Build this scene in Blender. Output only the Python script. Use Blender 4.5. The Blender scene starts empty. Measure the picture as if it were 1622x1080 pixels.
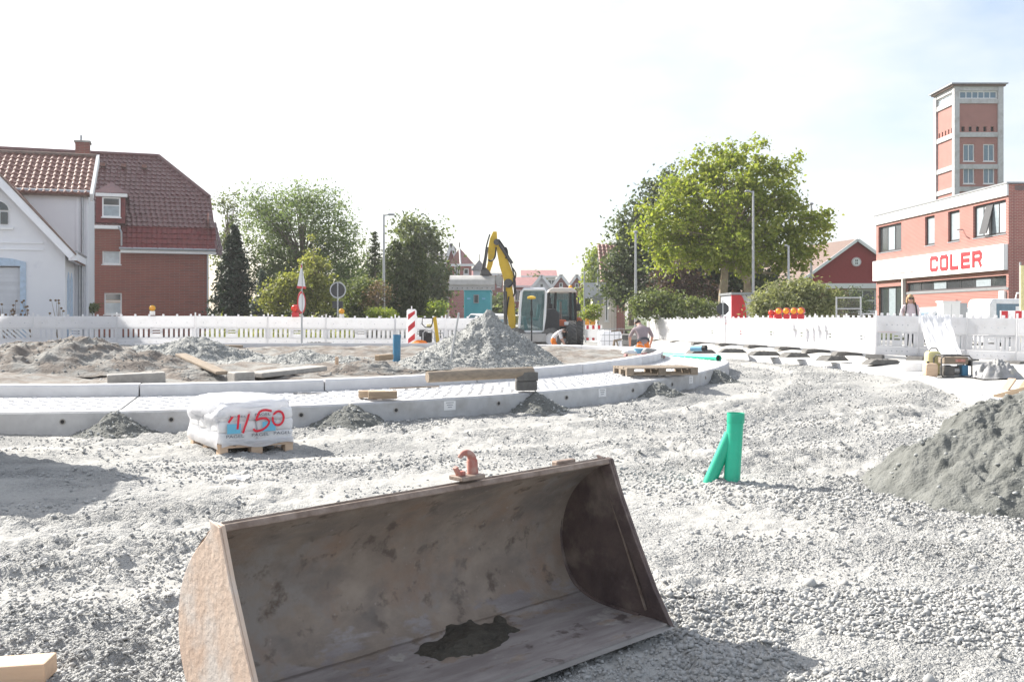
import bpy, bmesh, math, random
import numpy as np
from mathutils import Vector, Matrix, Euler
R = math.radians
S = bpy.context.scene
COL = S.collection
# ------------------------------------------------------------------ camera, sky, sun, exposure
F, H, HY, CX = 1590.0, 1.6, 500.0, 811.0       # focal length in photo pixels, eye height, horizon row, centre column
cam = bpy.data.cameras.new('camera'); camo = bpy.data.objects.new('camera', cam); COL.objects.link(camo)
camo.location = (0, 0, H); camo.rotation_euler = (R(90), 0, 0)
cam.sensor_width = 36; cam.lens = F / 1622 * 36; cam.shift_y = -(540 - HY) / 1622
cam.clip_start = 0.1; cam.clip_end = 4000
S.camera = camo
SUN_AZ = math.atan2(-0.80, 0.60); SUN_EL = R(36)
w = bpy.data.worlds.new('World'); S.world = w; w.use_nodes = True
nt = w.node_tree; nt.nodes.clear()
wo = nt.nodes.new('ShaderNodeOutputWorld'); bg = nt.nodes.new('ShaderNodeBackground')
sky = nt.nodes.new('ShaderNodeTexSky'); sky.sky_type = 'NISHITA'; sky.sun_disc = False
sky.sun_elevation = SUN_EL; sky.sun_rotation = SUN_AZ; sky.dust_density = 2.0; sky.air_density = 1.0
tc = nt.nodes.new('ShaderNodeTexCoord'); mp = nt.nodes.new('ShaderNodeMapping'); mp.inputs['Scale'].default_value = (1, 1, 2.6)
nz = nt.nodes.new('ShaderNodeTexNoise'); nz.inputs['Scale'].default_value = 2.3; nz.inputs['Detail'].default_value = 7; nz.inputs['Roughness'].default_value = .55
rp = nt.nodes.new('ShaderNodeValToRGB'); rp.color_ramp.elements[0].position = .40; rp.color_ramp.elements[0].color = (.2,) * 3 + (1,)
rp.color_ramp.elements[1].position = .66; rp.color_ramp.elements[1].color = (1, 1, 1, 1)
mx = nt.nodes.new('ShaderNodeMix'); mx.data_type = 'RGBA'; mx.inputs[7].default_value = (5.05, 5.15, 5.32, 1)
nt.links.new(tc.outputs['Generated'], mp.inputs['Vector']); nt.links.new(mp.outputs[0], nz.inputs['Vector']); nt.links.new(nz.outputs[0], rp.inputs[0])
nt.links.new(rp.outputs[0], mx.inputs[0]); nt.links.new(sky.outputs[0], mx.inputs[6])
nt.links.new(mx.outputs[2], bg.inputs[0]); bg.inputs[1].default_value = 0.10
nt.links.new(bg.outputs[0], wo.inputs[0])
sl = bpy.data.lights.new('sun', 'SUN'); sl.energy = 5.0; sl.angle = R(.55); sl.color = (1, .95, .87)
so = bpy.data.objects.new('sun', sl); COL.objects.link(so)
SD = Vector((math.sin(SUN_AZ) * math.cos(SUN_EL), math.cos(SUN_AZ) * math.cos(SUN_EL), math.sin(SUN_EL)))
so.rotation_euler = SD.to_track_quat('Z', 'Y').to_euler(); so.location = (-20, 15, 30)
S.view_settings.view_transform = 'Standard'; S.view_settings.look = 'None'; S.view_settings.gamma = 1
S.view_settings.exposure = 1.12; S.view_settings.use_curve_mapping = False

# ------------------------------------------------------------------ helpers
rng = np.random.default_rng(7); random.seed(7)
def X(px, D): return (px - CX) / F * D
def Z(py, D): return H + (HY - py) / F * D
def vnoise(x, y, seed=0):
    x = np.asarray(x, float); y = np.asarray(y, float)
    xi = np.floor(x).astype(np.int64); yi = np.floor(y).astype(np.int64); fx = x - xi; fy = y - yi
    fx = fx * fx * (3 - 2 * fx); fy = fy * fy * (3 - 2 * fy)
    def h(a, b):
        n = (a * 374761393 + b * 668265263 + seed * 974711) & 0xffffffff
        n = ((n ^ (n >> 13)) * 1274126177) & 0xffffffff
        return ((n ^ (n >> 16)) & 0xffff) / 65535.0
    a = h(xi, yi); b = h(xi + 1, yi); c = h(xi, yi + 1); d = h(xi + 1, yi + 1)
    return (a * (1 - fx) + b * fx) * (1 - fy) + (c * (1 - fx) + d * fx) * fy - .5
def fbm(x, y, f=1, o=4, seed=0, g=.5):
    s = 0; a = 1
    for k in range(o):
        s = s + a * vnoise(np.asarray(x) * f + 17.3 * k, np.asarray(y) * f - 9.1 * k, seed + k); f *= 2.03; a *= g
    return s
class MB:
    def __init__(s): s.v = []; s.f = []
    def add(s, vs, fs):
        n = len(s.v); s.v += [tuple(p) for p in vs]; s.f += [tuple(i + n for i in q) for q in fs]; return s
    def box(s, x0, x1, y0, y1, z0, z1):
        return s.add([(x0, y0, z0), (x1, y0, z0), (x1, y1, z0), (x0, y1, z0), (x0, y0, z1), (x1, y0, z1), (x1, y1, z1), (x0, y1, z1)],
                     [(3, 2, 1, 0), (4, 5, 6, 7), (0, 1, 5, 4), (1, 2, 6, 5), (2, 3, 7, 6), (3, 0, 4, 7)])
    def obox(s, c, d, rot=(0, 0, 0)):
        m = Euler(rot).to_matrix(); c = Vector(c); n = len(s.v)
        b = MB().box(-d[0] / 2, d[0] / 2, -d[1] / 2, d[1] / 2, -d[2] / 2, d[2] / 2)
        return s.add([c + m @ Vector(p) for p in b.v], b.f)
    def bar(s, p0, p1, wd, ht, up=(0, 0, 1)):
        p0 = Vector(p0); p1 = Vector(p1); d = (p1 - p0).normalized(); a = d.cross(Vector(up))
        if a.length < 1e-4: a = d.cross(Vector((0, 1, 0)))
        a.normalize(); b = a.cross(d)
        a *= wd / 2; b *= ht / 2
        return s.add([p0 - a - b, p0 + a - b, p0 + a + b, p0 - a + b, p1 - a - b, p1 + a - b, p1 + a + b, p1 - a + b],
                     [(3, 2, 1, 0)[::-1], (4, 5, 6, 7)[::-1], (0, 4, 5, 1), (1, 5, 6, 2), (2, 6, 7, 3), (3, 7, 4, 0)])
    def tube(s, path, r, n=8, cap=True):
        path = [Vector(p) for p in path]; k = len(path); rs = r if hasattr(r, '__len__') else [r] * k
        up = None; rings = []
        for i, p in enumerate(path):
            d = (path[min(i + 1, k - 1)] - path[max(i - 1, 0)]).normalized()
            if up is None: up = Vector((0, 0, 1)) if abs(d.z) < .9 else Vector((0, 1, 0))
            a = d.cross(up).normalized(); b = a.cross(d); up = b
            rings.append([p + (a * math.cos(2 * math.pi * j / n) + b * math.sin(2 * math.pi * j / n)) * rs[i] for j in range(n)])
        vs = [q for r_ in rings for q in r_]; fs = []
        for i in range(k - 1):
            for j in range(n):
                fs.append((i * n + j, i * n + (j + 1) % n, (i + 1) * n + (j + 1) % n, (i + 1) * n + j))
        if cap: fs += [tuple(range(n))[::-1], tuple((k - 1) * n + j for j in range(n))]
        return s.add(vs, fs)
    def pipe(s, p0, p1, r, t=.012, n=16):                 # hollow pipe, open ends with a wall
        p0 = Vector(p0); p1 = Vector(p1); d = (p1 - p0).normalized()
        a = d.cross(Vector((0, 0, 1)) if abs(d.z) < .9 else Vector((0, 1, 0))).normalized(); b = a.cross(d)
        def ring(p, q): return [p + (a * math.cos(2 * math.pi * j / n) + b * math.sin(2 * math.pi * j / n)) * q for j in range(n)]
        L = [ring(p0, r - t), ring(p0, r), ring(p1, r), ring(p1, r - t)]; vs = [v for l in L for v in l]; fs = []
        for i in range(4):
            for j in range(n): fs.append((i * n + j, i * n + (j + 1) % n, ((i + 1) % 4) * n + (j + 1) % n, ((i + 1) % 4) * n + j))
        return s.add(vs, fs)
    def prism(s, poly, a, b, ax='y'):                      # polygon in the plane across the axis, extruded from a to b
        n = len(poly)
        def q(p, t): return {'y': (p[0], t, p[1]), 'x': (t, p[0], p[1]), 'z': (p[0], p[1], t)}[ax]
        vs = [q(p, a) for p in poly] + [q(p, b) for p in poly]
        fs = [tuple(range(n)), tuple(range(2 * n - 1, n - 1, -1))] + [(i, i + n, (i + 1) % n + n, (i + 1) % n) for i in range(n)]
        return s.add(vs, fs)
    def lathe(s, prof, n=16, c=(0, 0, 0)):
        k = len(prof); vs = [(c[0] + r * math.cos(2 * math.pi * j / n), c[1] + r * math.sin(2 * math.pi * j / n), c[2] + z) for r, z in prof for j in range(n)]
        fs = [(i * n + j, i * n + (j + 1) % n, (i + 1) * n + (j + 1) % n, (i + 1) * n + j) for i in range(k - 1) for j in range(n)]
        return s.add(vs, fs + [tuple(range(n))[::-1], tuple((k - 1) * n + j for j in range(n))])
    def ball(s, c, r, n=10, m=6):
        r = r if hasattr(r, '__len__') else (r, r, r); vs = []; fs = []
        for i in range(m + 1):
            t = math.pi * i / m
            for j in range(n):
                p = 2 * math.pi * j / n; vs.append((c[0] + r[0] * math.sin(t) * math.cos(p), c[1] + r[1] * math.sin(t) * math.sin(p), c[2] + r[2] * math.cos(t)))
        for i in range(m):
            for j in range(n): fs.append((i * n + j, (i + 1) * n + j, (i + 1) * n + (j + 1) % n, i * n + (j + 1) % n))
        return s.add(vs, fs)
    def mesh(s, name, mat=None, smooth=False, fix=True, angle=38):
        me = bpy.data.meshes.new(name); me.from_pydata(s.v, [], s.f)
        if fix:
            bm = bmesh.new(); bm.from_mesh(me); bmesh.ops.recalc_face_normals(bm, faces=bm.faces); bm.to_mesh(me); bm.free()
        if mat: me.materials.append(M[mat] if isinstance(mat, str) else mat)
        if smooth: me.shade_smooth(); me.set_sharp_from_angle(angle=R(angle))
        return me
    def build(s, name, mat, parent=None, smooth=False, bevel=0, loc=None, rot=None, fix=True, kind=None):
        o = link(name, s.mesh(name, mat, smooth, fix), parent, loc, rot)
        if bevel:
            b = o.modifiers.new('bevel', 'BEVEL'); b.width = bevel; b.segments = 2; b.limit_method = 'ANGLE'
        if kind: o['kind'] = kind
        return o
def link(name, me, parent=None, loc=None, rot=None):
    o = bpy.data.objects.new(name, me); COL.objects.link(o)
    if parent: o.parent = parent
    if loc is not None: o.location = loc
    if rot is not None: o.rotation_euler = rot
    return o
def tag(o, label, cat, group=None):
    o['label'] = label; o['category'] = cat
    if group: o['group'] = group
    return o
def thing(name, label, cat, loc=(0, 0, 0), rotz=0, group=None, rot=None):
    return tag(link(name, None, None, loc, rot or (0, 0, rotz)), label, cat, group)
def struct(o): o['kind'] = 'structure'; return o
def copy_tree(o, parent=None):
    c = o.copy(); COL.objects.link(c); c.parent = parent
    for ch in list(o.children): copy_tree(ch, c)
    return c
def fastmesh(name, verts, quads, mat, smooth=False):
    me = bpy.data.meshes.new(name); nv = len(verts); nf, k = quads.shape
    me.vertices.add(nv); me.vertices.foreach_set('co', np.asarray(verts, np.float32).ravel())
    me.loops.add(nf * k); me.loops.foreach_set('vertex_index', quads.astype(np.int32).ravel())
    me.polygons.add(nf); me.polygons.foreach_set('loop_start', np.arange(nf, dtype=np.int32) * k)
    me.update(calc_edges=True); me.validate()
    if mat: me.materials.append(M[mat])
    if smooth: me.shade_smooth()
    return me
def gridmesh(name, P, mat, smooth=True):                  # P: (a, b, 3) array
    a, b, _ = P.shape; i = np.arange(a * b).reshape(a, b)
    q = np.stack([i[:-1, :-1], i[1:, :-1], i[1:, 1:], i[:-1, 1:]], -1).reshape(-1, 4)
    return fastmesh(name, P.reshape(-1, 3), q, mat, smooth)
def text(name, body, size, mat, parent, loc, rot, depth=.004, bold=0, sx=1, align='CENTER'):
    c = bpy.data.curves.new(name, 'FONT'); c.body = body; c.size = size; c.extrude = depth; c.offset = bold; c.align_x = align; c.resolution_u = 4
    t = bpy.data.objects.new('tmp', c); COL.objects.link(t)
    me = bpy.data.meshes.new_from_object(t.evaluated_get(bpy.context.evaluated_depsgraph_get())); bpy.data.objects.remove(t); bpy.data.curves.remove(c)
    me.materials.clear(); me.materials.append(M[mat])
    o = link(name, me, parent, loc, rot); o.scale = (sx, 1, 1); return o

# ------------------------------------------------------------------ materials
M = {}
def mat(name, c1, c2=None, scale=6, rough=.8, bump=0, bscale=30, metal=0, rnd=.05, lo=.35, hi=.65, c3=None, s3=2, lo3=.55, hi3=.7, spec=.4, trans=0, stretch=None):
    m = bpy.data.materials.new(name); m.use_nodes = True; t = m.node_tree; N = t.nodes; L = t.links
    b = N['Principled BSDF']; b.inputs['Roughness'].default_value = rough; b.inputs['Metallic'].default_value = metal; b.inputs['Specular IOR Level'].default_value = spec
    co = N.new('ShaderNodeTexCoord'); vec = co.outputs['Object']
    if stretch:
        q = N.new('ShaderNodeMapping'); q.inputs['Scale'].default_value = stretch; L.new(vec, q.inputs[0]); vec = q.outputs[0]
    def noise(sc, lo, hi, det=6):
        n = N.new('ShaderNodeTexNoise'); n.inputs['Scale'].default_value = sc; n.inputs['Detail'].default_value = det; n.inputs['Roughness'].default_value = .6; L.new(vec, n.inputs['Vector'])
        r = N.new('ShaderNodeMapRange'); r.inputs[1].default_value = lo; r.inputs[2].default_value = hi; L.new(n.outputs[0], r.inputs[0]); return r.outputs[0]
    def mix(f, a, bb, blend='MIX'):
        k = N.new('ShaderNodeMix'); k.data_type = 'RGBA'; k.blend_type = blend
        for i, v in ((0, f), (6, a), (7, bb)):
            if hasattr(v, 'links'): L.new(v, k.inputs[i])
            else: k.inputs[i].default_value = v if i == 0 else tuple(v) + (1,)
        return k.outputs[2]
    col = mix(noise(scale, lo, hi), c1, c2 or tuple(x * .8 for x in c1))
    if c3: col = mix(noise(s3, lo3, hi3), col, c3)
    if rnd:
        oi = N.new('ShaderNodeObjectInfo'); r = N.new('ShaderNodeMapRange'); r.inputs[3].default_value = 1 - rnd * 2; r.inputs[4].default_value = 1 + rnd; L.new(oi.outputs['Random'], r.inputs[0])
        k = N.new('ShaderNodeVectorMath'); k.operation = 'SCALE'; L.new(col, k.inputs[0]); L.new(r.outputs[0], k.inputs[3]); col = k.outputs[0]
    L.new(col, b.inputs['Base Color'])
    if bump:
        n = N.new('ShaderNodeTexNoise'); n.inputs['Scale'].default_value = bscale; n.inputs['Detail'].default_value = 5; L.new(vec, n.inputs['Vector'])
        bp = N.new('ShaderNodeBump'); bp.inputs['Strength'].default_value = bump; bp.inputs['Distance'].default_value = .02; L.new(n.outputs[0], bp.inputs['Height']); L.new(bp.outputs[0], b.inputs['Normal'])
    if trans: b.inputs['Transmission Weight'].default_value = trans
    M[name] = m; return m
def brickmat(name, c1, c2, mortar, bw=.24, bh=.075, msize=.012):
    m = mat(name, c1); t = m.node_tree; N = t.nodes; L = t.links; b = N['Principled BSDF']; b.inputs['Roughness'].default_value = .9
    co = N.new('ShaderNodeTexCoord'); sp = N.new('ShaderNodeSeparateXYZ'); L.new(co.outputs['Object'], sp.inputs[0])
    ad = N.new('ShaderNodeMath'); L.new(sp.outputs[0], ad.inputs[0]); L.new(sp.outputs[1], ad.inputs[1])
    cb = N.new('ShaderNodeCombineXYZ'); L.new(ad.outputs[0], cb.inputs[0]); L.new(sp.outputs[2], cb.inputs[1])
    br = N.new('ShaderNodeTexBrick'); L.new(cb.outputs[0], br.inputs['Vector'])
    br.inputs['Color1'].default_value = c1 + (1,); br.inputs['Color2'].default_value = c2 + (1,); br.inputs['Mortar'].default_value = mortar + (1,)
    br.inputs['Scale'].default_value = 1; br.inputs['Brick Width'].default_value = bw; br.inputs['Row Height'].default_value = bh; br.inputs['Mortar Size'].default_value = msize; br.inputs['Bias'].default_value = -.3
    nz = N.new('ShaderNodeTexNoise'); nz.inputs['Scale'].default_value = 1.3; nz.inputs['Detail'].default_value = 5; L.new(co.outputs['Object'], nz.inputs['Vector'])
    r = N.new('ShaderNodeMapRange'); r.inputs[3].default_value = .8; r.inputs[4].default_value = 1.15; L.new(nz.outputs[0], r.inputs[0])
    k = N.new('ShaderNodeVectorMath'); k.operation = 'SCALE'; L.new(br.outputs[0], k.inputs[0]); L.new(r.outputs[0], k.inputs[3]); L.new(k.outputs[0], b.inputs['Base Color'])
    bp = N.new('ShaderNodeBump'); bp.inputs['Strength'].default_value = .4; bp.inputs['Distance'].default_value = .01; bp.invert = True; L.new(br.outputs['Fac'], bp.inputs['Height']); L.new(bp.outputs[0], b.inputs['Normal'])
    return m
def leafmat(name, c1, c2, tr=.35):
    m = bpy.data.materials.new(name); m.use_nodes = True; t = m.node_tree; N = t.nodes; L = t.links
    b = N['Principled BSDF']; b.inputs['Roughness'].default_value = .55; b.inputs['Specular IOR Level'].default_value = .3
    g = N.new('ShaderNodeNewGeometry'); k = N.new('ShaderNodeMix'); k.data_type = 'RGBA'; L.new(g.outputs['Random Per Island'], k.inputs[0])
    k.inputs[6].default_value = c1 + (1,); k.inputs[7].default_value = c2 + (1,); L.new(k.outputs[2], b.inputs['Base Color'])
    tb = N.new('ShaderNodeBsdfTranslucent'); ms = N.new('ShaderNodeMixShader'); ms.inputs[0].default_value = tr
    tg = N.new('ShaderNodeMix'); tg.data_type = 'RGBA'; tg.blend_type = 'MULTIPLY'; tg.inputs[0].default_value = 1; L.new(k.outputs[2], tg.inputs[6]); tg.inputs[7].default_value = (1.5, 1.6, .7, 1); L.new(tg.outputs[2], tb.inputs[0])
    L.new(b.outputs[0], ms.inputs[1]); L.new(tb.outputs[0], ms.inputs[2]); L.new(ms.outputs[0], N['Material Output'].inputs[0]); M[name] = m
def glassmat(name, c, rough=.08):
    m = mat(name, c, rough=rough, rnd=0, spec=.8); return m
mat('gravel', (.335, .335, .325), (.22, .222, .216), scale=22, rough=.97, bump=1, bscale=55, c3=(.35, .335, .305), s3=.55, lo3=.5, hi3=.62, rnd=0)
mat('stone_a', (.40, .40, .39), (.29, .29, .29), scale=30, rough=.9, rnd=.0)
mat('rubble', (.31, .315, .30), (.19, .195, .185), scale=14, rough=.95, bump=1, bscale=30, rnd=.04)
mat('sand', (.17, .174, .163), (.105, .109, .101), scale=6, rough=.95, bump=1, bscale=40, rnd=.03, c3=(.13, .134, .126), s3=2.2)
mat('soil', (.2, .17, .145), (.125, .108, .094), scale=7, rough=.95, bump=1, bscale=22, rnd=.04, c3=(.24, .235, .22), s3=2.2, lo3=.45, hi3=.6)
mat('wet_soil', (.085, .075, .058), (.05, .045, .036), scale=14, rough=.75, bump=1, bscale=45, rnd=0)
mat('concrete', (.56, .56, .56), (.47, .47, .475), scale=5, rough=.85, bump=.15, bscale=60, c3=(.36, .345, .33), s3=1.8, lo3=.5, hi3=.75)
mat('concrete_white', (.68, .68, .69), (.6, .6, .61), scale=4, rough=.8, bump=.1, bscale=50)
mat('concrete_dark', (.42, .40, .37), (.3, .285, .265), scale=6, rough=.9, bump=.4, bscale=30)
mat('pave', (.55, .54, .51), (.46, .45, .43), scale=2.5, rough=.9, bump=.25, bscale=40, rnd=0, c3=(.4, .38, .34), s3=1, lo3=.55, hi3=.75)
mat('asphalt', (.1, .1, .1), (.075, .075, .078), scale=3, rough=.9, bump=.3, bscale=90, rnd=0)
mat('grass', (.09, .12, .04), (.06, .08, .03), scale=3, rough=.95, rnd=0)
mat('plastic_white', (.76, .76, .77), (.68, .68, .70), scale=2, rough=.55, rnd=.05, c3=(.5, .48, .45), s3=3, lo3=.56, hi3=.8)
mat('white', (.8, .8, .8), (.76, .76, .76), rough=.5, rnd=.02)
mat('render_white', (.83, .83, .85), (.79, .79, .82), scale=1.2, rough=.85, bump=.08, bscale=30, c3=(.6, .6, .66), s3=.7, lo3=.6, hi3=.8)
mat('trim_blue', (.52, .64, .78), rough=.7)
mat('cream', (.75, .69, .63), (.69, .63, .57), scale=2, rough=.85)
mat('shutter', (.62, .63, .66), (.56, .57, .6), scale=2, rough=.6)
mat('zinc', (.42, .43, .45), (.36, .37, .39), rough=.45, metal=.6)
mat('galv', (.5, .51, .52), (.42, .43, .44), scale=12, rough=.45, metal=.5)
mat('black', (.025, .025, .027), (.018, .018, .02), rough=.5)
mat('rubber', (.1, .1, .098), (.17, .165, .155), scale=9, rough=.85, bump=.2)
mat('rubber_grey', (.17, .165, .155), (.12, .115, .11), scale=8, rough=.9, bump=.5)
mat('dark_frame', (.06, .06, .065), rough=.5)
mat('yellow', (.72, .47, .03), (.62, .4, .03), scale=3, rough=.45, c3=(.4, .28, .08), s3=2, lo3=.62, hi3=.8)
mat('yellow_pale', (.75, .68, .35), rough=.5)
mat('grey_paint', (.5, .49, .47), (.42, .41, .39), scale=4, rough=.55, c3=(.33, .31, .28), s3=2, lo3=.58, hi3=.75)
mat('dark_metal', (.09, .09, .09), (.14, .13, .12), scale=9, rough=.55, metal=.3)
mat('red', (.62, .04, .05), (.55, .04, .05), rough=.45)
mat('red_lens', (.75, .06, .03), rough=.25)
mat('amber_lens', (.9, .38, .03), rough=.25)
mat('orange', (.86, .22, .02), (.75, .18, .02), scale=12, rough=.8)
mat('orange_red', (.6, .16, .06), (.5, .12, .05), rough=.5)
mat('teal', (.1, .45, .5), (.08, .38, .44), scale=2, rough=.6)
mat('teal_seat', (.08, .3, .32), rough=.7)
mat('green_pipe', (.025, .46, .29), (.02, .4, .25), scale=4, rough=.4, c3=(.18, .5, .4), s3=5, lo3=.58, hi3=.75)
mat('blue_pipe', (.05, .2, .34), (.04, .16, .28), rough=.45)
mat('blue_light', (.28, .58, .8), rough=.4)
mat('blue_label', (.16, .5, .68), (.13, .44, .62), rough=.5)
mat('wood', (.5, .38, .26), (.38, .28, .19), scale=3, rough=.85, bump=.3, bscale=30, stretch=(1, 9, 9), rnd=.12)
mat('wood_old', (.33, .265, .2), (.23, .19, .15), scale=3, rough=.9, bump=.4, bscale=30, stretch=(1, 8, 8), rnd=.1)
mat('wood_pale', (.68, .5, .35), (.6, .43, .3), scale=3, rough=.8, bump=.2, bscale=30, stretch=(1, 8, 8), rnd=.08)
mat('film', (.84, .85, .87), (.78, .79, .82), scale=7, rough=.25, bump=.5, bscale=9, spec=.6, rnd=0)
mat('bag', (.78, .78, .79), (.68, .68, .69), scale=6, rough=.4, bump=.5, bscale=12, spec=.5)
mat('ink', (.16, .17, .2), rough=.7)
mat('red_spray', (.78, .02, .05), rough=.6, rnd=0)
mat('rust_in_old', (.26, .205, .165), (.145, .115, .096), scale=2.6, rough=.7, bump=.5, bscale=40, metal=.1, c3=(.25, .15, .1), s3=4.5, lo3=.55, hi3=.72, rnd=0)
mat('rust_floor', (.24, .215, .205), (.16, .14, .135), scale=2.4, rough=.5, bump=.25, bscale=34, metal=.25, c3=(.36, .34, .315), s3=1.6, lo3=.52, hi3=.64, rnd=0)
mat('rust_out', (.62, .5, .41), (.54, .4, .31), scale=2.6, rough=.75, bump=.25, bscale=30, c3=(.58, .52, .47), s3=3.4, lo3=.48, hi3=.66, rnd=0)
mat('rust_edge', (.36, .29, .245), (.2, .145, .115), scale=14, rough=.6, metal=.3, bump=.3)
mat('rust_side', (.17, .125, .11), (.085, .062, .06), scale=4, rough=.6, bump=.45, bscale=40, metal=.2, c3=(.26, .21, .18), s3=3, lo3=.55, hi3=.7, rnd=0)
mat('steel', (.42, .41, .4), (.34, .33, .32), scale=6, rough=.4, metal=.6)
mat('hook_red', (.42, .12, .09), (.5, .32, .27), scale=30, rough=.7)
mat('tile_light', (.28, .135, .105), (.17, .085, .07), scale=9, rough=.6, rnd=0)
mat('tile_dark', (.15, .048, .048), (.09, .032, .034), scale=7, rough=.28, rnd=0, spec=.7)
mat('tile_red', (.19, .032, .032), (.12, .022, .025), scale=5, rough=.6, rnd=0)
mat('tile_brown', (.2, .14, .115), (.15, .105, .09), scale=6, rough=.8, rnd=0)
mat('tile_pink', (.36, .18, .17), (.28, .14, .14), scale=3, rough=.7)
mat('tile_grey', (.25, .24, .24), (.2, .19, .19), rough=.8)
brickmat('brick_house', (.27, .075, .055), (.19, .06, .05), (.24, .17, .14), bw=.5, bh=.09)
brickmat('brick_red', (.37, .125, .105), (.29, .095, .085), (.46, .32, .28))
brickmat('brick_far', (.38, .13, .12), (.3, .11, .11), (.4, .28, .26), bh=.16)
mat('wall_red', (.3, .045, .045), (.26, .04, .04), rough=.85)
mat('skin', (.55, .33, .25), rough=.6); mat('hair_blond', (.42, .27, .14), rough=.6); mat('hair_dark', (.05, .035, .025), rough=.6)
mat('shirt_white', (.78, .76, .76), (.66, .62, .62), scale=8, rough=.9); mat('shirt_mauve', (.32, .26, .27), (.26, .21, .22), scale=8, rough=.9); mat('shirt_pink', (.75, .62, .64), rough=.9)
mat('trousers_dark', (.06, .065, .08), rough=.9)
glassmat('glass', (.05, .06, .065)); glassmat('glass_light', (.36, .42, .46), .15); glassmat('glass_blue', (.12, .2, .26))
def clearglass(name, tint, a):
    m = bpy.data.materials.new(name); m.use_nodes = True; t = m.node_tree; N = t.nodes; b = N['Principled BSDF']
    b.inputs['Base Color'].default_value = tint + (1,); b.inputs['Roughness'].default_value = .05
    tr = N.new('ShaderNodeBsdfTransparent'); ms = N.new('ShaderNodeMixShader'); ms.inputs[0].default_value = a
    t.links.new(tr.outputs[0], ms.inputs[1]); t.links.new(b.outputs[0], ms.inputs[2]); t.links.new(ms.outputs[0], N['Material Output'].inputs[0]); M[name] = m
clearglass('cab_glass', (.12, .2, .2), .42)
mat('car_white', (.78, .79, .8), rough=.25, spec=.6, rnd=.02); mat('tarp', (.22, .22, .215), (.33, .33, .34), scale=5, rough=.6, c3=(.5, .46, .36), s3=3, lo3=.55, hi3=.7)
mat('bark', (.27, .22, .17), (.17, .14, .11), scale=3, rough=.95, bump=.5, bscale=14); mat('bark_plane', (.42, .36, .27), (.26, .2, .14), scale=2.5, rough=.9)
leafmat('leaf_plane', (.16, .21, .035), (.31, .32, .09), .45); leafmat('leaf_robinia', (.09, .135, .06), (.2, .245, .12), .42); leafmat('leaf_dark', (.06, .08, .05), (.14, .165, .1), .3)
leafmat('leaf_mid', (.08, .11, .05), (.18, .2, .1), .35); leafmat('leaf_yellow', (.15, .17, .05), (.3, .29, .12), .4); leafmat('leaf_conifer', (.02, .036, .024), (.055, .08, .05), .1)
leafmat('leaf_thuja', (.045, .065, .032), (.11, .13, .06), .22); leafmat('leaf_purple', (.06, .038, .045), (.12, .08, .085), .25); leafmat('leaf_rhodo', (.13, .15, .07), (.34, .34, .2), .3); leafmat('leaf_brown', (.17, .11, .07), (.27, .19, .12), .2)
leafmat('leaf_bright', (.17, .23, .05), (.28, .3, .08), .4); leafmat('leaf_blue', (.06, .09, .08), (.12, .15, .14), .15)

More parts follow.
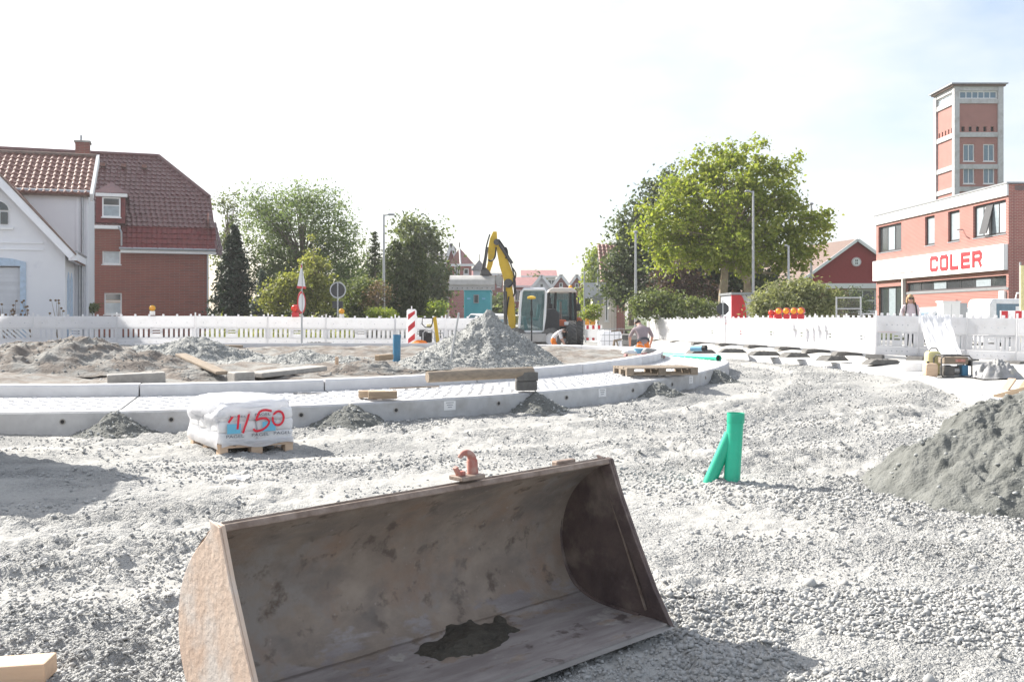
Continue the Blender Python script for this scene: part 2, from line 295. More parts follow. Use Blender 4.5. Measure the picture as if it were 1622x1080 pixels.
def gravelmat(name, dark, light, tan, sc, patch=.5):
    m = bpy.data.materials.new(name); m.use_nodes = True; t = m.node_tree; N = t.nodes; L = t.links; b = N['Principled BSDF']; b.inputs['Roughness'].default_value = .97; b.inputs['Specular IOR Level'].default_value = .2
    co = N.new('ShaderNodeTexCoord').outputs['Object']; hs = []; cols = []
    wp = N.new('ShaderNodeTexNoise'); wp.inputs['Scale'].default_value = 30; L.new(co, wp.inputs['Vector']); wv = N.new('ShaderNodeMix'); wv.data_type = 'VECTOR'; wv.inputs[0].default_value = .02; L.new(co, wv.inputs[4]); L.new(wp.outputs['Color'], wv.inputs[5])
    for q, wt in ((sc, 1.0), (sc * 2.4, .5), (sc * .3, 1.7)):
        v = N.new('ShaderNodeTexVoronoi'); v.inputs['Scale'].default_value = q; v.inputs['Randomness'].default_value = 1; L.new(wv.outputs[1], v.inputs['Vector']); cols.append(v.outputs['Color'])
        k = N.new('ShaderNodeMath'); k.operation = 'MULTIPLY'; k.inputs[1].default_value = -wt; L.new(v.outputs['Distance'], k.inputs[0]); hs.append(k.outputs[0])
    a0 = N.new('ShaderNodeMath'); L.new(hs[0], a0.inputs[0]); L.new(hs[1], a0.inputs[1]); ad = N.new('ShaderNodeMath'); L.new(a0.outputs[0], ad.inputs[0]); L.new(hs[2], ad.inputs[1])
    pn = N.new('ShaderNodeTexNoise'); pn.inputs['Scale'].default_value = .8; pn.inputs['Detail'].default_value = 5; L.new(co, pn.inputs['Vector'])
    pr = N.new('ShaderNodeMapRange'); pr.inputs[1].default_value = .40; pr.inputs[2].default_value = .58; pr.inputs[3].default_value = .35; L.new(pn.outputs[0], pr.inputs[0])
    at_ = N.new('ShaderNodeAttribute'); at_.attribute_name = 'track'; tk = N.new('ShaderNodeMath'); tk.operation = 'MULTIPLY_ADD'; L.new(at_.outputs['Fac'], tk.inputs[0]); tk.inputs[1].default_value = -.5; tk.inputs[2].default_value = 1; st_ = N.new('ShaderNodeMath'); st_.operation = 'MULTIPLY'; L.new(tk.outputs[0], st_.inputs[0]); L.new(pr.outputs[0], st_.inputs[1])
    bp = N.new('ShaderNodeBump'); bp.inputs['Distance'].default_value = .025; L.new(st_.outputs[0], bp.inputs['Strength']); L.new(ad.outputs[0], bp.inputs['Height']); L.new(bp.outputs[0], b.inputs['Normal'])
    bw = N.new('ShaderNodeRGBToBW'); L.new(cols[0], bw.inputs[0]); bw2 = N.new('ShaderNodeRGBToBW'); L.new(cols[1], bw2.inputs[0]); av = N.new('ShaderNodeMath'); L.new(bw.outputs[0], av.inputs[0]); L.new(bw2.outputs[0], av.inputs[1]); hf = N.new('ShaderNodeMapRange'); hf.inputs[1].default_value = .35; hf.inputs[2].default_value = 1.5; L.new(av.outputs[0], hf.inputs[0])
    mx = N.new('ShaderNodeMix'); mx.data_type = 'RGBA'; L.new(hf.outputs[0], mx.inputs[0]); mx.inputs[6].default_value = dark + (1,); mx.inputs[7].default_value = light + (1,)
    p2 = N.new('ShaderNodeMapRange'); p2.inputs[1].default_value = .56; p2.inputs[2].default_value = .38; p2.inputs[4].default_value = patch; L.new(pn.outputs[0], p2.inputs[0])
    tm = N.new('ShaderNodeMath'); tm.operation = 'MULTIPLY_ADD'; tm.use_clamp = True; L.new(at_.outputs['Fac'], tm.inputs[0]); tm.inputs[1].default_value = .3; L.new(p2.outputs[0], tm.inputs[2])
    m2 = N.new('ShaderNodeMix'); m2.data_type = 'RGBA'; L.new(tm.outputs[0], m2.inputs[0]); L.new(mx.outputs[2], m2.inputs[6]); m2.inputs[7].default_value = tan + (1,); L.new(m2.outputs[2], b.inputs['Base Color']); M[name] = m
gravelmat('gravel', (.27, .272, .267), (.41, .41, .4), (.375, .365, .34), 52)
gravelmat('rubble', (.15, .153, .147), (.4, .405, .39), (.27, .27, .26), 22, .3)
def bucketmat(name):
    m = bpy.data.materials.new(name); m.use_nodes = True; t = m.node_tree; N = t.nodes; L = t.links; b = N['Principled BSDF']; b.inputs['Metallic'].default_value = .12
    co = N.new('ShaderNodeTexCoord').outputs['Object']; sp = N.new('ShaderNodeSeparateXYZ'); L.new(co, sp.inputs[0])
    def nz(sc, lo, hi, det=8, st=None, ro=.62):
        n = N.new('ShaderNodeTexNoise'); n.inputs['Scale'].default_value = sc; n.inputs['Detail'].default_value = det; n.inputs['Roughness'].default_value = ro
        if st:
            q = N.new('ShaderNodeMapping'); q.inputs['Scale'].default_value = st; L.new(co, q.inputs[0]); L.new(q.outputs[0], n.inputs['Vector'])
        else: L.new(co, n.inputs['Vector'])
        r = N.new('ShaderNodeMapRange'); r.inputs[1].default_value = lo; r.inputs[2].default_value = hi; L.new(n.outputs[0], r.inputs[0]); return r.outputs[0]
    def mix(f, a, c):
        k = N.new('ShaderNodeMix'); k.data_type = 'RGBA'; L.new(f, k.inputs[0])
        for i, v in ((6, a), (7, c)):
            if hasattr(v, 'links'): L.new(v, k.inputs[i])
            else: k.inputs[i].default_value = v + (1,)
        return k.outputs[2]
    c = mix(nz(5, .3, .7), (.22, .178, .148), (.37, .305, .25))
    c = mix(nz(1.7, .52, .58), c, (.3, .27, .245))                 # greyish scoured patches with ragged edges
    c = mix(nz(3.3, .5, .7), c, (.3, .205, .15))                 # rust
    c = mix(nz(9, .56, .66), c, (.15, .115, .095)); c = mix(nz(2.6, .5, .68, st=(1, 1.6, 1.6)), c, (.21, .18, .16))                     # pitting
    c = mix(nz(26, .64, .7), c, (.36, .31, .27))                    # flakes
    z = N.new('ShaderNodeMath'); L.new(sp.outputs[2], z.inputs[0]); zn = nz(3.5, .2, .8, st=(1, 2, 2)); k = N.new('ShaderNodeMath'); k.operation = 'MULTIPLY_ADD'; L.new(zn, k.inputs[0]); k.inputs[1].default_value = -.34; L.new(sp.outputs[2], k.inputs[2]); z = k
    fl = N.new('ShaderNodeMapRange'); fl.inputs[1].default_value = -.06; fl.inputs[2].default_value = -.10; L.new(z.outputs[0], fl.inputs[0])
    worn = mix(nz(2.2, .4, .62, st=(1, 6, 1)), (.25, .22, .215), (.36, .33, .32)); worn = mix(nz(2.6, .58, .62), worn, (.42, .395, .37)); worn = mix(nz(6, .6, .66), worn, (.13, .105, .1))
    c = mix(fl.outputs[0], c, worn); L.new(c, b.inputs['Base Color'])
    rr = N.new('ShaderNodeMapRange'); rr.inputs[3].default_value = .8; rr.inputs[4].default_value = .48; L.new(fl.outputs[0], rr.inputs[0]); L.new(rr.outputs[0], b.inputs['Roughness'])
    n = N.new('ShaderNodeTexNoise'); n.inputs['Scale'].default_value = 34; n.inputs['Detail'].default_value = 8; n.inputs['Roughness'].default_value = .7; L.new(co, n.inputs['Vector']); bp = N.new('ShaderNodeBump'); bp.inputs['Strength'].default_value = .5; bp.inputs['Distance'].default_value = .012; L.new(n.outputs[0], bp.inputs['Height']); L.new(bp.outputs[0], b.inputs['Normal']); M[name] = m
bucketmat('rust_in')

def translucent(name, f, col):                                # thin plastic sheet lets light through
    t = M[name].node_tree; N = t.nodes; b = N['Principled BSDF']; tb = N.new('ShaderNodeBsdfTranslucent'); tb.inputs[0].default_value = col + (1,); ms = N.new('ShaderNodeMixShader'); ms.inputs[0].default_value = f
    t.links.new(b.outputs[0], ms.inputs[1]); t.links.new(tb.outputs[0], ms.inputs[2]); t.links.new(ms.outputs[0], N['Material Output'].inputs[0])
translucent('plastic_white', .5, (.92, .92, .93)); translucent('film', .45, (.9, .9, .92))
# ------------------------------------------------------------------ ground
RC = np.array([-7.67, 26.63]); RO = 13.13; RI = 11.5; FAR = .57
def zroad(y): return np.interp(y, [-50, 0, 13, 22, 30, 45, 400], [0, 0, 0, .22, .22, .1, .1])
def G(x, y):
    x = np.asarray(x, float); y = np.asarray(y, float)
    r = np.hypot(x - RC[0], y - RC[1]); fade = np.clip(1.4 - np.abs(y) / 40, .1, 1)
    rough = np.clip(.5 + 1.6 * fbm(x, y, .45, 3, 5), 0, 1)
    z = zroad(y) + fade * (.07 * fbm(x, y, .3, 3, 1) + .04 * rough * fbm(x, y, 2.2, 3, 2) + .075 * (.2 + rough) * fbm(x, y, 9, 3, 3, .7))
    rut = np.sin(r * 5.2 + 2.2 * fbm(x, y, .5, 2, 8)) * np.clip(fbm(x, y, .22, 2, 11) + .35, 0, 1)
    z = z + fade * .045 * rut
    def ridge(yc, x0, x1, hgt, wd):
        return hgt * np.exp(-((y - yc - .25 * fbm(x, yc, .7, 2, 21)) / wd) ** 2) * np.clip((x - x0) * 1.2, 0, 1) * np.clip((x1 - x) * 1.2, 0, 1) * (1 + 1.2 * fbm(x, y, 4, 3, 22))
    z = z + ridge(9.3, -5.5, -1.2, .075, .22) + ridge(10.6, -8, -3.4, .05, .2) + ridge(11.4, 1.6, 4.4, .06, .18) + ridge(8.6, 3.1, 6, .03, .2)
    return z
_G0 = G
def track(x, y):                                            # compacted wheel tracks running round the roundabout
    r = np.hypot(np.asarray(x) - RC[0], np.asarray(y) - RC[1]) + .35 * fbm(x, y, .18, 2, 71); t = 0
    for rc, wd in ((14.6, .3), (16.3, .34), (18.0, .3), (19.7, .36), (21.4, .34), (23.2, .3)): t = np.maximum(t, np.clip(1.6 - np.abs(r - rc) / wd * 1.6, 0, 1))
    return t * np.clip(.75 + 1.5 * fbm(x, y, .35, 2, 72), .1, 1)
def G(x, y):
    t = track(x, y); return _G0(x, y) * (1 - .6 * t) + (zroad(np.asarray(y, float)) - .012) * .6 * t
def Gz(x, y): return float(G(x, y))
ys = np.concatenate([[-10, -6, -3, -1, 0, 1, 1.7], np.geomspace(2.2, 60, 560), [70, 90, 130, 200, 350, 700, 1500, 3200]])
us = np.linspace(-1, 1, 460)
YY, UU = np.meshgrid(ys, us, indexing='ij'); XX = UU * (.72 * np.abs(YY) + 2.6)
P = np.stack([XX, YY, G(XX, YY)], -1)
gm = gridmesh('gravel_ground', P, 'gravel'); ta = gm.attributes.new('track', 'FLOAT', 'POINT'); ta.data.foreach_set('value', track(P[..., 0].ravel(), P[..., 1].ravel()).astype(np.float32)); struct(link('gravel_ground', gm))
def stonemat(name, c1, c2):
    m = bpy.data.materials.new(name); m.use_nodes = True; t = m.node_tree; N = t.nodes; b = N['Principled BSDF']; b.inputs['Roughness'].default_value = .9
    g = N.new('ShaderNodeNewGeometry'); k = N.new('ShaderNodeMix'); k.data_type = 'RGBA'; t.links.new(g.outputs['Random Per Island'], k.inputs[0])
    k.inputs[6].default_value = c1 + (1,); k.inputs[7].default_value = c2 + (1,); t.links.new(k.outputs[2], b.inputs['Base Color']); M[name] = m
stonemat('stones', (.31, .31, .304), (.42, .42, .41)); stonemat('stones_dark', (.2, .205, .2), (.4, .41, .4))
bm = bmesh.new(); bmesh.ops.create_icosphere(bm, subdivisions=1, radius=1); ICV = np.array([v.co[:] for v in bm.verts]); ICF = np.array([[v.index for v in f.verts] for f in bm.faces]); bm.free()
def stones_mesh(name, xyz, size, mt, flat=.7):
    n = len(xyz); d = ICV[None] * (1 + .8 * (rng.random((n, 12, 1)) - .5)) * np.array([1, .8, flat]) * (1 + .9 * (rng.random((n, 1, 3)) - .5))
    a = rng.random(n) * 6.28; b = (rng.random(n) - .5) * 1.2; ca, sa, cb, sb = np.cos(a), np.sin(a), np.cos(b), np.sin(b)
    x, y, z = d[..., 0], d[..., 1], d[..., 2]
    y, z = y * cb[:, None] - z * sb[:, None], y * sb[:, None] + z * cb[:, None]
    x, y = x * ca[:, None] - y * sa[:, None], x * sa[:, None] + y * ca[:, None]
    v = np.stack([x, y, z], -1) * size[:, None, None] + xyz[:, None, :]
    f = (ICF[None] + 12 * np.arange(n)[:, None, None]).reshape(-1, 3)
    return fastmesh(name, v.reshape(-1, 3), f, mt)
def scatter(n, y0, y1, s0, s1, thr, seed, sharp=3):
    y = y0 * (y1 / y0) ** rng.random(n); x = (rng.random(n) * 2 - 1) * (.56 * y + .4)
    d = fbm(x, y, .55, 4, 5) + .25 * fbm(x, y, 2.5, 2, seed)
    k = rng.random(n) < np.clip((d - thr) * sharp + .12, .05, 1) * (1 - .6 * track(x, y))
    x, y = x[k], y[k]
    r = np.hypot(x - RC[0], y - RC[1]); k = r > RO + .05; x, y = x[k], y[k]
    s = s0 + (s1 - s0) * rng.random(len(x)) ** 2.2
    return np.stack([x, y, G(x, y) + s * .25], -1), s
a1, b1 = scatter(82000, 2.9, 7.5, .0045, .0145, -.2, 31); a2, b2 = scatter(42000, 7, 16, .008, .024, -.12, 33)
n = 15000; y = 3.2 + 2.6 * rng.random(n); x = .75 + (rng.random(n)) * (.5 * y + .1); k = (fbm(x, y, .9, 3, 41) > -.12) & (x > .85 - (y - 4.2) * .2); x, y = x[k], y[k]; s = .006 + .012 * rng.random(len(x)) ** 1.6
a3 = np.stack([x, y, G(x, y) + s * .35], -1)
a4, b4 = scatter(34000, 14, 34, .010, .03, -.15, 35)
n = 260; y = 3.4 + 4 * rng.random(n) ** 1.5; x = (rng.random(n) * 2 - 1) * .52 * y; k = rng.random(n) < np.clip(.25 + (x - .8) * .6, .1, 1); x, y = x[k], y[k]; b5 = .018 + .016 * rng.random(len(x)) ** 2; a5 = np.stack([x, y, G(x, y) + b5 * .3], -1)
o = link('gravel_stones', stones_mesh('gravel_stones', np.concatenate([a1, a2, a3, a4, a5]), np.concatenate([b1, b2, s, b4, b5]), 'stones')); o['kind'] = 'stuff'

# street levels behind the barriers, right pavement with its kerb
base = [(4.6, 60), (6.0, 46), (7.1, 33), (8.1, 28), (8.5, 24.5), (8.5, 20), (8.0, 16.5), (8.5, 13), (11.5, 9.5), (16, 6)]
fen = [(6.2, 60), (7.2, 46.5), (8.95, 32.6), (9.25, 28.5), (9.4, 25.8), (12.3, 23.9), (17, 22.6), (22, 21.5), (28, 20), (34, 18)]
def resample(pl, n):
    p = np.array(pl, float); t = np.linspace(0, len(p) - 1, n); i = np.clip(t.astype(int), 0, len(p) - 2); f = (t - i)[:, None]
    pm, p0, p1, p2 = p[np.clip(i - 1, 0, None)], p[i], p[i + 1], p[np.clip(i + 2, None, len(p) - 1)]
    return .5 * (2 * p0 + (p1 - pm) * f + (2 * pm - 5 * p0 + 4 * p1 - p2) * f ** 2 + (3 * p0 - pm - 3 * p1 + p2) * f ** 3)
n = 150; bs = resample(base, n); fe = resample(fen, n); zb = zroad(bs[:, 1])
rows = [np.c_[bs, zb - .1]]
for t in np.linspace(.04, 1, 14):
    q = bs * (1 - t) + fe * t; rows.append(np.c_[q, (zb + .09) * (1 - t) + .5 * t + .02 * fbm(q[:, 0], q[:, 1], 1.5, 3, 51)])
for dx in (3, 12, 120): rows.append(np.c_[fe[:, 0] + dx, fe[:, 1] + dx * .1, np.full(n, .5)])
PV = np.stack(rows, 0)
struct(link('pavement', gridmesh('pavement', PV, 'pave')))
def Pz(x, y):                                           # pavement height near a point
    d = np.hypot(PV[..., 0] - x, PV[..., 1] - y); return float(PV[..., 2].ravel()[d.argmin()])
kb = struct(link('pavement_kerb', None))
for i in range(4, n - 40, 3):                                # kerb stones along the right edge
    p, q = bs[i], bs[i + 3]; L = math.hypot(*(q - p))
    m = MB(); m.obox((0, 0, 0), (L - .02, .14, .26)); m.build('kerb_stone', 'concrete_white', kb, bevel=.015, loc=((p[0] + q[0]) / 2, (p[1] + q[1]) / 2, float(zroad(p[1])) + .03), rot=(0, 0, math.atan2(q[1] - p[1], q[0] - p[0])))
ys2 = np.array([34, 36, 40, 46, 60, 90, 140]); xs2 = np.array([-160, -60, -30, -20, -14, -8, -3, -1.2])
m = MB()
ring_far = [(-17.2, 33.1), (-14, 35.0), (-11, 35.9), (-8, 36.3), (-5, 36.1), (-2.5, 35.5), (-1.2, 35.2)]
top = [(-160, 30)] + [(-30, 30)] + ring_far + [(-1.0, 60), (-3, 150), (-160, 150)]
m.prism(top, .0, .5, 'z'); struct(m.build('street', 'asphalt'))
m = MB(); m.prism([(-3, 62), (5, 62), (8, 400), (-10, 400)], .1, .16, 'z'); struct(m.build('road', 'asphalt'))
m = MB(); m.prism([(8, 50), (30, 40), (300, 60), (300, 400), (10, 400)], .4, .508, 'z'); struct(m.build('lawn', 'grass'))

# ------------------------------------------------------------------ roundabout ring of precast elements
def rp_(th, r):
    return np.array([RC[0] + r * math.cos(th), RC[1] + r * math.sin(th) * (1 if math.sin(th) < 0 else FAR)])
ring = struct(link('roundabout_apron', None))
NE = 26; DA = 2 * math.pi / NE; A0 = R(-80)
for k in range(NE):
    t0 = A0 + k * DA + .0011; t1 = t0 + DA - .0022; sub = 8
    mid = rp_((t0 + t1) / 2, 12.3); vis = mid[1] < 30 and mid[0] > -12
    prof = [(RO, -.25), (RO, .255), (RO - .03, .28), (RO - .16, .285), (RO - .19, .272), (RI + .14, .325), (RI + .06, .325), (RI + .06, -.2)]
    m = MB(); vs = []; npf = len(prof)
    jz = .006 * math.sin(k * 7.1)
    for i in range(sub + 1):
        t = t0 + (t1 - t0) * i / sub
        for r_, z_ in prof:
            p = rp_(t, r_); vs.append((p[0], p[1], z_ + float(zroad(p[1])) + jz))
    fs = [(i * npf + j, (i + 1) * npf + j, (i + 1) * npf + (j + 1) % npf, i * npf + (j + 1) % npf) for i in range(sub) for j in range(npf)]
    fs += [tuple(range(npf)), tuple(sub * npf + j for j in range(npf))[::-1]]
    m.add(vs, fs); e = m.build('apron_element', 'concrete', ring)
    m = MB(); vs = []; pr = [(RI + .05, -.1), (RI + .05, .47), (RI + .03, .5), (RI - .15, .5), (RI - .17, .47), (RI - .17, -.1)]; npf = len(pr)
    for i in range(sub + 1):
        t = t0 + (t1 - t0) * i / sub
        for r_, z_ in pr:
            p = rp_(t, r_); vs.append((p[0], p[1], z_ + float(zroad(p[1])) + jz))
    m.add(vs, [(i * npf + j, (i + 1) * npf + j, (i + 1) * npf + (j + 1) % npf, i * npf + (j + 1) % npf) for i in range(sub) for j in range(npf)] + [tuple(range(npf)), tuple(sub * npf + j for j in range(npf))[::-1]])
    m.build('island_kerb', 'concrete_white', ring)
    if not vis: continue
    m = MB()                                              # raised studs on the apron
    for ri, r_ in enumerate(np.arange(RI + .24, RO - .24, .135)):
        nn = int((t1 - t0) * r_ / .21)
        for j in range(nn):
            t = t0 + (t1 - t0) * (j + .5 + (.5 if ri % 2 else 0)) / (nn + .5); p = rp_(t, r_); f = (r_ - RI - .14) / (RO - .19 - RI - .14)
            z_ = .325 + (.272 - .325) * f + float(zroad(p[1])) + jz
            c, s_ = math.cos(t), math.sin(t); a, b = .042, .026
            q = [(p[0] + u * -s_ + v * c, p[1] + u * c + v * s_) for u, v in ((-a, -b), (a, -b), (a, b), (-a, b))]
            q2 = [(p[0] + .6 * (x_ - p[0]), p[1] + .6 * (y_ - p[1])) for x_, y_ in q]
            m.add([(x_, y_, z_ - .002) for x_, y_ in q] + [(x_, y_, z_ + .012) for x_, y_ in q2], [(4, 5, 6, 7), (0, 1, 5, 4), (1, 2, 6, 5), (2, 3, 7, 6), (3, 0, 4, 7)])
    m.build('apron_stud', 'concrete_white', e, kind='stuff')
    for ff in (.22, .78):                                 # lifting sockets in the face, their dark hollows painted as black discs
        t = t0 + (t1 - t0) * ff; p = rp_(t, RO); zz = .15 + float(zroad(p[1])); c, s_ = math.cos(t), math.sin(t)
        m = MB(); m.tube([(p[0] - .03 * c, p[1] - .03 * s_, zz), (p[0] + .004 * c, p[1] + .004 * s_, zz)], .026, 12); m.build('socket_shade', 'black', e)
        m = MB(); m.pipe((p[0] - .03 * c, p[1] - .03 * s_, zz), (p[0] + .008 * c, p[1] + .008 * s_, zz), .04, .013, 14); m.build('socket_collar', 'concrete_dark', e)
    if k in (1, 2, 3):
        t = t0 + (t1 - t0) * .5; p = rp_(t, RO + .003); zz = .17 + float(zroad(p[1]))
        m = MB(); m.obox((p[0], p[1], zz), (.004, .2, .14), (0, 0, t)); st = m.build('sticker', 'white', e)
        m = MB()
        for q in range(3): m.obox((p[0] + .003 * math.cos(t), p[1] + .003 * math.sin(t), zz + .045 - .035 * q), (.004, .13 - .03 * q, .008), (0, 0, t))
        m.build('sticker_print', 'ink', st)
# soil inside the island
rr = np.linspace(0, 1, 90); aa = np.linspace(0, 2 * math.pi, 260)
RR, AA = np.meshgrid(rr, aa, indexing='ij'); px_ = RC[0] + (RI - .1) * RR * np.cos(AA); sy = np.sin(AA); py_ = RC[1] + (RI - .1) * RR * sy * np.where(sy < 0, 1, FAR)
pz_ = zroad(py_) + .38 + .16 * fbm(px_, py_, .8, 4, 61) * (RR < .99) + .07 * fbm(px_, py_, 5, 3, 62)
struct(link('island_soil', gridmesh('island_soil', np.stack([px_, py_, pz_], -1), 'soil')))
def Iz(x, y): return float(zroad(y) + .38 + .16 * fbm(x, y, .8, 4, 61))

# ------------------------------------------------------------------ heaps
def heap(name, label, cx, cy, z0, rx, ry, h, mt, seed, nr=50, na=120, p=1.0, rough=.05, rf=5, group=None, rot=0, stones=0, smat='stones_dark', lean=(0, 0), clip=.3, fine=.03):
    r = np.linspace(0, 1.12, nr); a = np.linspace(0, 2 * math.pi, na); RR, AA = np.meshgrid(r, a, indexing='ij')
    wob = 1 + .18 * fbm(2 + np.cos(AA), 2 + np.sin(AA), 1.3, 3, seed)
    lx = rx * RR * np.cos(AA) * wob; ly = ry * RR * np.sin(AA) * wob
    lx = lx + lean[0] * (1 - RR); ly = ly + lean[1] * (1 - RR)
    t = np.clip(1 - RR, -.2, 1); prof = np.where(t > 0, (np.sqrt(t * t + .0) ** p), t)
    prof = np.where(RR < clip, prof - (1 - clip) ** p + (1 - clip) ** p - .35 * (clip - RR) ** 2 / clip, prof)
    wx, wy = lx + cx, ly + cy
    lz = h * prof + rough * np.clip(t * 4, 0, 1) * fbm(wx, wy, rf / 2.5, 5, seed + 3, .58) + fine * fbm(wx, wy, 16, 2, seed + 5) - .02
    me = gridmesh(name, np.stack([lx, ly, lz], -1), mt); o = link(name, me, None, (cx, cy, z0), (0, 0, rot)); tag(o, label, 'heap', group)
    if stones:
        i = rng.integers(0, int(nr * .95), stones); i = (np.sqrt(rng.random(stones)) * nr * .93).astype(int); j = rng.integers(0, na, stones)
        s = .007 + .02 * rng.random(stones) ** 2.5
        q = link('loose_stone', stones_mesh('loose_stone', np.stack([lx[i, j], ly[i, j], lz[i, j] + s * .2], -1), s, smat), o); q['kind'] = 'stuff'
    return o
heap('gravel_pile', 'tall pointed pile of grey gravel on the roundabout island before the excavator', X(772, 22), 22, Iz(X(772, 22), 22) - .02, 1.78, 1.8, 1.17, 'rubble', 3, 90, 200, 1.12, .16, 6, stones=5000, clip=.1)
heap('gravel_pile', 'low grey gravel mound at the left foot of the tall gravel pile', X(672, 20.4), 20.4, Iz(X(672, 20.4), 20.4), .75, .9, .3, 'rubble', 4, 40, 90, 1, .08, 6, stones=900)
heap('gravel_pile', 'small clump of grey gravel at the right foot of the tall gravel pile', X(885, 19.9), 19.9, Iz(X(885, 19.9), 19.9), .5, .6, .22, 'rubble', 5, 30, 70, 1, .07, 7, stones=500)
heap('soil_heap', 'long brown and grey soil heap at the left edge of the island', X(95, 20), 20, Iz(X(95, 20), 20) - .02, 2.7, 1.7, .58, 'soil', 6, 60, 170, .8, .2, 5, stones=1200)
heap('soil_heap', 'grey gravelly heap on the island behind the leaning slab', X(290, 23.5), 23.5, Iz(X(290, 23.5), 23.5) - .03, 2.1, 1.5, .56, 'rubble', 7, 60, 150, .75, .2, 5, stones=1800)
heap('soil_heap', 'low brown soil heap behind the old kerb slab on the island', X(300, 17.6), 17.6, Iz(X(300, 17.6), 17.6) - .02, 1.5, .7, .24, 'soil', 8, 40, 110, .8, .1, 5, stones=300)
heap('soil_heap', 'flat grey gravel spread in the middle of the island', X(470, 22), 22, Iz(X(470, 22), 22) - .05, 2.2, 1.6, .3, 'rubble', 9, 50, 130, .8, .14, 5, stones=1200)
heap('soil_heap', 'sandy brown lumps beside the blue standing pipe', X(575, 19.5), 19.5, Iz(X(575, 19.5), 19.5) - .05, 1.4, .8, .22, 'soil', 10, 40, 100, .8, .13, 6, stones=300)
heap('sand_heap', 'large grey sand heap at the right edge of the gravel', 4.95, 9.0, 0, 1.72, 1.75, 1.04, 'sand', 12, 170, 460, .9, .24, 4, stones=500, clip=.2, fine=.03)
jl = ['gravel mound against the apron kerb, left of the wrapped bags', 'gravel mound against the apron kerb, right of the wrapped bags', 'gravel mound against the apron kerb below the dark paver stack', 'gravel mound against the apron kerb, fourth from the left', 'last gravel mound at the right end of the apron kerb']
for k in range(5):
    t = A0 + k * DA; p = rp_(t, RO + .06); zz = float(zroad(p[1]))
    heap('gravel_mound', jl[k], p[0], p[1], zz, .6, .6, .3, 'sand', 20 + k, 40, 90, 1.1, .07, 7, 'gravel mounds at the kerb joints', stones=400, clip=.15)

# ------------------------------------------------------------------ loader bucket
W_ = 2.2
bucket = thing('loader_bucket', 'big rusty wheel loader bucket lying open on the gravel', 'bucket', (-.82, 3.54, .0), rot=(0, R(-1.0), R(43))); bucket.scale.z = .955
ctl = [(0, 0), (.25, 0), (.45, .012), (.58, .045), (.67, .11), (.73, .22), (.75, .35), (.735, .48), (.69, .58), (.61, .68), (.50, .765), (.39, .815)]
pf = resample(ctl, 60)
def pz(b): return float(np.interp(b, pf[:30, 0], pf[:30, 1]))
def shell(i0, i1, nx=70, th=.02, amp=.006):
    q = pf[i0:i1 + 1]; xs = np.linspace(0, W_, nx); d = np.gradient(q, axis=0); d /= np.linalg.norm(d, axis=1)[:, None]; nrm = np.stack([-d[:, 1], d[:, 0]], -1)
    Q, Xg = np.meshgrid(np.arange(len(q)), xs, indexing='ij')
    dent = amp * fbm(Xg, (Q + i0) * .02, 3, 3, 77) + .004 * fbm(Xg, (Q + i0) * .02, 9, 2, 78)
    b = q[:, 0][Q] + nrm[:, 0][Q] * (dent + .01); z = q[:, 1][Q] + nrm[:, 1][Q] * (dent + .01) + .012
    inner = np.stack([Xg, b, z], -1); outer = np.stack([Xg, q[:, 0][Q] - nrm[:, 0][Q] * th, q[:, 1][Q] - nrm[:, 1][Q] * th + .012], -1)
    return np.concatenate([inner, outer[::-1], inner[:1]], 0)
link('shell', gridmesh('shell', shell(17, 59), 'rust_in'), bucket)
link('floor_plate', gridmesh('floor_plate', shell(0, 17), 'rust_in'), bucket)
m = MB(); m.prism([(-.035, .004), (.05, .022), (.05, .001)], .0, W_, 'x'); m.build('cutting_edge', 'steel', bucket)
m = MB(); m.bar((-.005, .385, .83), (W_ + .005, .385, .83), .022, .03, (0, .4, 1)); m.build('rim_bar', 'rust_edge', bucket, bevel=.006)
m = MB(); m.bar((.0, .47, .815), (W_, .47, .815), .14, .015, (0, .5, 1)); m.build('rim_flange', 'rust_edge', bucket, bevel=.004)
side = [(-.02, .0)] + [(.09, .19), (.20, .42), (.30, .64), (.375, .845), (.41, .85), (.47, .81)] + [(b + .012 if b > .5 else b, z + .004) for b, z in pf[::-1] if b > .5 or z < .5][:-3]
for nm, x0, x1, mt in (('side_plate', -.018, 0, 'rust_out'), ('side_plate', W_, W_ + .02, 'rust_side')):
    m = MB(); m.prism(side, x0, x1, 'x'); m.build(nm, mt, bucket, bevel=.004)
fr = [(-.02, .012), (.09, .195), (.20, .42), (.30, .64), (.375, .84)]
def strip(x0, x1, wd, mt, nm):
    m = MB()
    poly = [(b, z) for b, z in fr] + [(b + wd, z + .02) for b, z in fr[::-1]]
    m.prism(poly, x0, x1, 'x'); m.build(nm, mt, bucket, bevel=.004)
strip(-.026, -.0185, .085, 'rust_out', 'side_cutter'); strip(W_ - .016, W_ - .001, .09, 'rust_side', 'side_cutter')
m = MB(); m.bar((W_ - .01, .14, .06), (W_ - .01, .40, .70), .01, .01); m.build('weld_strip', 'rust_edge', bucket)
m = MB(); m.tube([(W_ - .008, b, z + .022) for b, z in pf[4:40:3]], .012, 8); m.build('corner_weld', 'rust_side', bucket, smooth=True)
hk = MB(); hk.obox((1.225, .40, .872), (.14, .1, .022)); hkp = hk.build('hook_plate', 'rust_edge', bucket, bevel=.005)
m = MB(); arc = [(1.215 + .04 * math.cos(t), .40, .95 + .04 * math.sin(t)) for t in np.linspace(R(-5), R(150), 14)]
m.tube([(1.26, .40, .875)] + arc, [.026, .026] + [.021 - .0009 * i for i in range(13)], 10); m.build('hook', 'hook_red', hkp, smooth=True)
m = MB(); m.obox((1.165, .40, .905), (.018, .026, .05), (0, -.5, 0)); m.obox((1.185, .40, .893), (.04, .03, .022)); m.build('hook_latch', 'hook_red', hkp, bevel=.004)
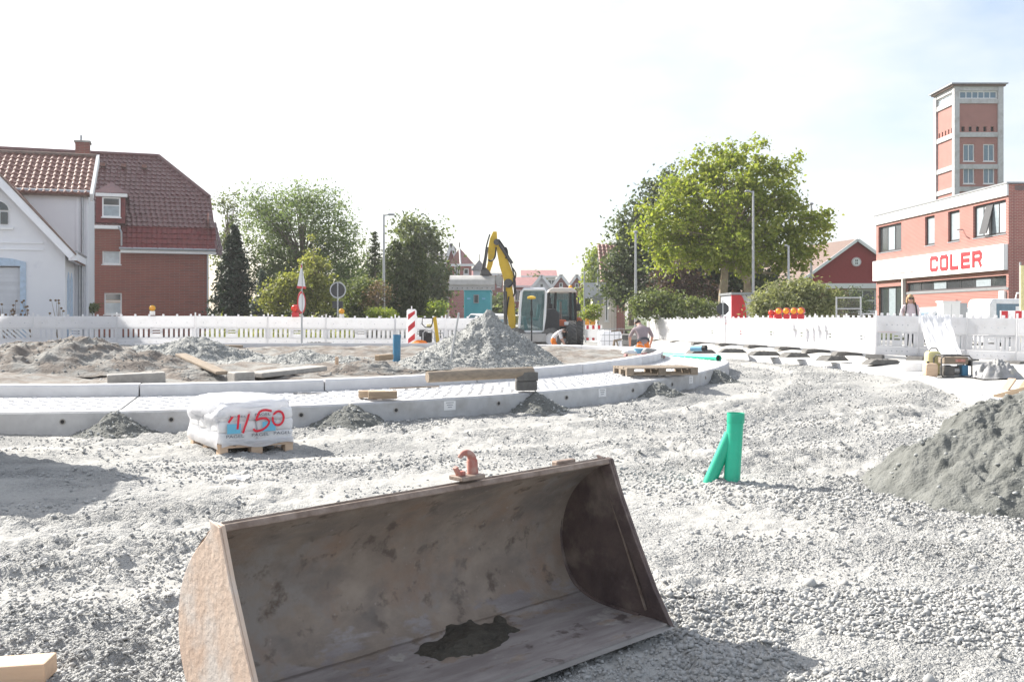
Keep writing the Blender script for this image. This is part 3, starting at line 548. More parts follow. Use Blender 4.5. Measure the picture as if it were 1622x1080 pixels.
m = MB(); m.obox((1.92, .45, .85), (.14, .04, .03)); m.build('rim_bracket', 'rust_edge', bucket, bevel=.006)
bx, by = np.meshgrid(np.linspace(-1, 1, 44), np.linspace(-1, 1, 44), indexing='ij'); rr2 = np.hypot(bx, by)
wob = 1 + .3 * fbm(bx, by, 2, 2, 90); wx = 1.28 + .31 * bx; wb = .47 + .14 * by + .03 * bx
wz = np.vectorize(pz)(wb) + .006 + .045 * np.clip(1 - rr2 * wob, -.5, 1) + .014 * fbm(wx, wb, 14, 3, 91)
o = tag(link('wet_soil', gridmesh('wet_soil', np.stack([wx - 1.28, wb - .46, wz], -1), 'wet_soil')), 'dark wet soil stuck to the floor of the rusty bucket', 'soil')
o.matrix_world = Matrix.LocRotScale(Vector((-.82, 3.54, 0)), Euler((0, R(-1), R(43))), None) @ Matrix.Translation((1.28, .46, .012))

# ------------------------------------------------------------------ pallets and the wrapped bags
def plank(name, label, p0, p1, wd, ht, mt, up=(0, 0, 1), cat='plank', group=None, bevel=.006):
    p0 = Vector(p0); p1 = Vector(p1); L = (p1 - p0).length; q = (p1 - p0)
    m = MB().box(0, L, -wd / 2, wd / 2, 0, ht)
    o = m.build(name, mt, None, bevel=bevel, loc=p0); o.rotation_euler = (0, -math.asin(q.z / L), math.atan2(q.y, q.x)); return tag(o, label, cat, group)
def pallet(label, loc, rz, mt, sx=.8, sy=1.2):            # long side along local y
    t = thing('pallet', label, 'pallet', loc, rz)
    def b(nm, *a): MB().box(*a).build(nm, mt, t, bevel=.003)
    for i in range(5):
        x0 = [0, .18, .33, .48, .655][i] * sx / .8; x1 = [.145, .28, .47, .58, .8][i] * sx / .8; b('deck_board', x0, x1, 0, sy, .122, .144)
    for y0, y1 in ((0, .145), (sy / 2 - .07, sy / 2 + .07), (sy - .145, sy)):
        b('stringer', 0, sx, y0, y1, .1, .1215)
        for x0, x1 in ((0, .1), (sx / 2 - .07, sx / 2 + .07), (sx - .1, sx)): b('block', x0 + .001, x1 - .001, y0 + .001, y1 - .001, .0215, .0995)
    for x0, x1 in ((0, .1), (sx / 2 - .07, sx / 2 + .07), (sx - .1, sx)): b('bottom_board', x0, x1, 0, sy, 0, .021)
    return t
pl = (-3.43, 11.78, Gz(-3.2, 12.3) + .0); PR = R(33)
pallet('wooden pallet under the wrapped white bags', pl, PR, 'wood_pale', .9, 1.25)
st = thing('wrapped_bags', 'film wrapped white bags on a pallet sprayed 4/50 in red', 'bag stack', (pl[0], pl[1], pl[2] + .1445), PR)
def pillow(c, d, seed, e=.32, nu=28, nv=16, amp=.012):
    u = np.linspace(-math.pi, math.pi, nu); v = np.linspace(-math.pi / 2, math.pi / 2, nv); U, V = np.meshgrid(u, v, indexing='ij')
    sp = lambda t, q: np.sign(t) * np.abs(t) ** q
    x = d[0] / 2 * sp(np.cos(V), e) * sp(np.cos(U), e); y = d[1] / 2 * sp(np.cos(V), e) * sp(np.sin(U), e); z = d[2] / 2 * sp(np.sin(V), e * 1.5)
    n_ = amp * fbm(x * 9 + seed, y * 9 + z * 13, 1, 3, seed); s = 1 + n_ / .2
    return np.stack([c[0] + x * s, c[1] + y * s, c[2] + z * s], -1)
k = 0
for lay in range(3):
    for ix in range(2):
        for iy in range(3):
            c = (.225 + .455 * ix - .005, .21 + .415 * iy, .07 + .135 * lay); k += 1
            link('bag', gridmesh('bag', pillow(c, (.465, .425, .155), k, .25), 'bag'), st)
link('film_hood', gridmesh('film_hood', pillow((.44, .62, .385), (.97, 1.32, .30), 55, .42, 60, 34, .03), 'film'), st)
u = np.linspace(0, 1, 40); v = np.linspace(0, 1, 16); U, V = np.meshgrid(u, v, indexing='ij')
link('film_side', gridmesh('film_side', np.stack([-.02 - .02 * fbm(U * 6, V * 5, 1, 3, 8) - .015 * np.sin(V * 9.5), -.0 + 1.25 * U, -.05 + .42 * V], -1), 'film'), st)
link('film_skirt', gridmesh('film_skirt', np.stack([.02 + .88 * U, -.012 - .012 * fbm(U * 8, V * 4, 1, 3, 9), -.03 + .02 * np.sin(U * 9) * (1 - V) + .08 * V], -1), 'film'), st)
FY = -.034
def fz(zx, zy): return ((zx - 530) * .0009, .02 + (775 - 55 * (zx - 520) / 990 - zy) * .00088)
for a, b in ((615, 795), (1090, 1270)):
    x0, z0 = fz(a, 645 if a < 900 else 610); x1, z1 = fz(b, 505 if a < 900 else 470)
    MB().box(x0, x1, FY - .002, FY, z0, z1).build('blue_label', 'blue_label', st)
for zx, zy, s_ in ((720, 695, .05), (1060, 672, .05), (1360, 650, .05), (760, 420, .045), (1090, 395, .045)):
    x0, z0 = fz(zx, zy); text('bag_print', 'PAGEL', s_, 'ink', st, (x0, FY - .001, z0), (R(90), 0, 0), .001, sx=1.5)
strokes = [[(632, 492), (705, 388)], [(770, 375), (762, 480), (752, 580)], [(912, 338), (885, 450), (850, 550), (825, 632)], [(1215, 335), (1130, 320), (1060, 340), (1030, 380), (1000, 458)], [(1000, 458), (1070, 435), (1140, 437), (1178, 480), (1150, 540), (1080, 590), (1000, 605), (965, 575)],
           [(1305 + 75 * math.sin(t) + 8 * math.cos(t), 432 - 95 * math.cos(t)) for t in np.linspace(0, 6.5, 22)]]
for s_ in strokes:
    p = resample(s_, 6 * len(s_)); pp = [fz(*q) for q in p]; m = MB()
    m.tube([(x_, FY - .003, z_) for x_, z_ in pp], .0135, 8); o = m.build('red_mark', 'red_spray', st, smooth=True); 
    for v in o.data.vertices: v.co.y = FY - .004 + (v.co.y - (FY - .003)) * .25

# ------------------------------------------------------------------ green stand pipe with branch
gp = thing('drain_pipe', 'green plastic drain pipe with a slanted branch standing in the gravel', 'pipe', (2.1, 9.62, Gz(2.1, 9.62)))
m = MB(); m.pipe((0, 0, -.1), (.045, .0, .655), .078, .008, 24); m.build('pipe', 'green_pipe', gp, smooth=True)
m = MB(); m.pipe((.043, 0, .57), (.0458, 0, .665), .084, .01, 24); m.build('pipe_socket', 'green_pipe', gp, smooth=True)
m = MB(); m.tube([(-.24, .03, -.1), (-.2, .03, 0), (0, .02, .46)], .062, 20); m.build('pipe_branch', 'green_pipe', gp, smooth=True)
heap('gravel_mound', 'small collar of gravel round the foot of the green drain pipe', 2.1, 9.56, Gz(2.1, 9.6) - .02, .42, .32, .09, 'gravel', 31, 24, 60, .8, .04, 9, stones=500, smat='stones', fine=.02)

# loose timber at the lower left
plank('timber_beam', 'pale squared timber end lying on gravel at the lower left', (-2.75, 4.42, Gz(-2.3, 4.45)), (-2.06, 4.49, Gz(-2.1, 4.49) + .01), .16, .085, 'wood_pale', cat='timber')
plank('timber_beam', 'second pale timber end, in the lower left corner near the bucket', (-2.32, 3.85, Gz(-2, 4)), (-1.86, 4.22, Gz(-1.9, 4.2)), .1, .07, 'wood_pale', cat='timber')
for (px, py, s_, lb) in ((375, 757, .12, 'scrap of white plastic film on the gravel behind the bucket'), (1112, 718, .11, 'flat white scrap on the gravel beside the green drain pipe')):
    D = H * F / (py - HY); x = X(px, D); a, b = np.meshgrid(np.linspace(-1, 1, 14), np.linspace(-1, 1, 14), indexing='ij'); wv = 1 + .4 * fbm(a, b, 1.5, 2, px)
    tag(link('plastic_scrap', gridmesh('plastic_scrap', np.stack([a * s_ * wv, b * s_ * .9 * wv, .02 + .04 * fbm(a, b, 2, 3, px + 1)], -1), 'film'), None, (x, D, Gz(x, D) + .01)), lb, 'scrap')
# ------------------------------------------------------------------ things on the apron and the island
def on_apron(px, py):                                     # point on the apron top seen at a pixel of the photo
    D = 18.0
    for _ in range(30): D = (H - float(zroad(D)) - .315) * F / (py - HY)
    return X(px, D), D, float(zroad(D)) + .315
def on_kerb(px, py):
    D = 18.0
    for _ in range(30): D = .5 * D + .5 * (H - float(zroad(D)) - .5) * F / (py - HY)
    return X(px, D), D, float(zroad(D)) + .5
def on_soil(px, py, up=.0):
    D = 18.0
    for _ in range(30): D = .5 * D + .5 * (H - float(zroad(D)) - .42) * F / (py - HY)
    return X(px, D), D, float(zroad(D)) + .42 + up
x, y, z = on_apron(970, 590); 
pallet('empty weathered pallet lying on the apron in front of the kneeling worker', (x, y - .1, z + .0), R(-80), 'wood_old', .95, 1.4)
x, y, z = on_apron(566, 630); plank('timber_block', 'left and rear of two short timber blocks on the apron', (x, y + .1, z), (x + .4, y + .16, z), .16, .1, 'wood', cat='timber')
x, y, z = on_apron(584, 631); plank('timber_block', 'right and front of two short timber blocks on the apron', (x, y - .05, z), (x + .42, y + .02, z), .14, .11, 'wood', cat='timber')
x, y, z = on_kerb(677, 606); x2, y2, z2 = on_kerb(843, 599)
m = MB(); m.tube([(0, 0, .09), ((x2 - x) * .5, (y2 - y) * .5, (z2 - z) / 2 + .1), (x2 - x, y2 - y, z2 - z + .1)], [.088, .092, .09], 14); tag(m.build('timber_log', 'wood_old', None, smooth=True, loc=(x, y - .05, z)), 'long brown round timber lying along the inner apron kerb', 'log')
x, y, z = on_apron(833, 618)
for i, lb in enumerate(('lower dark paver block on the apron edge', 'upper dark paver block on the apron edge')):
    m = MB(); m.obox((0, 0, .075), (.34, .2, .14)); m.obox((0, 0, .004), (.3, .17, .01)); tag(m.build('paver_block', 'rubber_grey', None, bevel=.008, loc=(x + .01 * i, y, z + .151 * i), rot=(0, 0, .12 + .06 * i)), lb, 'paver')
x, y, z = on_apron(660, 616); plank('stick', 'thin stick lying on the apron in front of the round timber', (x - .4, y - .3, z + .02), (x + .35, y + .2, z + .02), .025, .02, 'wood_old', cat='stick', bevel=0)
x, y, z = on_apron(480, 626); plank('steel_bar', 'thin dark bar lying on the apron behind the wrapped bags', (x - .15, y, z + .02), (x + .28, y + .02, z + .02), .02, .015, 'dark_metal', cat='bar', bevel=0)
# island
def slab(nm, lb, pa, pb, wd, ht, mt, up0=0, up1=0, cat='slab'):
    a = on_soil(*pa); b = on_soil(*pb); return plank(nm, lb, (a[0], a[1], a[2] + up0), (b[0], b[1], b[2] + up1), wd, ht, mt, cat=cat, bevel=.02)
slab('kerb_slab', 'long old concrete kerb slab behind the inner apron kerb, left of the island', (170, 609), (262, 606), .25, .2, 'concrete_dark', -.04, -.02)
slab('leaning_plank', 'brown board leaning down the soil heap on the island', (286, 590), (352, 601), .22, .06, 'wood_old', .3, .08, 'plank')
slab('stone_block', 'broken tan stone block at the right end of the leaning board', (366, 606), (398, 604), .3, .2, 'concrete_dark', -.03, -.03, 'block')
slab('kerb_slab', 'flat broken concrete slab in the middle of the island', (402, 600), (505, 592), .5, .09, 'concrete_dark', .02, .06)
slab('timber_block', 'short timber block lying beside the blue standing pipe', (597, 576), (620, 574), .14, .12, 'wood', .06, .06, 'timber')
slab('timber_block', 'small pale block standing in the sandy middle of the island', (531, 583), (536, 583), .1, .16, 'wood_pale', .06, .06, 'timber')
slab('board', 'long thin board lying on the far island kerb before the barriers', (300, 556), (384, 556), .2, .06, 'wood_old', .14, .1, 'plank')
m = MB(); m.pipe((0, 0, -.3), (0.01, 0, .56), .083, .01, 20); x, y, z = on_soil(628, 571); tag(m.build('standing_pipe', 'blue_pipe', None, smooth=True, loc=(x, y, z)), 'blue plastic pipe standing upright in the island soil', 'pipe')
m = MB(); m.tube([(-.06, 0, -.1), (.14, 0, 1.06)], .02, 8); x, y, z = on_soil(716, 577); tag(m.build('steel_rod', 'galv', None, smooth=True, loc=(x, y, z)), 'thin leaning grey rod in front of the tall gravel pile', 'rod')
m = MB(); m.tube([(0, 0, 0), (0, 0, 1.9)], .022, 8); m.tube([(0, 0, 1.9), (0, 0, 2.0)], [.05, .05], 10); m.lathe([(.02, 2.0), (.16, 2.03), (.17, 2.06), (.05, 2.12)], 14)
sp = thing('survey_pole', 'black survey pole with a yellow antenna disc before the excavator cab', 'survey pole', (X(842, 40), 40, .35))
MB().tube([(0, 0, -.2), (0, 0, 1.9)], .03, 8).build('pole', 'black', sp); MB().lathe([(.03, 1.9), (.16, 1.93), (.17, 2.0), (.05, 2.04)], 14).build('antenna', 'yellow', sp, smooth=True); MB().obox((0, -.05, 1.35), (.1, .06, .2)).build('handset', 'black', sp, bevel=.01)

# ------------------------------------------------------------------ white barrier panels
BH = 1.05
def barrier(Lg, diag=False, mount='plain', clear=False):
    t = thing('safety_barrier', 'x', 'barrier', (0, 0, 0)); e = .02; x0, x1 = e, Lg - e
    MB().box(x0, x1, -.025, .025, .66, BH).build('top_board', 'plastic_white', t, bevel=.01)
    MB().box(x0, x1, -.025, .025, .1, .3).build('bottom_board', 'plastic_white', t, bevel=.01)
    m = MB()
    for a in (.305, .625): m.box(x0 + .001, x1 - .001, -.018, .018, a, a + .03)
    sh = Lg < 1.8; pitch = .105 if sh else .165; pw = .12 if sh else .21; nn = int((x1 - x0 - .12) / pitch); off = (x1 - x0 - nn * pitch) / 2
    mid = (x0 + x1) / 2
    for i in range(nn + 1):
        xc = x0 + off + i * pitch
        if abs(xc - mid) < pw + .01: continue
        if diag:
            m.add(*sheared(xc, .095))
        else: m.box(xc - pitch * .31, xc + pitch * .31, -.015, .015, .336, .624)
    m.box(x0, x0 + .06, -.015, .015, .336, .624); m.box(x1 - .06, x1, -.015, .015, .336, .624)
    m.build('slat_grid', 'plastic_white', t, kind='stuff')
    p = MB().box(mid - pw, mid + pw, -.017, .017, .336, .46); p.box(mid - pw, mid + pw, -.017, .017, .50, .54); p.box(mid - pw, mid + pw, -.017, .017, .58, .624); p.box(mid - pw, mid - pw * .6, -.0165, .0165, .46, .58); p.box(mid + pw * .6, mid + pw, -.0165, .0165, .46, .58); p.build('centre_plate', 'plastic_white', t)
    m = MB()
    for i in range(6): m.obox((x0 + .12 + i * (x1 - x0 - .24) / 5, 0, BH + .03), (.07, .05, .07))
    m.build('top_knob', 'plastic_white', t, bevel=.01, kind='stuff')
    m = MB()
    for i in range(5):
        for zz in (.2, .83): m.tube([(x0 + .25 + i * (x1 - x0 - .5) / 4, -.0255, zz), (x0 + .25 + i * (x1 - x0 - .5) / 4, -.03, zz)], .018, 8)
    m.build('rivet', 'shutter', t, kind='stuff')
    MB().tube([(0, 0, .03), (0, 0, BH + .12)], .024, 8).build('post', 'plastic_white', t)
    MB().prism([(-.4, 0), (.4, 0), (.32, .1), (-.32, .1)], -.2, .2, 'x').build('foot', 'rubber_grey', t, bevel=.01)
    return t
def sheared(xc, wd):
    a = MB().box(xc - wd / 2, xc + wd / 2, -.015, .015, .336, .624); return [(x + (z - .48) * -1.1, y, z) for x, y, z in a.v], a.f
def run(pts, labels, group, diag0=False, z=None, first=0, H0=1.0):
    for i in range(len(pts) - 1):
        a, b = Vector(pts[i]), Vector(pts[i + 1]); t = barrier((b - a).length, diag0 and i == 0)
        zz = z[i] if z else .5
        t.location = (a.x, a.y, zz); t.rotation_euler = (R(random.uniform(-3, 3)), math.asin(max(-.2, min(.2, -( (z[i+1] if z else .5) - zz) / (b - a).length))), math.atan2(b.y - a.y, b.x - a.x)); t['label'] = labels[i]; t['group'] = group; t.scale.z = H0 + random.uniform(-.01, .01)
def at(px, D): return (X(px, D), D)
lp = [at(-68, 33.2), at(53, 33.6), at(185, 34.4), at(309, 35.2), at(424, 35.9), at(516, 36.4), at(626, 36.9), at(706, 37.2), at(790, 37.4)]
ll = ['leftmost white barrier panel with slanted slots', 'white slatted barrier panel before the white house', 'white slatted barrier panel before the brick house', 'white slatted barrier panel before the dark conifer', 'white slatted barrier panel behind the tall triangular sign post', 'white slatted barrier panel below the round sign', 'white barrier panel behind the red and white striped beacon', 'plain white barrier panel left of the tall gravel pile']
lz = [.5, .5, .5, .5, .48, .45, .42, .42, .42]
run(lp, ll, 'white barrier panels along the street', True, lz, H0=1.04)
rp2 = resample([(6.75, 50), (7.2, 46), (7.7, 41), (8.3, 36.5), (8.95, 32.6), (9.25, 29.2), (9.4, 25.8)], 10)
rp2 = [tuple(p) for p in rp2]
rl = ['farthest white barrier panel on the right, behind the grey paver stack', 'white barrier panel right behind the kneeling worker', 'second white barrier panel to the right of the kneeling worker', 'white barrier panel behind the light blue pipe', 'white barrier panel before the dark stop sign back', 'white barrier panel before the red fronted container', 'white barrier panel under the leftmost red warning lamps', 'white barrier panel under the cluster of red warning lamps', 'white slatted barrier panel ending at the corner before the wire fence']
rz = [.36, .38, .4, .43, .46, .48, .49, .5, .5, .5]
run(rp2, rl, 'white barrier panels along the pavement', False, rz)
qp = [at(1386, 25.75), at(1455, 25.3), at(1530, 24.6), at(1610, 23.8), at(1690, 23)]
run(qp, ['white slatted barrier panel below the woman', 'white barrier panel half covered by white plastic film', 'white slatted barrier panel behind the grey tarpaulin', 'rightmost white barrier panel at the edge of the picture'], 'white barrier panels at the corner', False, [.5, .48, .44, .42, .4], H0=1.06)
u, v = np.meshgrid(np.linspace(0, 1, 40), np.linspace(0, 1, 40), indexing='ij')
A_ = np.array([*at(1452, 25.1)]); B_ = np.array([*at(1500, 24.7)])
fxy = A_[None, None] * (1 - u[..., None]) + B_[None, None] * u[..., None]; out = (v ** 1.6)
fx = fxy[..., 0] - .15 * out + .06 * fbm(u * 7, v * 3, 1, 3, 4); fy = fxy[..., 1] - .08 - 1.5 * out - .1 * np.abs(fbm(u * 7, v * 3, 1, 3, 5)); fzz = 1.62 - 1.2 * v + .03 * fbm(u * 6, v * 6, 1, 2, 3)
org = np.array([A_[0], A_[1], .5]); tag(link('plastic_film', gridmesh('plastic_film', np.stack([fx, fy, fzz], -1) - org, 'film'), None, org), 'white plastic film draped over the corner barrier down to the pavement', 'film')
# spare recycled rubber barrier feet lying on the pavement
ft = ['spare dark barrier foot lying under the light blue pipe', 'spare dark barrier foot, second along the right pavement', 'spare dark barrier foot, third along the right pavement', 'spare dark barrier foot on a white block, fourth along the pavement', 'spare dark barrier foot on a white block at the corner', 'slatted spare barrier foot below the woman']
fp = [(1110, 553, 31), (1160, 552, 31), (1210, 556, 29.5), (1258, 560, 28), (1318, 565, 26), (1397, 571, 24.6)]
def foot(nm, lb, x, y, z, rz, L=1.0, cat='barrier foot'):
    t = thing(nm, lb, cat, (x, y, z), rz, 'spare barrier feet on the pavement')
    MB().prism([(-L / 2, 0), (L / 2, 0), (L / 2 - .16, .12), (-L / 2 + .16, .12)], -.22, .22, 'y').build('body', 'rubber_grey', t, bevel=.015)
    for i in range(3): MB().obox((-L * .22 + .13 * i, 0, .125), (.05, .36, .02)).build('rib', 'rubber', t)
for i, (px, py, D) in enumerate(fp):
    x = X(px, D); zp = Pz(x, D); foot('barrier_foot', ft[i], x, D, max(zp, Z(py, D) - .1) - (0 if i > 2 else .03), R(random.uniform(-10, 25)), random.uniform(.75, .95))
for i, (px, D, lb) in enumerate(((1318, 26, 'white block under the fifth spare barrier foot'), (1440, 22.9, 'small timber block under the slatted foot by the film'))):
    x = X(px, D); MB
    tag(MB().box(-.22, .22, -.15, .15, -.1, .1).build('support_block', 'plastic_white', None, bevel=.02, loc=(x, D - .1, Pz(x, D) + .08)), lb, 'block')
# ------------------------------------------------------------------ warning lamps
def lamp(label, loc, lens, group, rz=0, s=1, hs=None):
    t = thing('warning_lamp', label, 'lamp', loc, rz, group); t.scale = (s, s, s)
    MB().box(-.09, .09, -.05, .05, 0, .14).build('battery_box', 'red' if lens == 'red_lens' or hs else 'plastic_white', t, bevel=.012)
    MB().tube([(0, -.07, .24), (0, .07, .24)], .105, 18).build('housing', hs or ('yellow' if lens == 'amber_lens' else 'red'), t, bevel=.01)
    m = MB(); m.ball((0, -.07, .24), (.088, .05, .088), 14, 8); m.build('lens', lens, t, smooth=True)
lamp('yellow warning lamp on the barrier before the brick house', (X(243, 34.9), 34.8, 1.62), 'amber_lens', 'lamps on the barriers', .3)
lamp('red warning lamp on the barrier left of the triangular sign post', (X(469, 36.2), 36.1, 1.55), 'red_lens', 'lamps on the barriers', -.3, 1.3)
lamp('orange warning lamp on the barrier below the round sign', (X(542, 36.6), 36.5, 1.52), 'amber_lens', 'lamps on the barriers', .2)
names = ['first', 'second', 'third', 'rightmost']
for i, px in enumerate((1234, 1246, 1258, 1269)):
    D = 31.5 - .55 * i; lamp(('large red and amber warning lamp, %s of the four beside the shrub' % names[i]), (X(px, D), D, 1.50), 'amber_lens', 'row of lamps on the right barriers', -.5, 1.0, 'red')
    o = COL.objects[-1]
for i, px in enumerate((1219, 1227)):
    lamp(('small red warning lamp left of the four large lamps', 'small red warning lamp next to the first large lamp')[i], (X(px, 32.6), 32.4, 1.52), 'red_lens', 'row of lamps on the right barriers', -.9, .75)
# ------------------------------------------------------------------ signs, beacon, posts
def lamp_post(label, px, D, ytop, arm, z0=.5):
    x = X(px, D); h = Z(ytop, D) - z0
    t = thing('street_lamp', label, 'street lamp', (x, D, z0)); s = D / 60
    MB().tube([(0, 0, 0), (0, 0, h)], [.1 * s, .06 * s], 10).build('pole', 'galv', t, smooth=True)
    if arm:
        MB().bar((0, 0, h - .05), (arm, 0, h), .07 * s, .07 * s).build('arm', 'galv', t); MB().obox((arm * 1.25, 0, h), (abs(arm), .3, .1 * s), (0, 0, 0)).build('lamp_head', 'zinc', t, bevel=.02)
    else: MB().lathe([(.06 * s, h), (.14 * s, h + .05), (.13 * s, h + .12), (.02, h + .16)], 12).build('lamp_head', 'zinc', t, smooth=True)
lamp_post('slender street lamp with a flat head before the dark thuja', 608, 46, 340, .28)
lamp_post('thin pale pole before the dark tree behind the kneeling worker', 1007, 50, 370, 0)
lamp_post('tall street lamp standing before the plane tree', 1193, 48, 303, -.22)
lamp_post('short street lamp rising from the rounded shrub', 1249, 47, 389, -.1)
lamp_post('thin tall pole right of the plane tree', 1285, 58, 325, 0)
D = 35.3; t = thing('sign_post', 'road sign post with edge-on red and white signs by the island', 'sign', (X(478, D), D, .6))
MB().tube([(0, 0, -.1), (0, 0, 2.85)], .032, 10).build('post', 'galv', t)
m = MB(); m.prism([(-.42, 0), (.42, 0), (.03, .82), (-.03, .82)], -.006, .006, 'y'); sg = m.build('triangle_sign', 'white', t, loc=(0, -.05, 1.95), rot=(0, 0, R(81)))
m = MB(); m.prism([(-.42, 0), (.42, 0), (.42, .08), (-.42, .08)], -.011, .011, 'y'); m.build('red_border', 'red', sg); m = MB(); m.prism([(-.07, .72), (.07, .72), (.03, .83), (-.03, .83)], -.011, .011, 'y'); m.build('red_tip', 'red', sg)
m = MB(); m.tube([(0, -.006, .38), (0, .006, .38)], .38, 28); sg = m.build('round_sign', 'white', t, loc=(0, -.05, 1.08), rot=(0, 0, R(81))); MB().pipe((0, -.012, .38), (0, .012, .38), .39, .07, 28).build('red_ring', 'red', sg)
D = 40; t = thing('round_sign', 'back of a round grey sign on a thin post behind the barriers', 'sign', (X(535, D), D, .5))
MB().tube([(0, 0, 0), (0, 0, 2.45)], .03, 8).build('post', 'galv', t); MB().tube([(0, .03, 2.12), (0, .045, 2.12)], .3, 28).build('disc', 'dark_frame', t); MB().pipe((0, .02, 2.12), (0, .05, 2.12), .33, .05, 28).build('rim', 'galv', t); MB().box(-.22, .2, .02, .04, 1.4, 1.68).build('plate', 'dark_frame', t)
D = 33.6; t = thing('striped_beacon', 'red and white striped traffic beacon beside the yellow roller', 'beacon', (X(652, D), D, .62)); 
def rnd(w2, h2, c=.05): return [(-w2 + c, 0), (w2 - c, 0), (w2, c), (w2, h2 - c), (w2 - c, h2), (-w2 + c, h2), (-w2, h2 - c), (-w2, c)]
MB().prism(rnd(.165, 1.22), -.03, .03, 'y').build('board', 'plastic_white', t, bevel=.01, loc=(0, 0, -.02))
for i in range(3):
    zb = .0 + .42 * i; m = MB()
    lo = max(0.04, zb - .02)
    m.prism([(-.115, max(zb, .05)), (.115, zb + .2), (.115, min(zb + .4, 1.15)), (-.115, zb + .2 if i < 2 else 1.02)], -.034, -.0305, 'y'); m.build('red_stripe', 'red', t)
MB().tube([(0, 0, 1.18), (0, 0, 1.3)], .02, 8).build('top_peg', 'plastic_white', t); MB().prism([(-.35, -.12), (.35, -.12), (.28, -.021), (-.28, -.021)], -.2, .2, 'y').build('foot', 'rubber_grey', t)
D = 41; t = thing('stop_sign', 'dark back of an octagonal sign with a pale plate below', 'sign', (X(1145, D), D, .5)); 
MB().tube([(0, 0, 0), (0, 0, 1.75)], .03, 8).build('post', 'galv', t); MB().prism([(.27 * math.cos(R(22.5 + 45 * i)), 1.38 + .27 * math.sin(R(22.5 + 45 * i))) for i in range(8)], .02, .04, 'y').build('octagon', 'dark_frame', t); MB().box(-.24, .24, -.02, .0, .82, 1.08).build('plate', 'shirt_pink', t); MB().box(-.14, .14, -.025, -.021, .74, .82).build('red_foot', 'red', t)
D = 75; t = thing('orange_sign', 'small orange sign in the far street beside the bright bush', 'sign', (X(934, D), D, .2)); MB().tube([(0, 0, 0), (0, 0, 1.9)], .04, 8).build('post', 'galv', t); MB().box(-.4, .4, -.03, .0, .7, 1.8).build('plate', 'amber_lens', t)
D = 70; t = thing('far_sign', 'blank white board on poles in the far street', 'sign', (X(928, D), D, .2))
for px in (-.1, .85): MB().tube([(px, 0, 0), (px, 0, 4.5)], .05, 8).build('post', 'galv', t)
MB().box(-.1, 1.4, -.04, 0, 2.6, 3.7).build('board', 'shutter', t)
D = 66; t = thing('far_sign', 'small grey traffic sign back before the pale far house', 'sign', (X(947, D), D, .2)); MB().tube([(0, 0, 0), (0, 0, 5.2)], .05, 8).build('post', 'galv', t); MB().box(-.35, .35, -.04, 0, 2.0, 2.75).build('plate', 'zinc', t)
# red and white street barrier behind the loader
D = 56; t = thing('striped_barrier', 'red and white road barrier closing the far street', 'barrier', (X(927, D), D, .12))
for zz, hh in ((.72, .24), (.1, .16)):
    b = MB().box(0, .95, -.03, .03, zz, zz + hh).build('board', 'plastic_white', t)
    for i in range(3): MB().box(.06 + .32 * i, .2 + .32 * i, -.034, -.0305, zz + .01, zz + hh - .01).build('red_field', 'red', b)
MB().box(0, .95, -.02, .02, .27, .71).build('mesh_field', 'plastic_white', t)
for xx in (.02, .93): MB().box(xx - .03, xx + .03, -.1, .1, 0, .72).build('stand', 'galv', t)
# ------------------------------------------------------------------ right hand site things
def bend(p, a): return p
D = 43; t = thing('green_pipe', 'long green plastic pipe lying by the kneeling worker', 'pipe', (X(1052, 27), 27, .5)); x1 = X(1138, 24.6) - X(1052, 27)
MB().pipe((0, 0, .02), (x1, -2.4, .06), .075, .008, 18).build('pipe', 'green_pipe', t, smooth=True); MB().pipe((x1 * .93, -2.4 * .93, .057), (x1 * 1.005, -2.41, .061), .085, .012, 18).build('socket', 'green_pipe', t, smooth=True); MB().tube([(x1 * .97, -2.4 * .97, .06), (x1 * .985, -2.4 * .985, .06)], .066, 14).build('bore_shade', 'black', t)  # black plug paints the shade inside the green pipe end
t = thing('blue_pipe', 'light blue pipe end lying on the brown soil ridge', 'pipe', (X(1095, 30), 30, .62)); MB().pipe((0, 0, 0), (.36, -.3, 0.02), .085, .012, 18).build('pipe', 'blue_light', t, smooth=True); MB().pipe((.3, -.25, .018), (.38, -.32, .02), .095, .02, 18).build('socket', 'black', t); MB().tube([(.34, -.283, .02), (.355, -.296, .02)], .075, 14).build('bore_shade', 'black', t)  # dark hollow of the blue pipe is painted by a black disc
heap('soil_heap', 'brown crumbly soil ridge under the light blue pipe', X(1080, 30), 30, Pz(X(1080, 30), 30) - .25, 1.0, 1.0, .42, 'soil', 71, 40, 90, .8, .12, 6, stones=500)
# stack of grey pavers behind the worker
D = 36; t0 = (X(985, D), D, float(zroad(D)))
k = 0
sp_ = thing('paver_stack', 'stack of grey concrete pavers behind the kneeling worker', 'pavers', t0, R(-8))
for lay in range(4):
    for ix in range(2):
        MB().box(.31 * ix, .31 * ix + .295, 0, .6, .19 * lay, .19 * lay + .175).build('paver', 'rubber_grey' if (lay + ix) % 3 == 0 else 'concrete_dark', sp_, bevel=.01)
MB().box(-.02, .62, -.03, .63, .375, .392).build('spacer_board', 'wood_old', sp_) if False else None
plank('board', 'old board bridging from the paver stack to the white bale', (X(968, 35.6), 35.6, 1.02), (X(1003, 35.4), 35.4, 1.1), .12, .05, 'wood_old')
bale = thing('wire_crate', 'white wire crate of pale bags left of the grey pavers', 'crate', (X(950, 38), 38, float(zroad(38))), R(4))
link('bale', gridmesh('bale', pillow((.45, .4, .45), (.86, .8, .86), 5, .3, 30, 20, .02), 'film'), bale)
for xx in np.linspace(0, .92, 6): MB().tube([(xx, -.03, 0), (xx, -.03, .95)], .012, 6).build('wire', 'galv', bale)
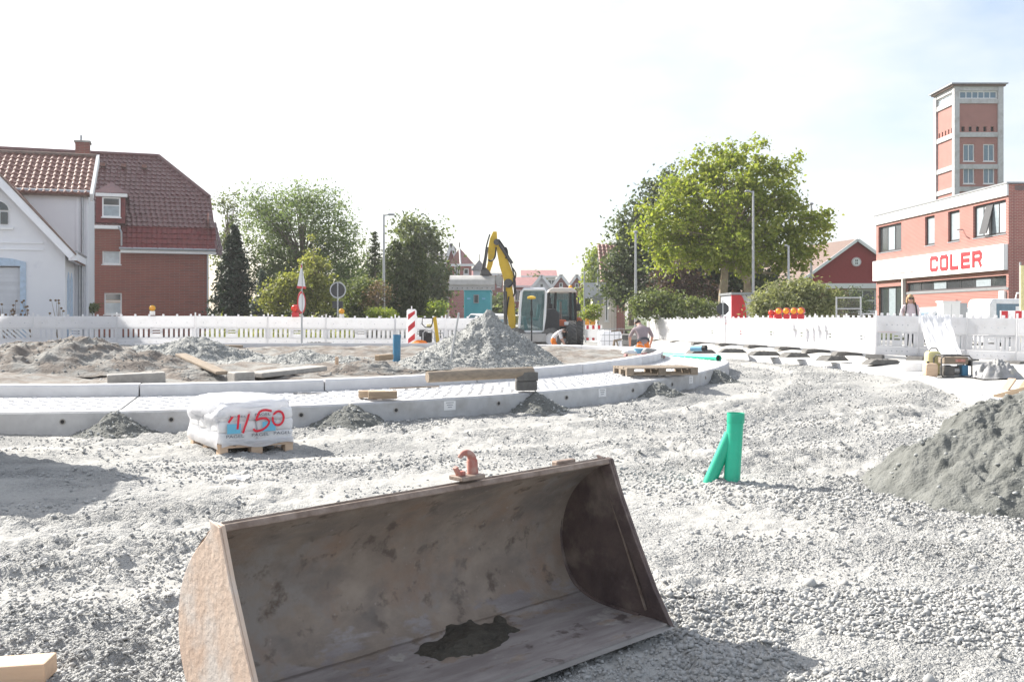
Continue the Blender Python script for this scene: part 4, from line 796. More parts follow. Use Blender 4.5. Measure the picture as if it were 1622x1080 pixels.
for zz in np.linspace(.02, .95, 5): MB().tube([(0, -.035, zz), (.92, -.035, zz)], .012, 6).build('wire', 'galv', bale)
trs = thing('trestle', 'small timber trestle leaning by the grey pavers', 'trestle', (X(972, 35), 35, float(zroad(35))))
MB().bar((0, 0, .55), (.28, 0, .6), .1, .06).build('top_rail', 'wood_old', trs)
for a, b in (((.1, 0, .55), (.25, 0, 0)), ((.05, .2, .55), (-.02, .3, 0))): MB().bar(a, b, .07, .05).build('leg', 'wood_old', trs)
# tools and rubble in front of the kneeling worker
D = 25.5; x = X(1013, D)
m = MB(); m.lathe([(.11, 0), (.14, .3), (.15, .3), (.15, .31)], 16); t = thing('tool_bucket', 'blue plastic bucket beside the kneeling worker', 'bucket', (x, D, float(zroad(D)) + .24)); m.build('body', 'blue_light', t, smooth=True); MB().tube([(.15 * math.cos(a), 0, .3 + .12 * math.sin(a)) for a in np.linspace(0, math.pi, 9)], .006, 6).build('handle', 'galv', t)
tag(link('tool_bag', gridmesh('tool_bag', pillow((0, 0, .16), (.42, .34, .34), 17, .5, 30, 20, .05), 'tarp'), None, (X(1030, 25.3), 25.3, float(zroad(25)) + .22)), 'grey green tool bag right of the blue bucket', 'bag')
tag(link('cement_sack', gridmesh('cement_sack', pillow((0, 0, .15), (.4, .3, .3), 19, .5, 30, 20, .05), 'bag'), None, (X(997, 25.5), 25.5, float(zroad(25)) + .22)), 'crumpled pale sack left of the blue bucket', 'sack')
rb = thing('brick_rubble', 'scattered brick and paving pieces on the apron behind the empty pallet', 'rubble', (X(1022, 24.2), 24.2, float(zroad(24)) + .33))
for i in range(26):
    MB().obox((random.uniform(-.45, .55), random.uniform(-.35, .35), random.uniform(.03, .12)), (random.uniform(.08, .2), random.uniform(.06, .12), random.uniform(.05, .09)), (random.uniform(-.4, .4), random.uniform(-.4, .4), random.uniform(0, 3))).build('piece', random.choice(['concrete_dark', 'tile_pink', 'concrete_white', 'wood_old']), rb, bevel=.006)
plank('board', 'flat brown board lying left of the kneeling worker', (X(948, 26.5), 26.5, float(zroad(26)) + .34), (X(985, 25.2), 25.2, float(zroad(26)) + .34), .22, .05, 'wood')
# generator
D = 21; gx = X(1491, D); g = thing('generator', 'portable generator in a tube frame on the right pavement', 'generator', (gx, D, Pz(gx + .3, D) + .0), R(-4)); GW, GD, GH = .62, .45, .46
for yy in (0, GD):
    c = .06; MB().tube([(c, yy, 0), (GW - c, yy, 0), (GW, yy, c), (GW, yy, GH - c), (GW - c, yy, GH), (c, yy, GH), (0, yy, GH - c), (0, yy, c), (c, yy, 0)], .016, 8).build('frame_hoop', 'dark_metal', g, smooth=True)
for xx, zz in ((.05, 0), (GW - .05, 0), (.05, GH), (GW - .05, GH)): MB().tube([(xx, 0, zz), (xx, GD, zz)], .014, 8).build('frame_bar', 'dark_metal', g)
tk = MB().box(.07, GW - .05, .03, GD - .03, .28, .43).build('fuel_tank', 'wood_old', g, bevel=.03); MB().lathe([(.035, 0), (.035, .03), (.02, .03)], 12).build('cap', 'black', tk, loc=(.3, .2, .43)); MB().box(.3, .5, .026, .0295, .33, .39).build('decal', 'hook_red', tk)
MB().tube([(.14, .22, .16), (.26, .22, .16)], .1, 14).build('engine', 'dark_metal', g, smooth=True); MB().box(.08, .3, .06, .34, .04, .24).build('engine_block', 'dark_metal', g, bevel=.015); MB().tube([(.3, .22, .14), (.42, .22, .14)], .1, 14).build('alternator', 'steel', g, smooth=True); MB().box(.45, .57, .05, .38, .04, .26).build('control_panel', 'blue_pipe', g, bevel=.01); MB().box(.6, .68, .1, .3, .24, .36).build('muffler', 'black', g, bevel=.02)
t = thing('canister', 'yellow canister behind the generator', 'canister', (gx - .02, D + .62, Pz(gx, D + .5))); link('body', gridmesh('body', pillow((.1, 0, .26), (.3, .25, .52), 3, .3, 24, 18, .004), 'yellow_pale'), t); MB().tube([(.02, 0, .52), (.06, 0, .58), (.18, 0, .58), (.22, 0, .52)], .014, 8).build('handle', 'black', t)
t = thing('fuel_can', 'pale orange fuel can left of the generator', 'canister', (gx - .3, D + .12, Pz(gx - .2, D))); link('body', gridmesh('body', pillow((.12, 0, .15), (.26, .22, .3), 4, .3, 24, 18, .004), 'wood_pale'), t); MB().lathe([(.03, .28), (.03, .33), (.01, .34)], 10, (.07, 0, 0)).build('cap', 'black', t)
# tarpaulin
a, b = np.meshgrid(np.linspace(-1, 1, 70), np.linspace(-1, 1, 60), indexing='ij'); r_ = np.hypot(a, b); hgt = .9 * np.clip(1.0 - r_, 0, .42) * (1 + 1.3 * fbm(a, b, 1.7, 3, 14)) + .55 * np.clip(1.15 - r_, 0, 1) * np.abs(fbm(a, b, 3.2, 4, 15)) + .015
tag(link('tarpaulin', gridmesh('tarpaulin', np.stack([a * .5, b * .42, hgt * .5], -1), 'tarp'), None, (X(1580, 20.6), 20.6, Pz(X(1580, 20.6), 20.6))), 'crumpled grey tarpaulin heaped right of the generator', 'tarpaulin')
zz = Pz(X(1580, 16.5), 16.5)
plank('timber_beam', 'weathered beam pointing at the generator, left of the debris', (X(1536, 16.0), 16.0, zz - .05), (X(1578, 16.8), 16.8, zz + .16), .1, .07, 'wood_old', cat='timber'); plank('timber_beam', 'brown timber rising to the right edge above the sand heap', (X(1577, 16.6), 16.6, zz + .22), (X(1640, 16.2), 16.2, zz + .42), .1, .09, 'wood', cat='timber')
plank('timber_beam', 'pale board leaning behind the brown timber, left one', (X(1575, 18), 18, zz), (X(1604, 18.6), 18.6, zz + .42), .14, .04, 'wood_pale', cat='timber'); plank('timber_beam', 'pale board leaning behind the brown timber, right one', (X(1600, 17.6), 17.6, zz), (X(1630, 18.2), 18.2, zz + .45), .12, .04, 'wood', cat='timber')
m = MB()
for i in range(7):
    a0 = random.uniform(0, 6); m.tube([(.35 * math.cos(a0 + t) * (1 + .2 * i / 7), .3 * math.sin(a0 + t), .12 + .2 * math.sin(2 * t + i)) for t in np.linspace(0, 4.5, 16)], .012, 6)
tag(m.build('cable_coil', 'plastic_white', None, smooth=True, loc=(X(1598, 15.6), 15.6, zz)), 'tangled pale cable below the brown timber', 'cable')
plank('timber_beam', 'reddish board under the tangled pale cable', (X(1585, 15.8), 15.8, zz), (X(1640, 15.8), 15.8, zz + .05), .16, .06, 'tile_pink', cat='timber')
# yellow compactor by the beacon
D = 34.2; c = thing('compactor', 'small yellow and black plate compactor beside the striped beacon', 'compactor', (X(664, D), D, .6))
MB().prism([(.0, .02), (.75, .02), (.82, .12), (.78, .12), (.72, .06), (.05, .06), (0, .12)], .1, .55, 'y').build('base_plate', 'dark_metal', c, bevel=.01); MB().box(.05, .4, .15, .5, .08, .42).build('engine', 'black', c, bevel=.03); MB().box(-.02, .22, .12, .5, .28, .52).build('air_filter', 'dark_frame', c, bevel=.03)
MB().tube([(.12, .1, .1), (.12, .1, .42), (.2, .1, .48), (.42, .1, .48), (.5, .1, .42), (.54, .1, .1)], .022, 8).build('front_hoop', 'galv', c, smooth=True); MB().bar((.62, .3, .05), (.5, .3, .95), .07, .12).build('mast', 'yellow', c, bevel=.01); MB().tube([(.5, .3, .92), (.1, .15, .92), (.08, .15, .72), (.2, .15, .6), (.38, .15, .6), (.44, .15, .75), (.45, .2, .92)], .02, 8).build('handlebar', 'black', c, smooth=True); MB().tube([(.64, .3, .4), (.78, .3, .42), (.85, .3, .1)], .022, 8).build('rear_hoop', 'galv', c, smooth=True); MB().obox((.33, .25, .66), (.2, .15, .1)).build('fuel_tank', 'yellow_pale', c, bevel=.03)
a, b = np.meshgrid(np.linspace(-1, 1, 24), np.linspace(-1, 1, 20), indexing='ij'); tag(link('safety_vest', gridmesh('safety_vest', np.stack([a * .3, b * .2, .02 + .1 * np.clip(1 - a * a, 0, 1) * np.clip(1 - b * b, 0, 1) * (1 + 1.2 * fbm(a, b, 2, 3, 5))], -1), 'orange'), None, (X(665, 33.4), 33.4, .64)), 'crumpled orange safety vest at the foot of the striped beacon', 'vest')
foot('barrier_foot', 'spare dark barrier foot on the far kerb by the triangular sign post', X(505, 34.6), 34.6, .56, .1, 1.1)
# unseen stand-in container, added left of the frame to cast a shadow inward
t = thing('shadow_caster', 'unseen grey container shape added outside the left edge to shade the gravel', 'container', (-9.1, 9.9, 0), 0)
m = MB(); m.box(0, 2.9, 0, 2.1, .12, 2.35); m.build('body', 'zinc', t, bevel=.02)
for i in range(14): MB().box(.1 + .2 * i, .2 + .2 * i, -.03, -.001, .2, 2.25).build('rib', 'zinc', t)
for yy in (.1, 1.9): MB().box(0.05, 2.85, yy - .06, yy + .06, 0, .119).build('skid', 'dark_metal', t)
# ------------------------------------------------------------------ building helpers (facades are drawn in x/z, facing -y)
def wall(name, mt, parent, x0, x1, z0, z1, holes=(), depth=.14, y=0, loc=None, rot=None):
    xs = sorted({x0, x1, *[h[0] for h in holes], *[h[1] for h in holes]}); zs = sorted({z0, z1, *[h[2] for h in holes], *[h[3] for h in holes]}); m = MB()
    for i in range(len(xs) - 1):
        for j in range(len(zs) - 1):
            cx, cz = (xs[i] + xs[i + 1]) / 2, (zs[j] + zs[j + 1]) / 2
            if any(h[0] < cx < h[1] and h[2] < cz < h[3] for h in holes): continue
            m.add([(xs[i], y, zs[j]), (xs[i + 1], y, zs[j]), (xs[i + 1], y, zs[j + 1]), (xs[i], y, zs[j + 1])], [(0, 1, 2, 3)])
    for a, b, c, d in [h[:4] for h in holes]:
        e = y + depth
        m.add([(a, y, c), (b, y, c), (b, y, d), (a, y, d), (a, e, c), (b, e, c), (b, e, d), (a, e, d)], [(0, 4, 5, 1), (1, 5, 6, 2), (2, 6, 7, 3), (3, 7, 4, 0)])
    return m.build(name, mt, parent, loc=loc, rot=rot, fix=False)
def window(parent, x0, x1, z0, z1, y=.08, cols=2, rows=1, fm='white', gm='glass', fw=.07, sill=True, top=None, loc=None, rot=None, rowz=None):
    f = MB(); d = .05
    f.box(x0, x0 + fw, y, y + d, z0, z1); f.box(x1 - fw, x1, y, y + d, z0, z1); f.box(x0 + fw, x1 - fw, y, y + d, z0, z0 + fw); f.box(x0 + fw, x1 - fw, y, y + d, z1 - fw, z1)
    xs = [x0 + fw + (x1 - x0 - 2 * fw) * i / cols for i in range(cols + 1)]; zs = rowz or [z0 + fw + (z1 - z0 - 2 * fw) * i / rows for i in range(rows + 1)]
    for q in xs[1:-1]: f.box(q - fw * .35, q + fw * .35, y + .002, y + d - .002, z0 + fw, z1 - fw)
    for q in zs[1:-1]: f.box(x0 + fw, x1 - fw, y + .004, y + d - .004, q - fw * .35, q + fw * .35)
    o = f.build('window', fm, parent, loc=loc, rot=rot)
    for i in range(cols):
        for j in range(len(zs) - 1): MB().box(xs[i], xs[i + 1], y + .025, y + .03, zs[j], zs[j + 1]).build('pane', gm if isinstance(gm, str) else gm[(i + j) % len(gm)], o)
    if sill: MB().box(x0 - .05, x1 + .05, y - .14, y + .02, z0 - .06, z0 - .003).build('sill', fm if fm != 'dark_frame' else 'zinc', o)
    return o
def tiles(name, parent, mt, O, U, V, poly, tw=.24, th=.34, amp=.05):
    O = np.array(O, float); U = np.array(U, float); V = np.array(V, float); U /= np.linalg.norm(U); V /= np.linalg.norm(V); N_ = np.cross(U, V)
    if N_[2] < 0: N_ = -N_
    poly = np.array(poly, float); v0, v1 = poly[:, 1].min(), poly[:, 1].max(); vs = []; fs = []
    prof = [(0, .0), (.18, .9), (.38, 1), (.58, .35), (.8, .05), (1.0, .0)]
    r = v0
    while r < v1 - .02:
        r2 = min(r + th, v1); vm = (r + r2) / 2; xs = []
        for i in range(len(poly)):
            a, b = poly[i], poly[(i + 1) % len(poly)]
            if (a[1] - vm) * (b[1] - vm) < 0: xs.append(a[0] + (vm - a[1]) / (b[1] - a[1]) * (b[0] - a[0]))
        if len(xs) >= 2:
            ua, ub = min(xs), max(xs); n = max(1, int(round((ub - ua) / tw)))
            for i in range(n):
                base_ = len(vs); jz = .006 * ((i * 7 + int(r * 31)) % 5 - 2)
                for t, hh in prof:
                    u = ua + (ub - ua) * (i + t) / n
                    for vv, lift in ((r - .02, .045 + jz), (r2, .0)): vs.append(O + U * u + V * vv + N_ * (amp * hh + lift))
                u0 = ua + (ub - ua) * i / n; u1 = ua + (ub - ua) * (i + 1) / n
                for k in range(len(prof) - 1): fs.append((base_ + 2 * k, base_ + 2 * k + 2, base_ + 2 * k + 3, base_ + 2 * k + 1))
                b2 = len(vs); vs += [O + U * (ua + (ub - ua) * (i + t) / n) + V * (r - .02) + N_ * -.02 for t, _ in prof]
                for k in range(len(prof) - 1): fs.append((base_ + 2 * k, b2 + k, b2 + k + 1, base_ + 2 * k + 2))
        r += th
    m = MB(); m.v = [tuple(p) for p in vs]; m.f = fs; o = m.build(name, mt, parent, fix=False); o['kind'] = 'stuff'; o.data.shade_flat(); return o
def slope_slab(name, parent, mt, pts, th=.12):           # thick polygon from its top corners
    p = [Vector(q) for q in pts]; nrm = (p[1] - p[0]).cross(p[2] - p[0]).normalized(); nrm = nrm if nrm.z > 0 else -nrm; n = len(p)
    m = MB(); m.add([*p, *[q - nrm * th for q in p]], [tuple(range(n)), tuple(range(2 * n - 1, n - 1, -1))] + [(i, i + n, (i + 1) % n + n, (i + 1) % n) for i in range(n)]); return m.build(name, mt, parent)

# ------------------------------------------------------------------ white house at the left
wh = thing('white_house', 'white rendered house with a big gable at the left edge', 'house', (-16.92, 38, .5), R(18))
# local: x=0 at the gable's right corner, y=0 at its front, z=0 at the street
gw = 4.66; WD = 3.4
EZ = 3.6
wall('wall', 'render_white', wh, -gw, 0, 0, EZ - .1, [(-3.12, -1.54, .12, 2.95)], .22)
m = MB(); m.prism([(-gw, EZ - .1), (0, EZ - .1), (0, EZ), (-gw / 2, EZ + 2.7), (-gw, EZ)], 0, .02, 'y'); m.build('gable', 'render_white', wh)
m = MB(); m.box(-.001, 0, 0.001, WD, 0, EZ); m.build('side_wall', 'render_white', wh)
for y0 in (.7, 1.8): MB().prism([(y0, .2), (y0 + .7, .2), (y0 + .7, 2.5), (y0 + .35, 2.8), (y0, 2.5)], .004, .03, 'x').build('niche', 'trim_blue', wh)
m = MB(); b = m.box(-3.12, -1.54, .12, .16, .12, 2.9); o = m.build('roller_shutter', 'shutter', wh)
for i in range(18): MB().box(-3.1, -1.56, .105, .119, .2 + .145 * i, .2 + .145 * i + .12).build('slat', 'shutter', o)
m = MB(); m.box(-1.54, -1.34, -.05, -.002, 0, 2.95); m.box(-3.32, -3.12, -.05, -.002, 0, 2.95)
arc = [(-1.34, 2.953), (-1.34, 3.1), (-1.8, 3.22), (-2.33, 3.26), (-2.86, 3.22), (-3.32, 3.1), (-3.32, 2.953)]; m.prism(arc, -.05, -.002, 'y'); m.build('window_surround', 'trim_blue', wh)
for zz in (3.55, 3.8): MB().box(-gw + .75, -.75, -.05, -.002, zz, zz + .06).build('string_course', 'render_white', wh)
aw = MB(); aw.prism([(-2.33 + .46 * math.cos(t), 5.0 + .4 * math.sin(t)) for t in np.linspace(0, math.pi, 12)], -.04, -.002, 'y'); aw = aw.build('attic_window', 'white', wh)
MB().prism([(-2.33 + .4 * math.cos(t), 5.02 + .33 * math.sin(t)) for t in np.linspace(0, math.pi, 12)], -.06, -.041, 'y').build('pane', 'glass', aw); MB().box(-2.2, -1.95, -.06, -.041, 4.5, 4.95).build('pane', 'glass', aw); MB().box(-2.7, -2.3, -.06, -.041, 4.5, 4.95).build('pane', 'glass', aw); MB().box(-2.9, -1.76, -.1, -.002, 4.3, 4.38).build('sill', 'white', aw)
# roof with white verge boards
sl = (2.7) / (gw / 2); oh = .45
slope_slab('roof', wh, 'tile_light', [(oh, -.25, EZ + .12 - oh * sl), (oh, WD, EZ + .12 - oh * sl), (-gw / 2, WD, EZ + 2.82), (-gw / 2, -.25, EZ + 2.82)], .1)
slope_slab('roof', wh, 'tile_light', [(-gw - oh, -.25, EZ + .12 - oh * sl), (-gw - oh, WD, EZ + .12 - oh * sl), (-gw / 2, WD, EZ + 2.82), (-gw / 2, -.25, EZ + 2.82)], .1)
for s_ in (1, -1):
    xa = -gw / 2 + s_ * (gw / 2 + .3); za = EZ - .35 * sl * 1.0
    MB().bar((-gw / 2, -.32, EZ + 2.63), (xa, -.32, za + .13), .1, .3, (0, 0, 1)).build('verge_board', 'render_white', wh); MB().bar((-gw / 2, -.28, EZ + 2.87), (xa + .12 * s_, -.28, za + .2), .22, .06, (0, 0, 1)).build('verge_tile', 'tile_brown', wh)
MB().bar((.3, -.3, EZ - .28), (.3, WD - .05, EZ - .28), .3, .28).build('eave_box', 'render_white', wh); MB().tube([(.42, -.2, EZ - .1), (.42, WD - .1, EZ - .1)], .07, 8).build('gutter', 'zinc', wh); MB().tube([(.2, WD - .1, EZ - .2), (.2, WD - .1, 0)], .05, 8).build('downpipe', 'zinc', wh)
# taller rear block of the white house
RX = .52; EZ2 = 6.15
wall('wall', 'render_white', wh, -9, RX, 0, EZ2, [], y=WD); MB().box(RX - .001, RX, WD + .001, WD + 3, 0, EZ2).build('side_wall', 'render_white', wh)
MB().box(-8.5, RX - .01, WD - .06, WD - .005, EZ2 - .13, EZ2 + .02).build('eave_board', 'white', wh); MB().tube([(-8.5, WD - .14, EZ2 + .02), (RX + .2, WD - .14, EZ2 + .02)], .08, 8).build('gutter', 'zinc', wh); MB().tube([(.3, WD - .06, EZ2 - .1), (.3, WD - .06, 0)], .05, 8).build('downpipe', 'zinc', wh)
for xx in (.1, RX - .05): MB().box(xx - .03, xx + .04, WD - .04, WD - .002, 0, EZ2).build('pilaster', 'render_white', wh)
slope_slab('roof', wh, 'tile_brown', [(-9, WD - .28, EZ2 - .1), (RX + .1, WD - .28, EZ2 - .1), (RX + .1, WD + 2.9, EZ2 + 1.9), (-9, WD + 2.9, EZ2 + 1.9)], .1)
tiles('roof_tile', wh, 'tile_light', (-9, WD - .28, EZ2 - .08), (1, 0, 0), (0, 3.18, 2.0), [(0, 0), (RX + 9.1, 0), (RX + 9.1, 3.75), (0, 3.75)], .26, .4, .06)
MB().tube([(-9, WD + 2.9, EZ2 + 1.95), (RX + .1, WD + 2.9, EZ2 + 1.95)], .11, 10).build('ridge', 'tile_brown', wh); MB().bar((RX + .15, WD - .35, EZ2 - .22), (RX + .15, WD + 2.95, EZ2 + 1.88), .12, .34).build('verge_board', 'white', wh)

# ------------------------------------------------------------------ brick house
S55 = 55 / F
bh = thing('brick_house', 'red brick house with a dark glazed tile roof and white windows', 'house', (X(330, 55), 55, .5), R(19))
def lx(px):
    k = (px - CX) / F; return -(X(330, 55) - k * 55) / (math.cos(R(19)) - k * math.sin(R(19)))
def lz(py): return Z(py, 55) - .5
EB = lz(401); EL = lz(365); BL = -15.0
w1 = (lx(162), lx(191), lz(421), lz(389)); w2 = (lx(165), lx(193), lz(498), lz(465))
wall('wall', 'brick_house', bh, BL, 0, 0, EB, [w1, w2]); wall('upper_wall', 'brick_house', bh, BL, lx(191), EB + .001, EL, []); MB().box(-.001, 0, .001, 9, 0, EB + 2.2).build('side_wall', 'brick_house', bh)
window(bh, *w1, cols=1, rowz=[w1[2] + .07, w1[2] + .75, w1[3] - .07], gm=['glass_light', 'glass']); window(bh, *w2, cols=1, rowz=[w2[2] + .07, w2[2] + .7, w2[3] - .07], gm=['glass_light', 'glass'])
ww = MB().box(lx(165) + .08, lx(193) - .08, .1, .104, lz(480), lz(476)); ww.build('window_blind', 'wood_pale', bh)
MB().box(lx(191), lx(342), -.35, -.003, EB - .08, EB + .1).build('eave_board', 'white', bh); MB().tube([(lx(189), -.42, EB + .14), (lx(342), -.42, EB + .14)], .07, 8).build('gutter', 'zinc', bh); MB().box(BL, lx(191), -.3, -.003, EL - .08, EL + .1).build('eave_board', 'white', bh); MB().tube([(lx(188), -.33, EL + .05), (lx(193), -.4, EL - .25), (lx(193), -.3, EB + .1)], .05, 8).build('downpipe', 'zinc', bh); MB().tube([(lx(329), -.1, EB), (lx(329), -.1, 0)], .05, 8).build('downpipe', 'zinc', bh)
# lower steep red tile band, then the big slope with a half hip
zk = lz(362) + .12; yk = .55
slope_slab('roof_base', bh, 'tile_red', [(lx(191), -.4, EB + .12), (lx(342), -.4, EB + .12), (lx(340), yk, zk), (lx(191), yk, zk)], .1)
tiles('roof_tile', bh, 'tile_red', (lx(191), -.4, EB + .14), (1, 0, 0), (0, yk + .4, zk - EB - .12), [(0, 0), (lx(342) - lx(191), 0), (lx(342) - lx(191), 1.6), (0, 1.6)], .26, .36, .03)
yr, zr = 5.2, lz(237) * (60.2 / 55) - .72; hx = -2.6; rt = .1
Vv = np.array([0, yr - yk, zr - zk]); SLn = np.linalg.norm(Vv); tv = .42
slope_slab('roof_base', bh, 'tile_dark', [(BL, yk - .1, zk - .1), (lx(340), yk - .1, zk - .1), (rt, yk + (yr - yk) * tv, zk + (zr - zk) * tv), (hx, yr, zr), (BL, yr, zr)], .1)
tiles('roof_tile', bh, 'tile_dark', (BL, yk, zk), (1, 0, 0), Vv, [(0, -.1), (lx(340) - BL, -.1), (rt - BL, SLn * tv), (hx - BL, SLn), (0, SLn)], .27, .36, .055)
tiles('roof_tile', bh, 'tile_dark', (BL, -.25, EL + .1), (1, 0, 0), (0, yk + .3, zk - EL - .05), [(0, 0), (lx(191) - BL, 0), (lx(191) - BL, .9), (0, .9)], .27, .36, .055)
slope_slab('half_hip', bh, 'tile_dark', [(rt, yk + (yr - yk) * tv, zk + (zr - zk) * tv), (hx, yr, zr), (rt, yr + 3, zk + (zr - zk) * tv)], .1)
slope_slab('rear_roof', bh, 'tile_dark', [(BL, yr + .02, zr), (hx, yr + .02, zr), (rt, yr + 3, zk + (zr - zk) * tv), (rt, yr + 5, zk), (BL, yr + 5, zk)], .1)
MB().tube([(hx, yr, zr + .04), (rt + .05, yk + (yr - yk) * tv, zk + (zr - zk) * tv + .04)], .12, 8).build('hip_ridge', 'tile_dark', bh); MB().tube([(BL, yr, zr + .04), (hx, yr, zr + .04)], .13, 8).build('ridge', 'tile_dark', bh)
MB().bar((rt + .06, yk + (yr - yk) * tv, zk + (zr - zk) * tv), (lx(342), -.4, EB + .1), .1, .25).build('verge_tile', 'tile_dark', bh)
tiles('roof_tile', bh, 'tile_dark', (rt - .3, 4.6, EB + .3), (.5, 1, 0), (0, 1.5, 2.2), [(0, 0), (3.2, 0), (2.2, 2.4), (0, 3.2)], .27, .36, .055)
ch = MB().box(lx(110), lx(134), 3.5, 4.3, zr - 1.7, zr + .35).build('chimney', 'brick_house', bh); MB().box(lx(108), lx(136), 3.4, 4.4, zr + .351, zr + .45).build('chimney_cap', 'concrete_dark', ch); MB().tube([(lx(119), 3.9, zr + .45), (lx(119), 3.9, zr + .8)], .06, 8).build('flue', 'zinc', ch); MB().box(lx(106), lx(140), 3.3, 4.45, zr - 1.75, zr - 1.3).build('flashing', 'zinc', ch)
# dormer
dm = MB(); dm.box(lx(152), lx(198), -.05, 2.6, EL + .25, lz(318)); dm.build('dormer_wall', 'tile_red', bh)
window(bh, lx(162), lx(191), lz(349), lz(318) - .02, y=-.13, cols=1, rowz=[lz(348), lz(331), lz(319)], gm=['glass_light', 'glass'])
dz = lz(312); MB().box(lx(152), lx(202), -.35, -.06, lz(318), lz(313)).build('dormer_eave', 'white', bh)
slope_slab('dormer_roof', bh, 'tile_dark', [(lx(150), -.35, dz), (lx(176), -.35 + .9, lz(293)), (lx(176), 3.2, lz(293)), (lx(150), 3.0, dz)], .08); slope_slab('dormer_roof', bh, 'tile_dark', [(lx(203), -.35, dz), (lx(176), -.35 + .9, lz(293)), (lx(176), 3.2, lz(293)), (lx(203), 3.0, dz)], .08); slope_slab('dormer_roof', bh, 'tile_dark', [(lx(150), -.36, dz), (lx(203), -.36, dz), (lx(176), .56, lz(293) + .01)], .08)
for px in (167, 200, 233): MB().obox((lx(px) * 1.07, yr - 1.0, zr - .75), (.25, .3, .18)).build('vent_tile', 'tile_light', bh)

# ------------------------------------------------------------------ commercial building with the red sign
cb = thing('brick_shop', 'two storey brick shop with a white sign band reading COLER', 'shop', (23.26, 64.1, .5), rot=(0, 0, math.atan2(-16.0, .54)))
LF = 16.0; wi = [(.35, 3.8), (7.0, 8.2), (9.8, 11.1), (12.55, 15.75)]
zt = 7.4
up = [(a, b, 5.07, 6.7) for a, b in wi]; band = (4.5, 15.8, 2.5, 3.05); shop = (.4, 3.9, .1, 2.9)
wall('wall', 'brick_red', cb, 0, LF, 0, zt, up + [band, shop], .25); MB().box(LF - .001, LF, 0.001, 9, 0, zt).build('end_wall', 'brick_red', cb, fix=True)
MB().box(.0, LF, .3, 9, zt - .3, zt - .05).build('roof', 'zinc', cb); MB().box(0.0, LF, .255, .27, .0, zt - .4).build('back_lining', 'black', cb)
MB().box(-.06, LF + .0, -.1, -.003, 6.86, zt + .02).build('parapet_band', 'white', cb); MB().box(-.1, LF + .1, -.14, 9.05, zt + .021, zt + .1).build('parapet_cap', 'zinc', cb)
window(cb, *up[0], y=.12, cols=3, fm='dark_frame', gm=['glass', 'glass_light'], fw=.1); window(cb, *up[1], y=.12, cols=1, fm='dark_frame', gm='glass_light', fw=.1); window(cb, *up[2], y=.12, cols=1, fm='dark_frame', gm='glass_light', fw=.1); window(cb, *up[3], y=.12, cols=4, fm='dark_frame', gm=['glass_light', 'shutter'], fw=.1)
m = MB(); m.obox((14.0, -.05, 5.9), (.7, .05, 1.45), (R(-14), 0, 0)); m.build('tilted_sash', 'dark_frame', cb)
window(cb, *band, y=.12, cols=7, fm='dark_frame', gm=['glass', 'glass', 'glass_light'], fw=.08); window(cb, *shop, y=.12, cols=3, fm='dark_frame', gm=['glass', 'glass_light'], fw=.1, sill=False)
sb_ = MB().box(-.04, LF - .05, -.22, -.004, 3.3, 4.55).build('sign_band', 'white', cb); MB().box(4.3, 4.42, -.2, -.004, 0, 3.29).build('downpipe', 'white', cb); MB().box(4.5, 16.0, -.03, -.003, 2.35, 2.46).build('sill_course', 'zinc', cb)
def letter(ch_, x0, w_=.92, h_=.82, t=.19, z0=3.55):
    m = MB(); r = .13; y0, y1 = -.26, -.2205
    def seg(*pts):
        for a, b in zip(pts[:-1], pts[1:]): m.bar((x0 + a[0] * w_, (y0 + y1) / 2, z0 + a[1] * h_), (x0 + b[0] * w_, (y0 + y1) / 2, z0 + b[1] * h_), y1 - y0 - .001 * len(m.f) / 6, t, (0, -1, 0)) if False else m.prism(quad(a, b), y0 + .0006 * len(m.f), y1, 'y')
    def quad(a, b):
        A = Vector((x0 + a[0] * w_, z0 + a[1] * h_)); B = Vector((x0 + b[0] * w_, z0 + b[1] * h_)); d = (B - A).normalized(); n_ = Vector((-d.y, d.x)) * t / 2; e = d * t * .42
        return [tuple(A - e - n_), tuple(B + e - n_), tuple(B + e + n_), tuple(A - e + n_)]
    lo, hi = .1, .9; l, q = .1, .9
    if ch_ == 'C': seg((q, .74), (q, .82), (.78, hi), (.22, hi), (l, .8), (l, .2), (.22, lo), (.78, lo), (q, .18), (q, .26))
    if ch_ == 'O': seg((.22, hi), (.78, hi), (q, .8), (q, .2), (.78, lo), (.22, lo), (l, .2), (l, .8), (.22, hi))
    if ch_ == 'L': seg((l, hi), (l, lo), (q - .05, lo))
    if ch_ == 'E': seg((l, hi), (l, lo)); seg((l, hi), (q, hi)); seg((l, .5), (q - .05, .5)); seg((l, lo), (q, lo))
    if ch_ == 'R': seg((l, lo), (l, hi), (.78, hi), (q, .8), (q, .6), (.78, .48), (l, .48)); seg((.65, .46), (.9, lo))
    o = m.build('sign_letter', 'red', sb_); o['label'] = 'red letter %s on the white sign band' % ch_
for i, c_ in enumerate('COLER'): letter(c_, 8.15 + 1.2 * i)
MB().box(2.9, 6.0, -.225, -.2205, 3.62, 3.66).build('red_underline', 'red', sb_)
m = MB()
for i in range(13): m.box(2.9 + .235 * i, 2.92 + .235 * i + .03, -.224, -.2205, 3.85, 4.12)
m.build('faded_lettering', 'shutter', sb_, kind='stuff')
MB().tube([(11.5, -.02, 5.6), (11.5, -.4, 5.6), (11.9, -.4, 5.45)], .03, 6).build('flag_bracket', 'zinc', cb); MB().box(15.3, 15.8, -.12, -.004, 1.6, 2.3).build('meter_box', 'white', cb)

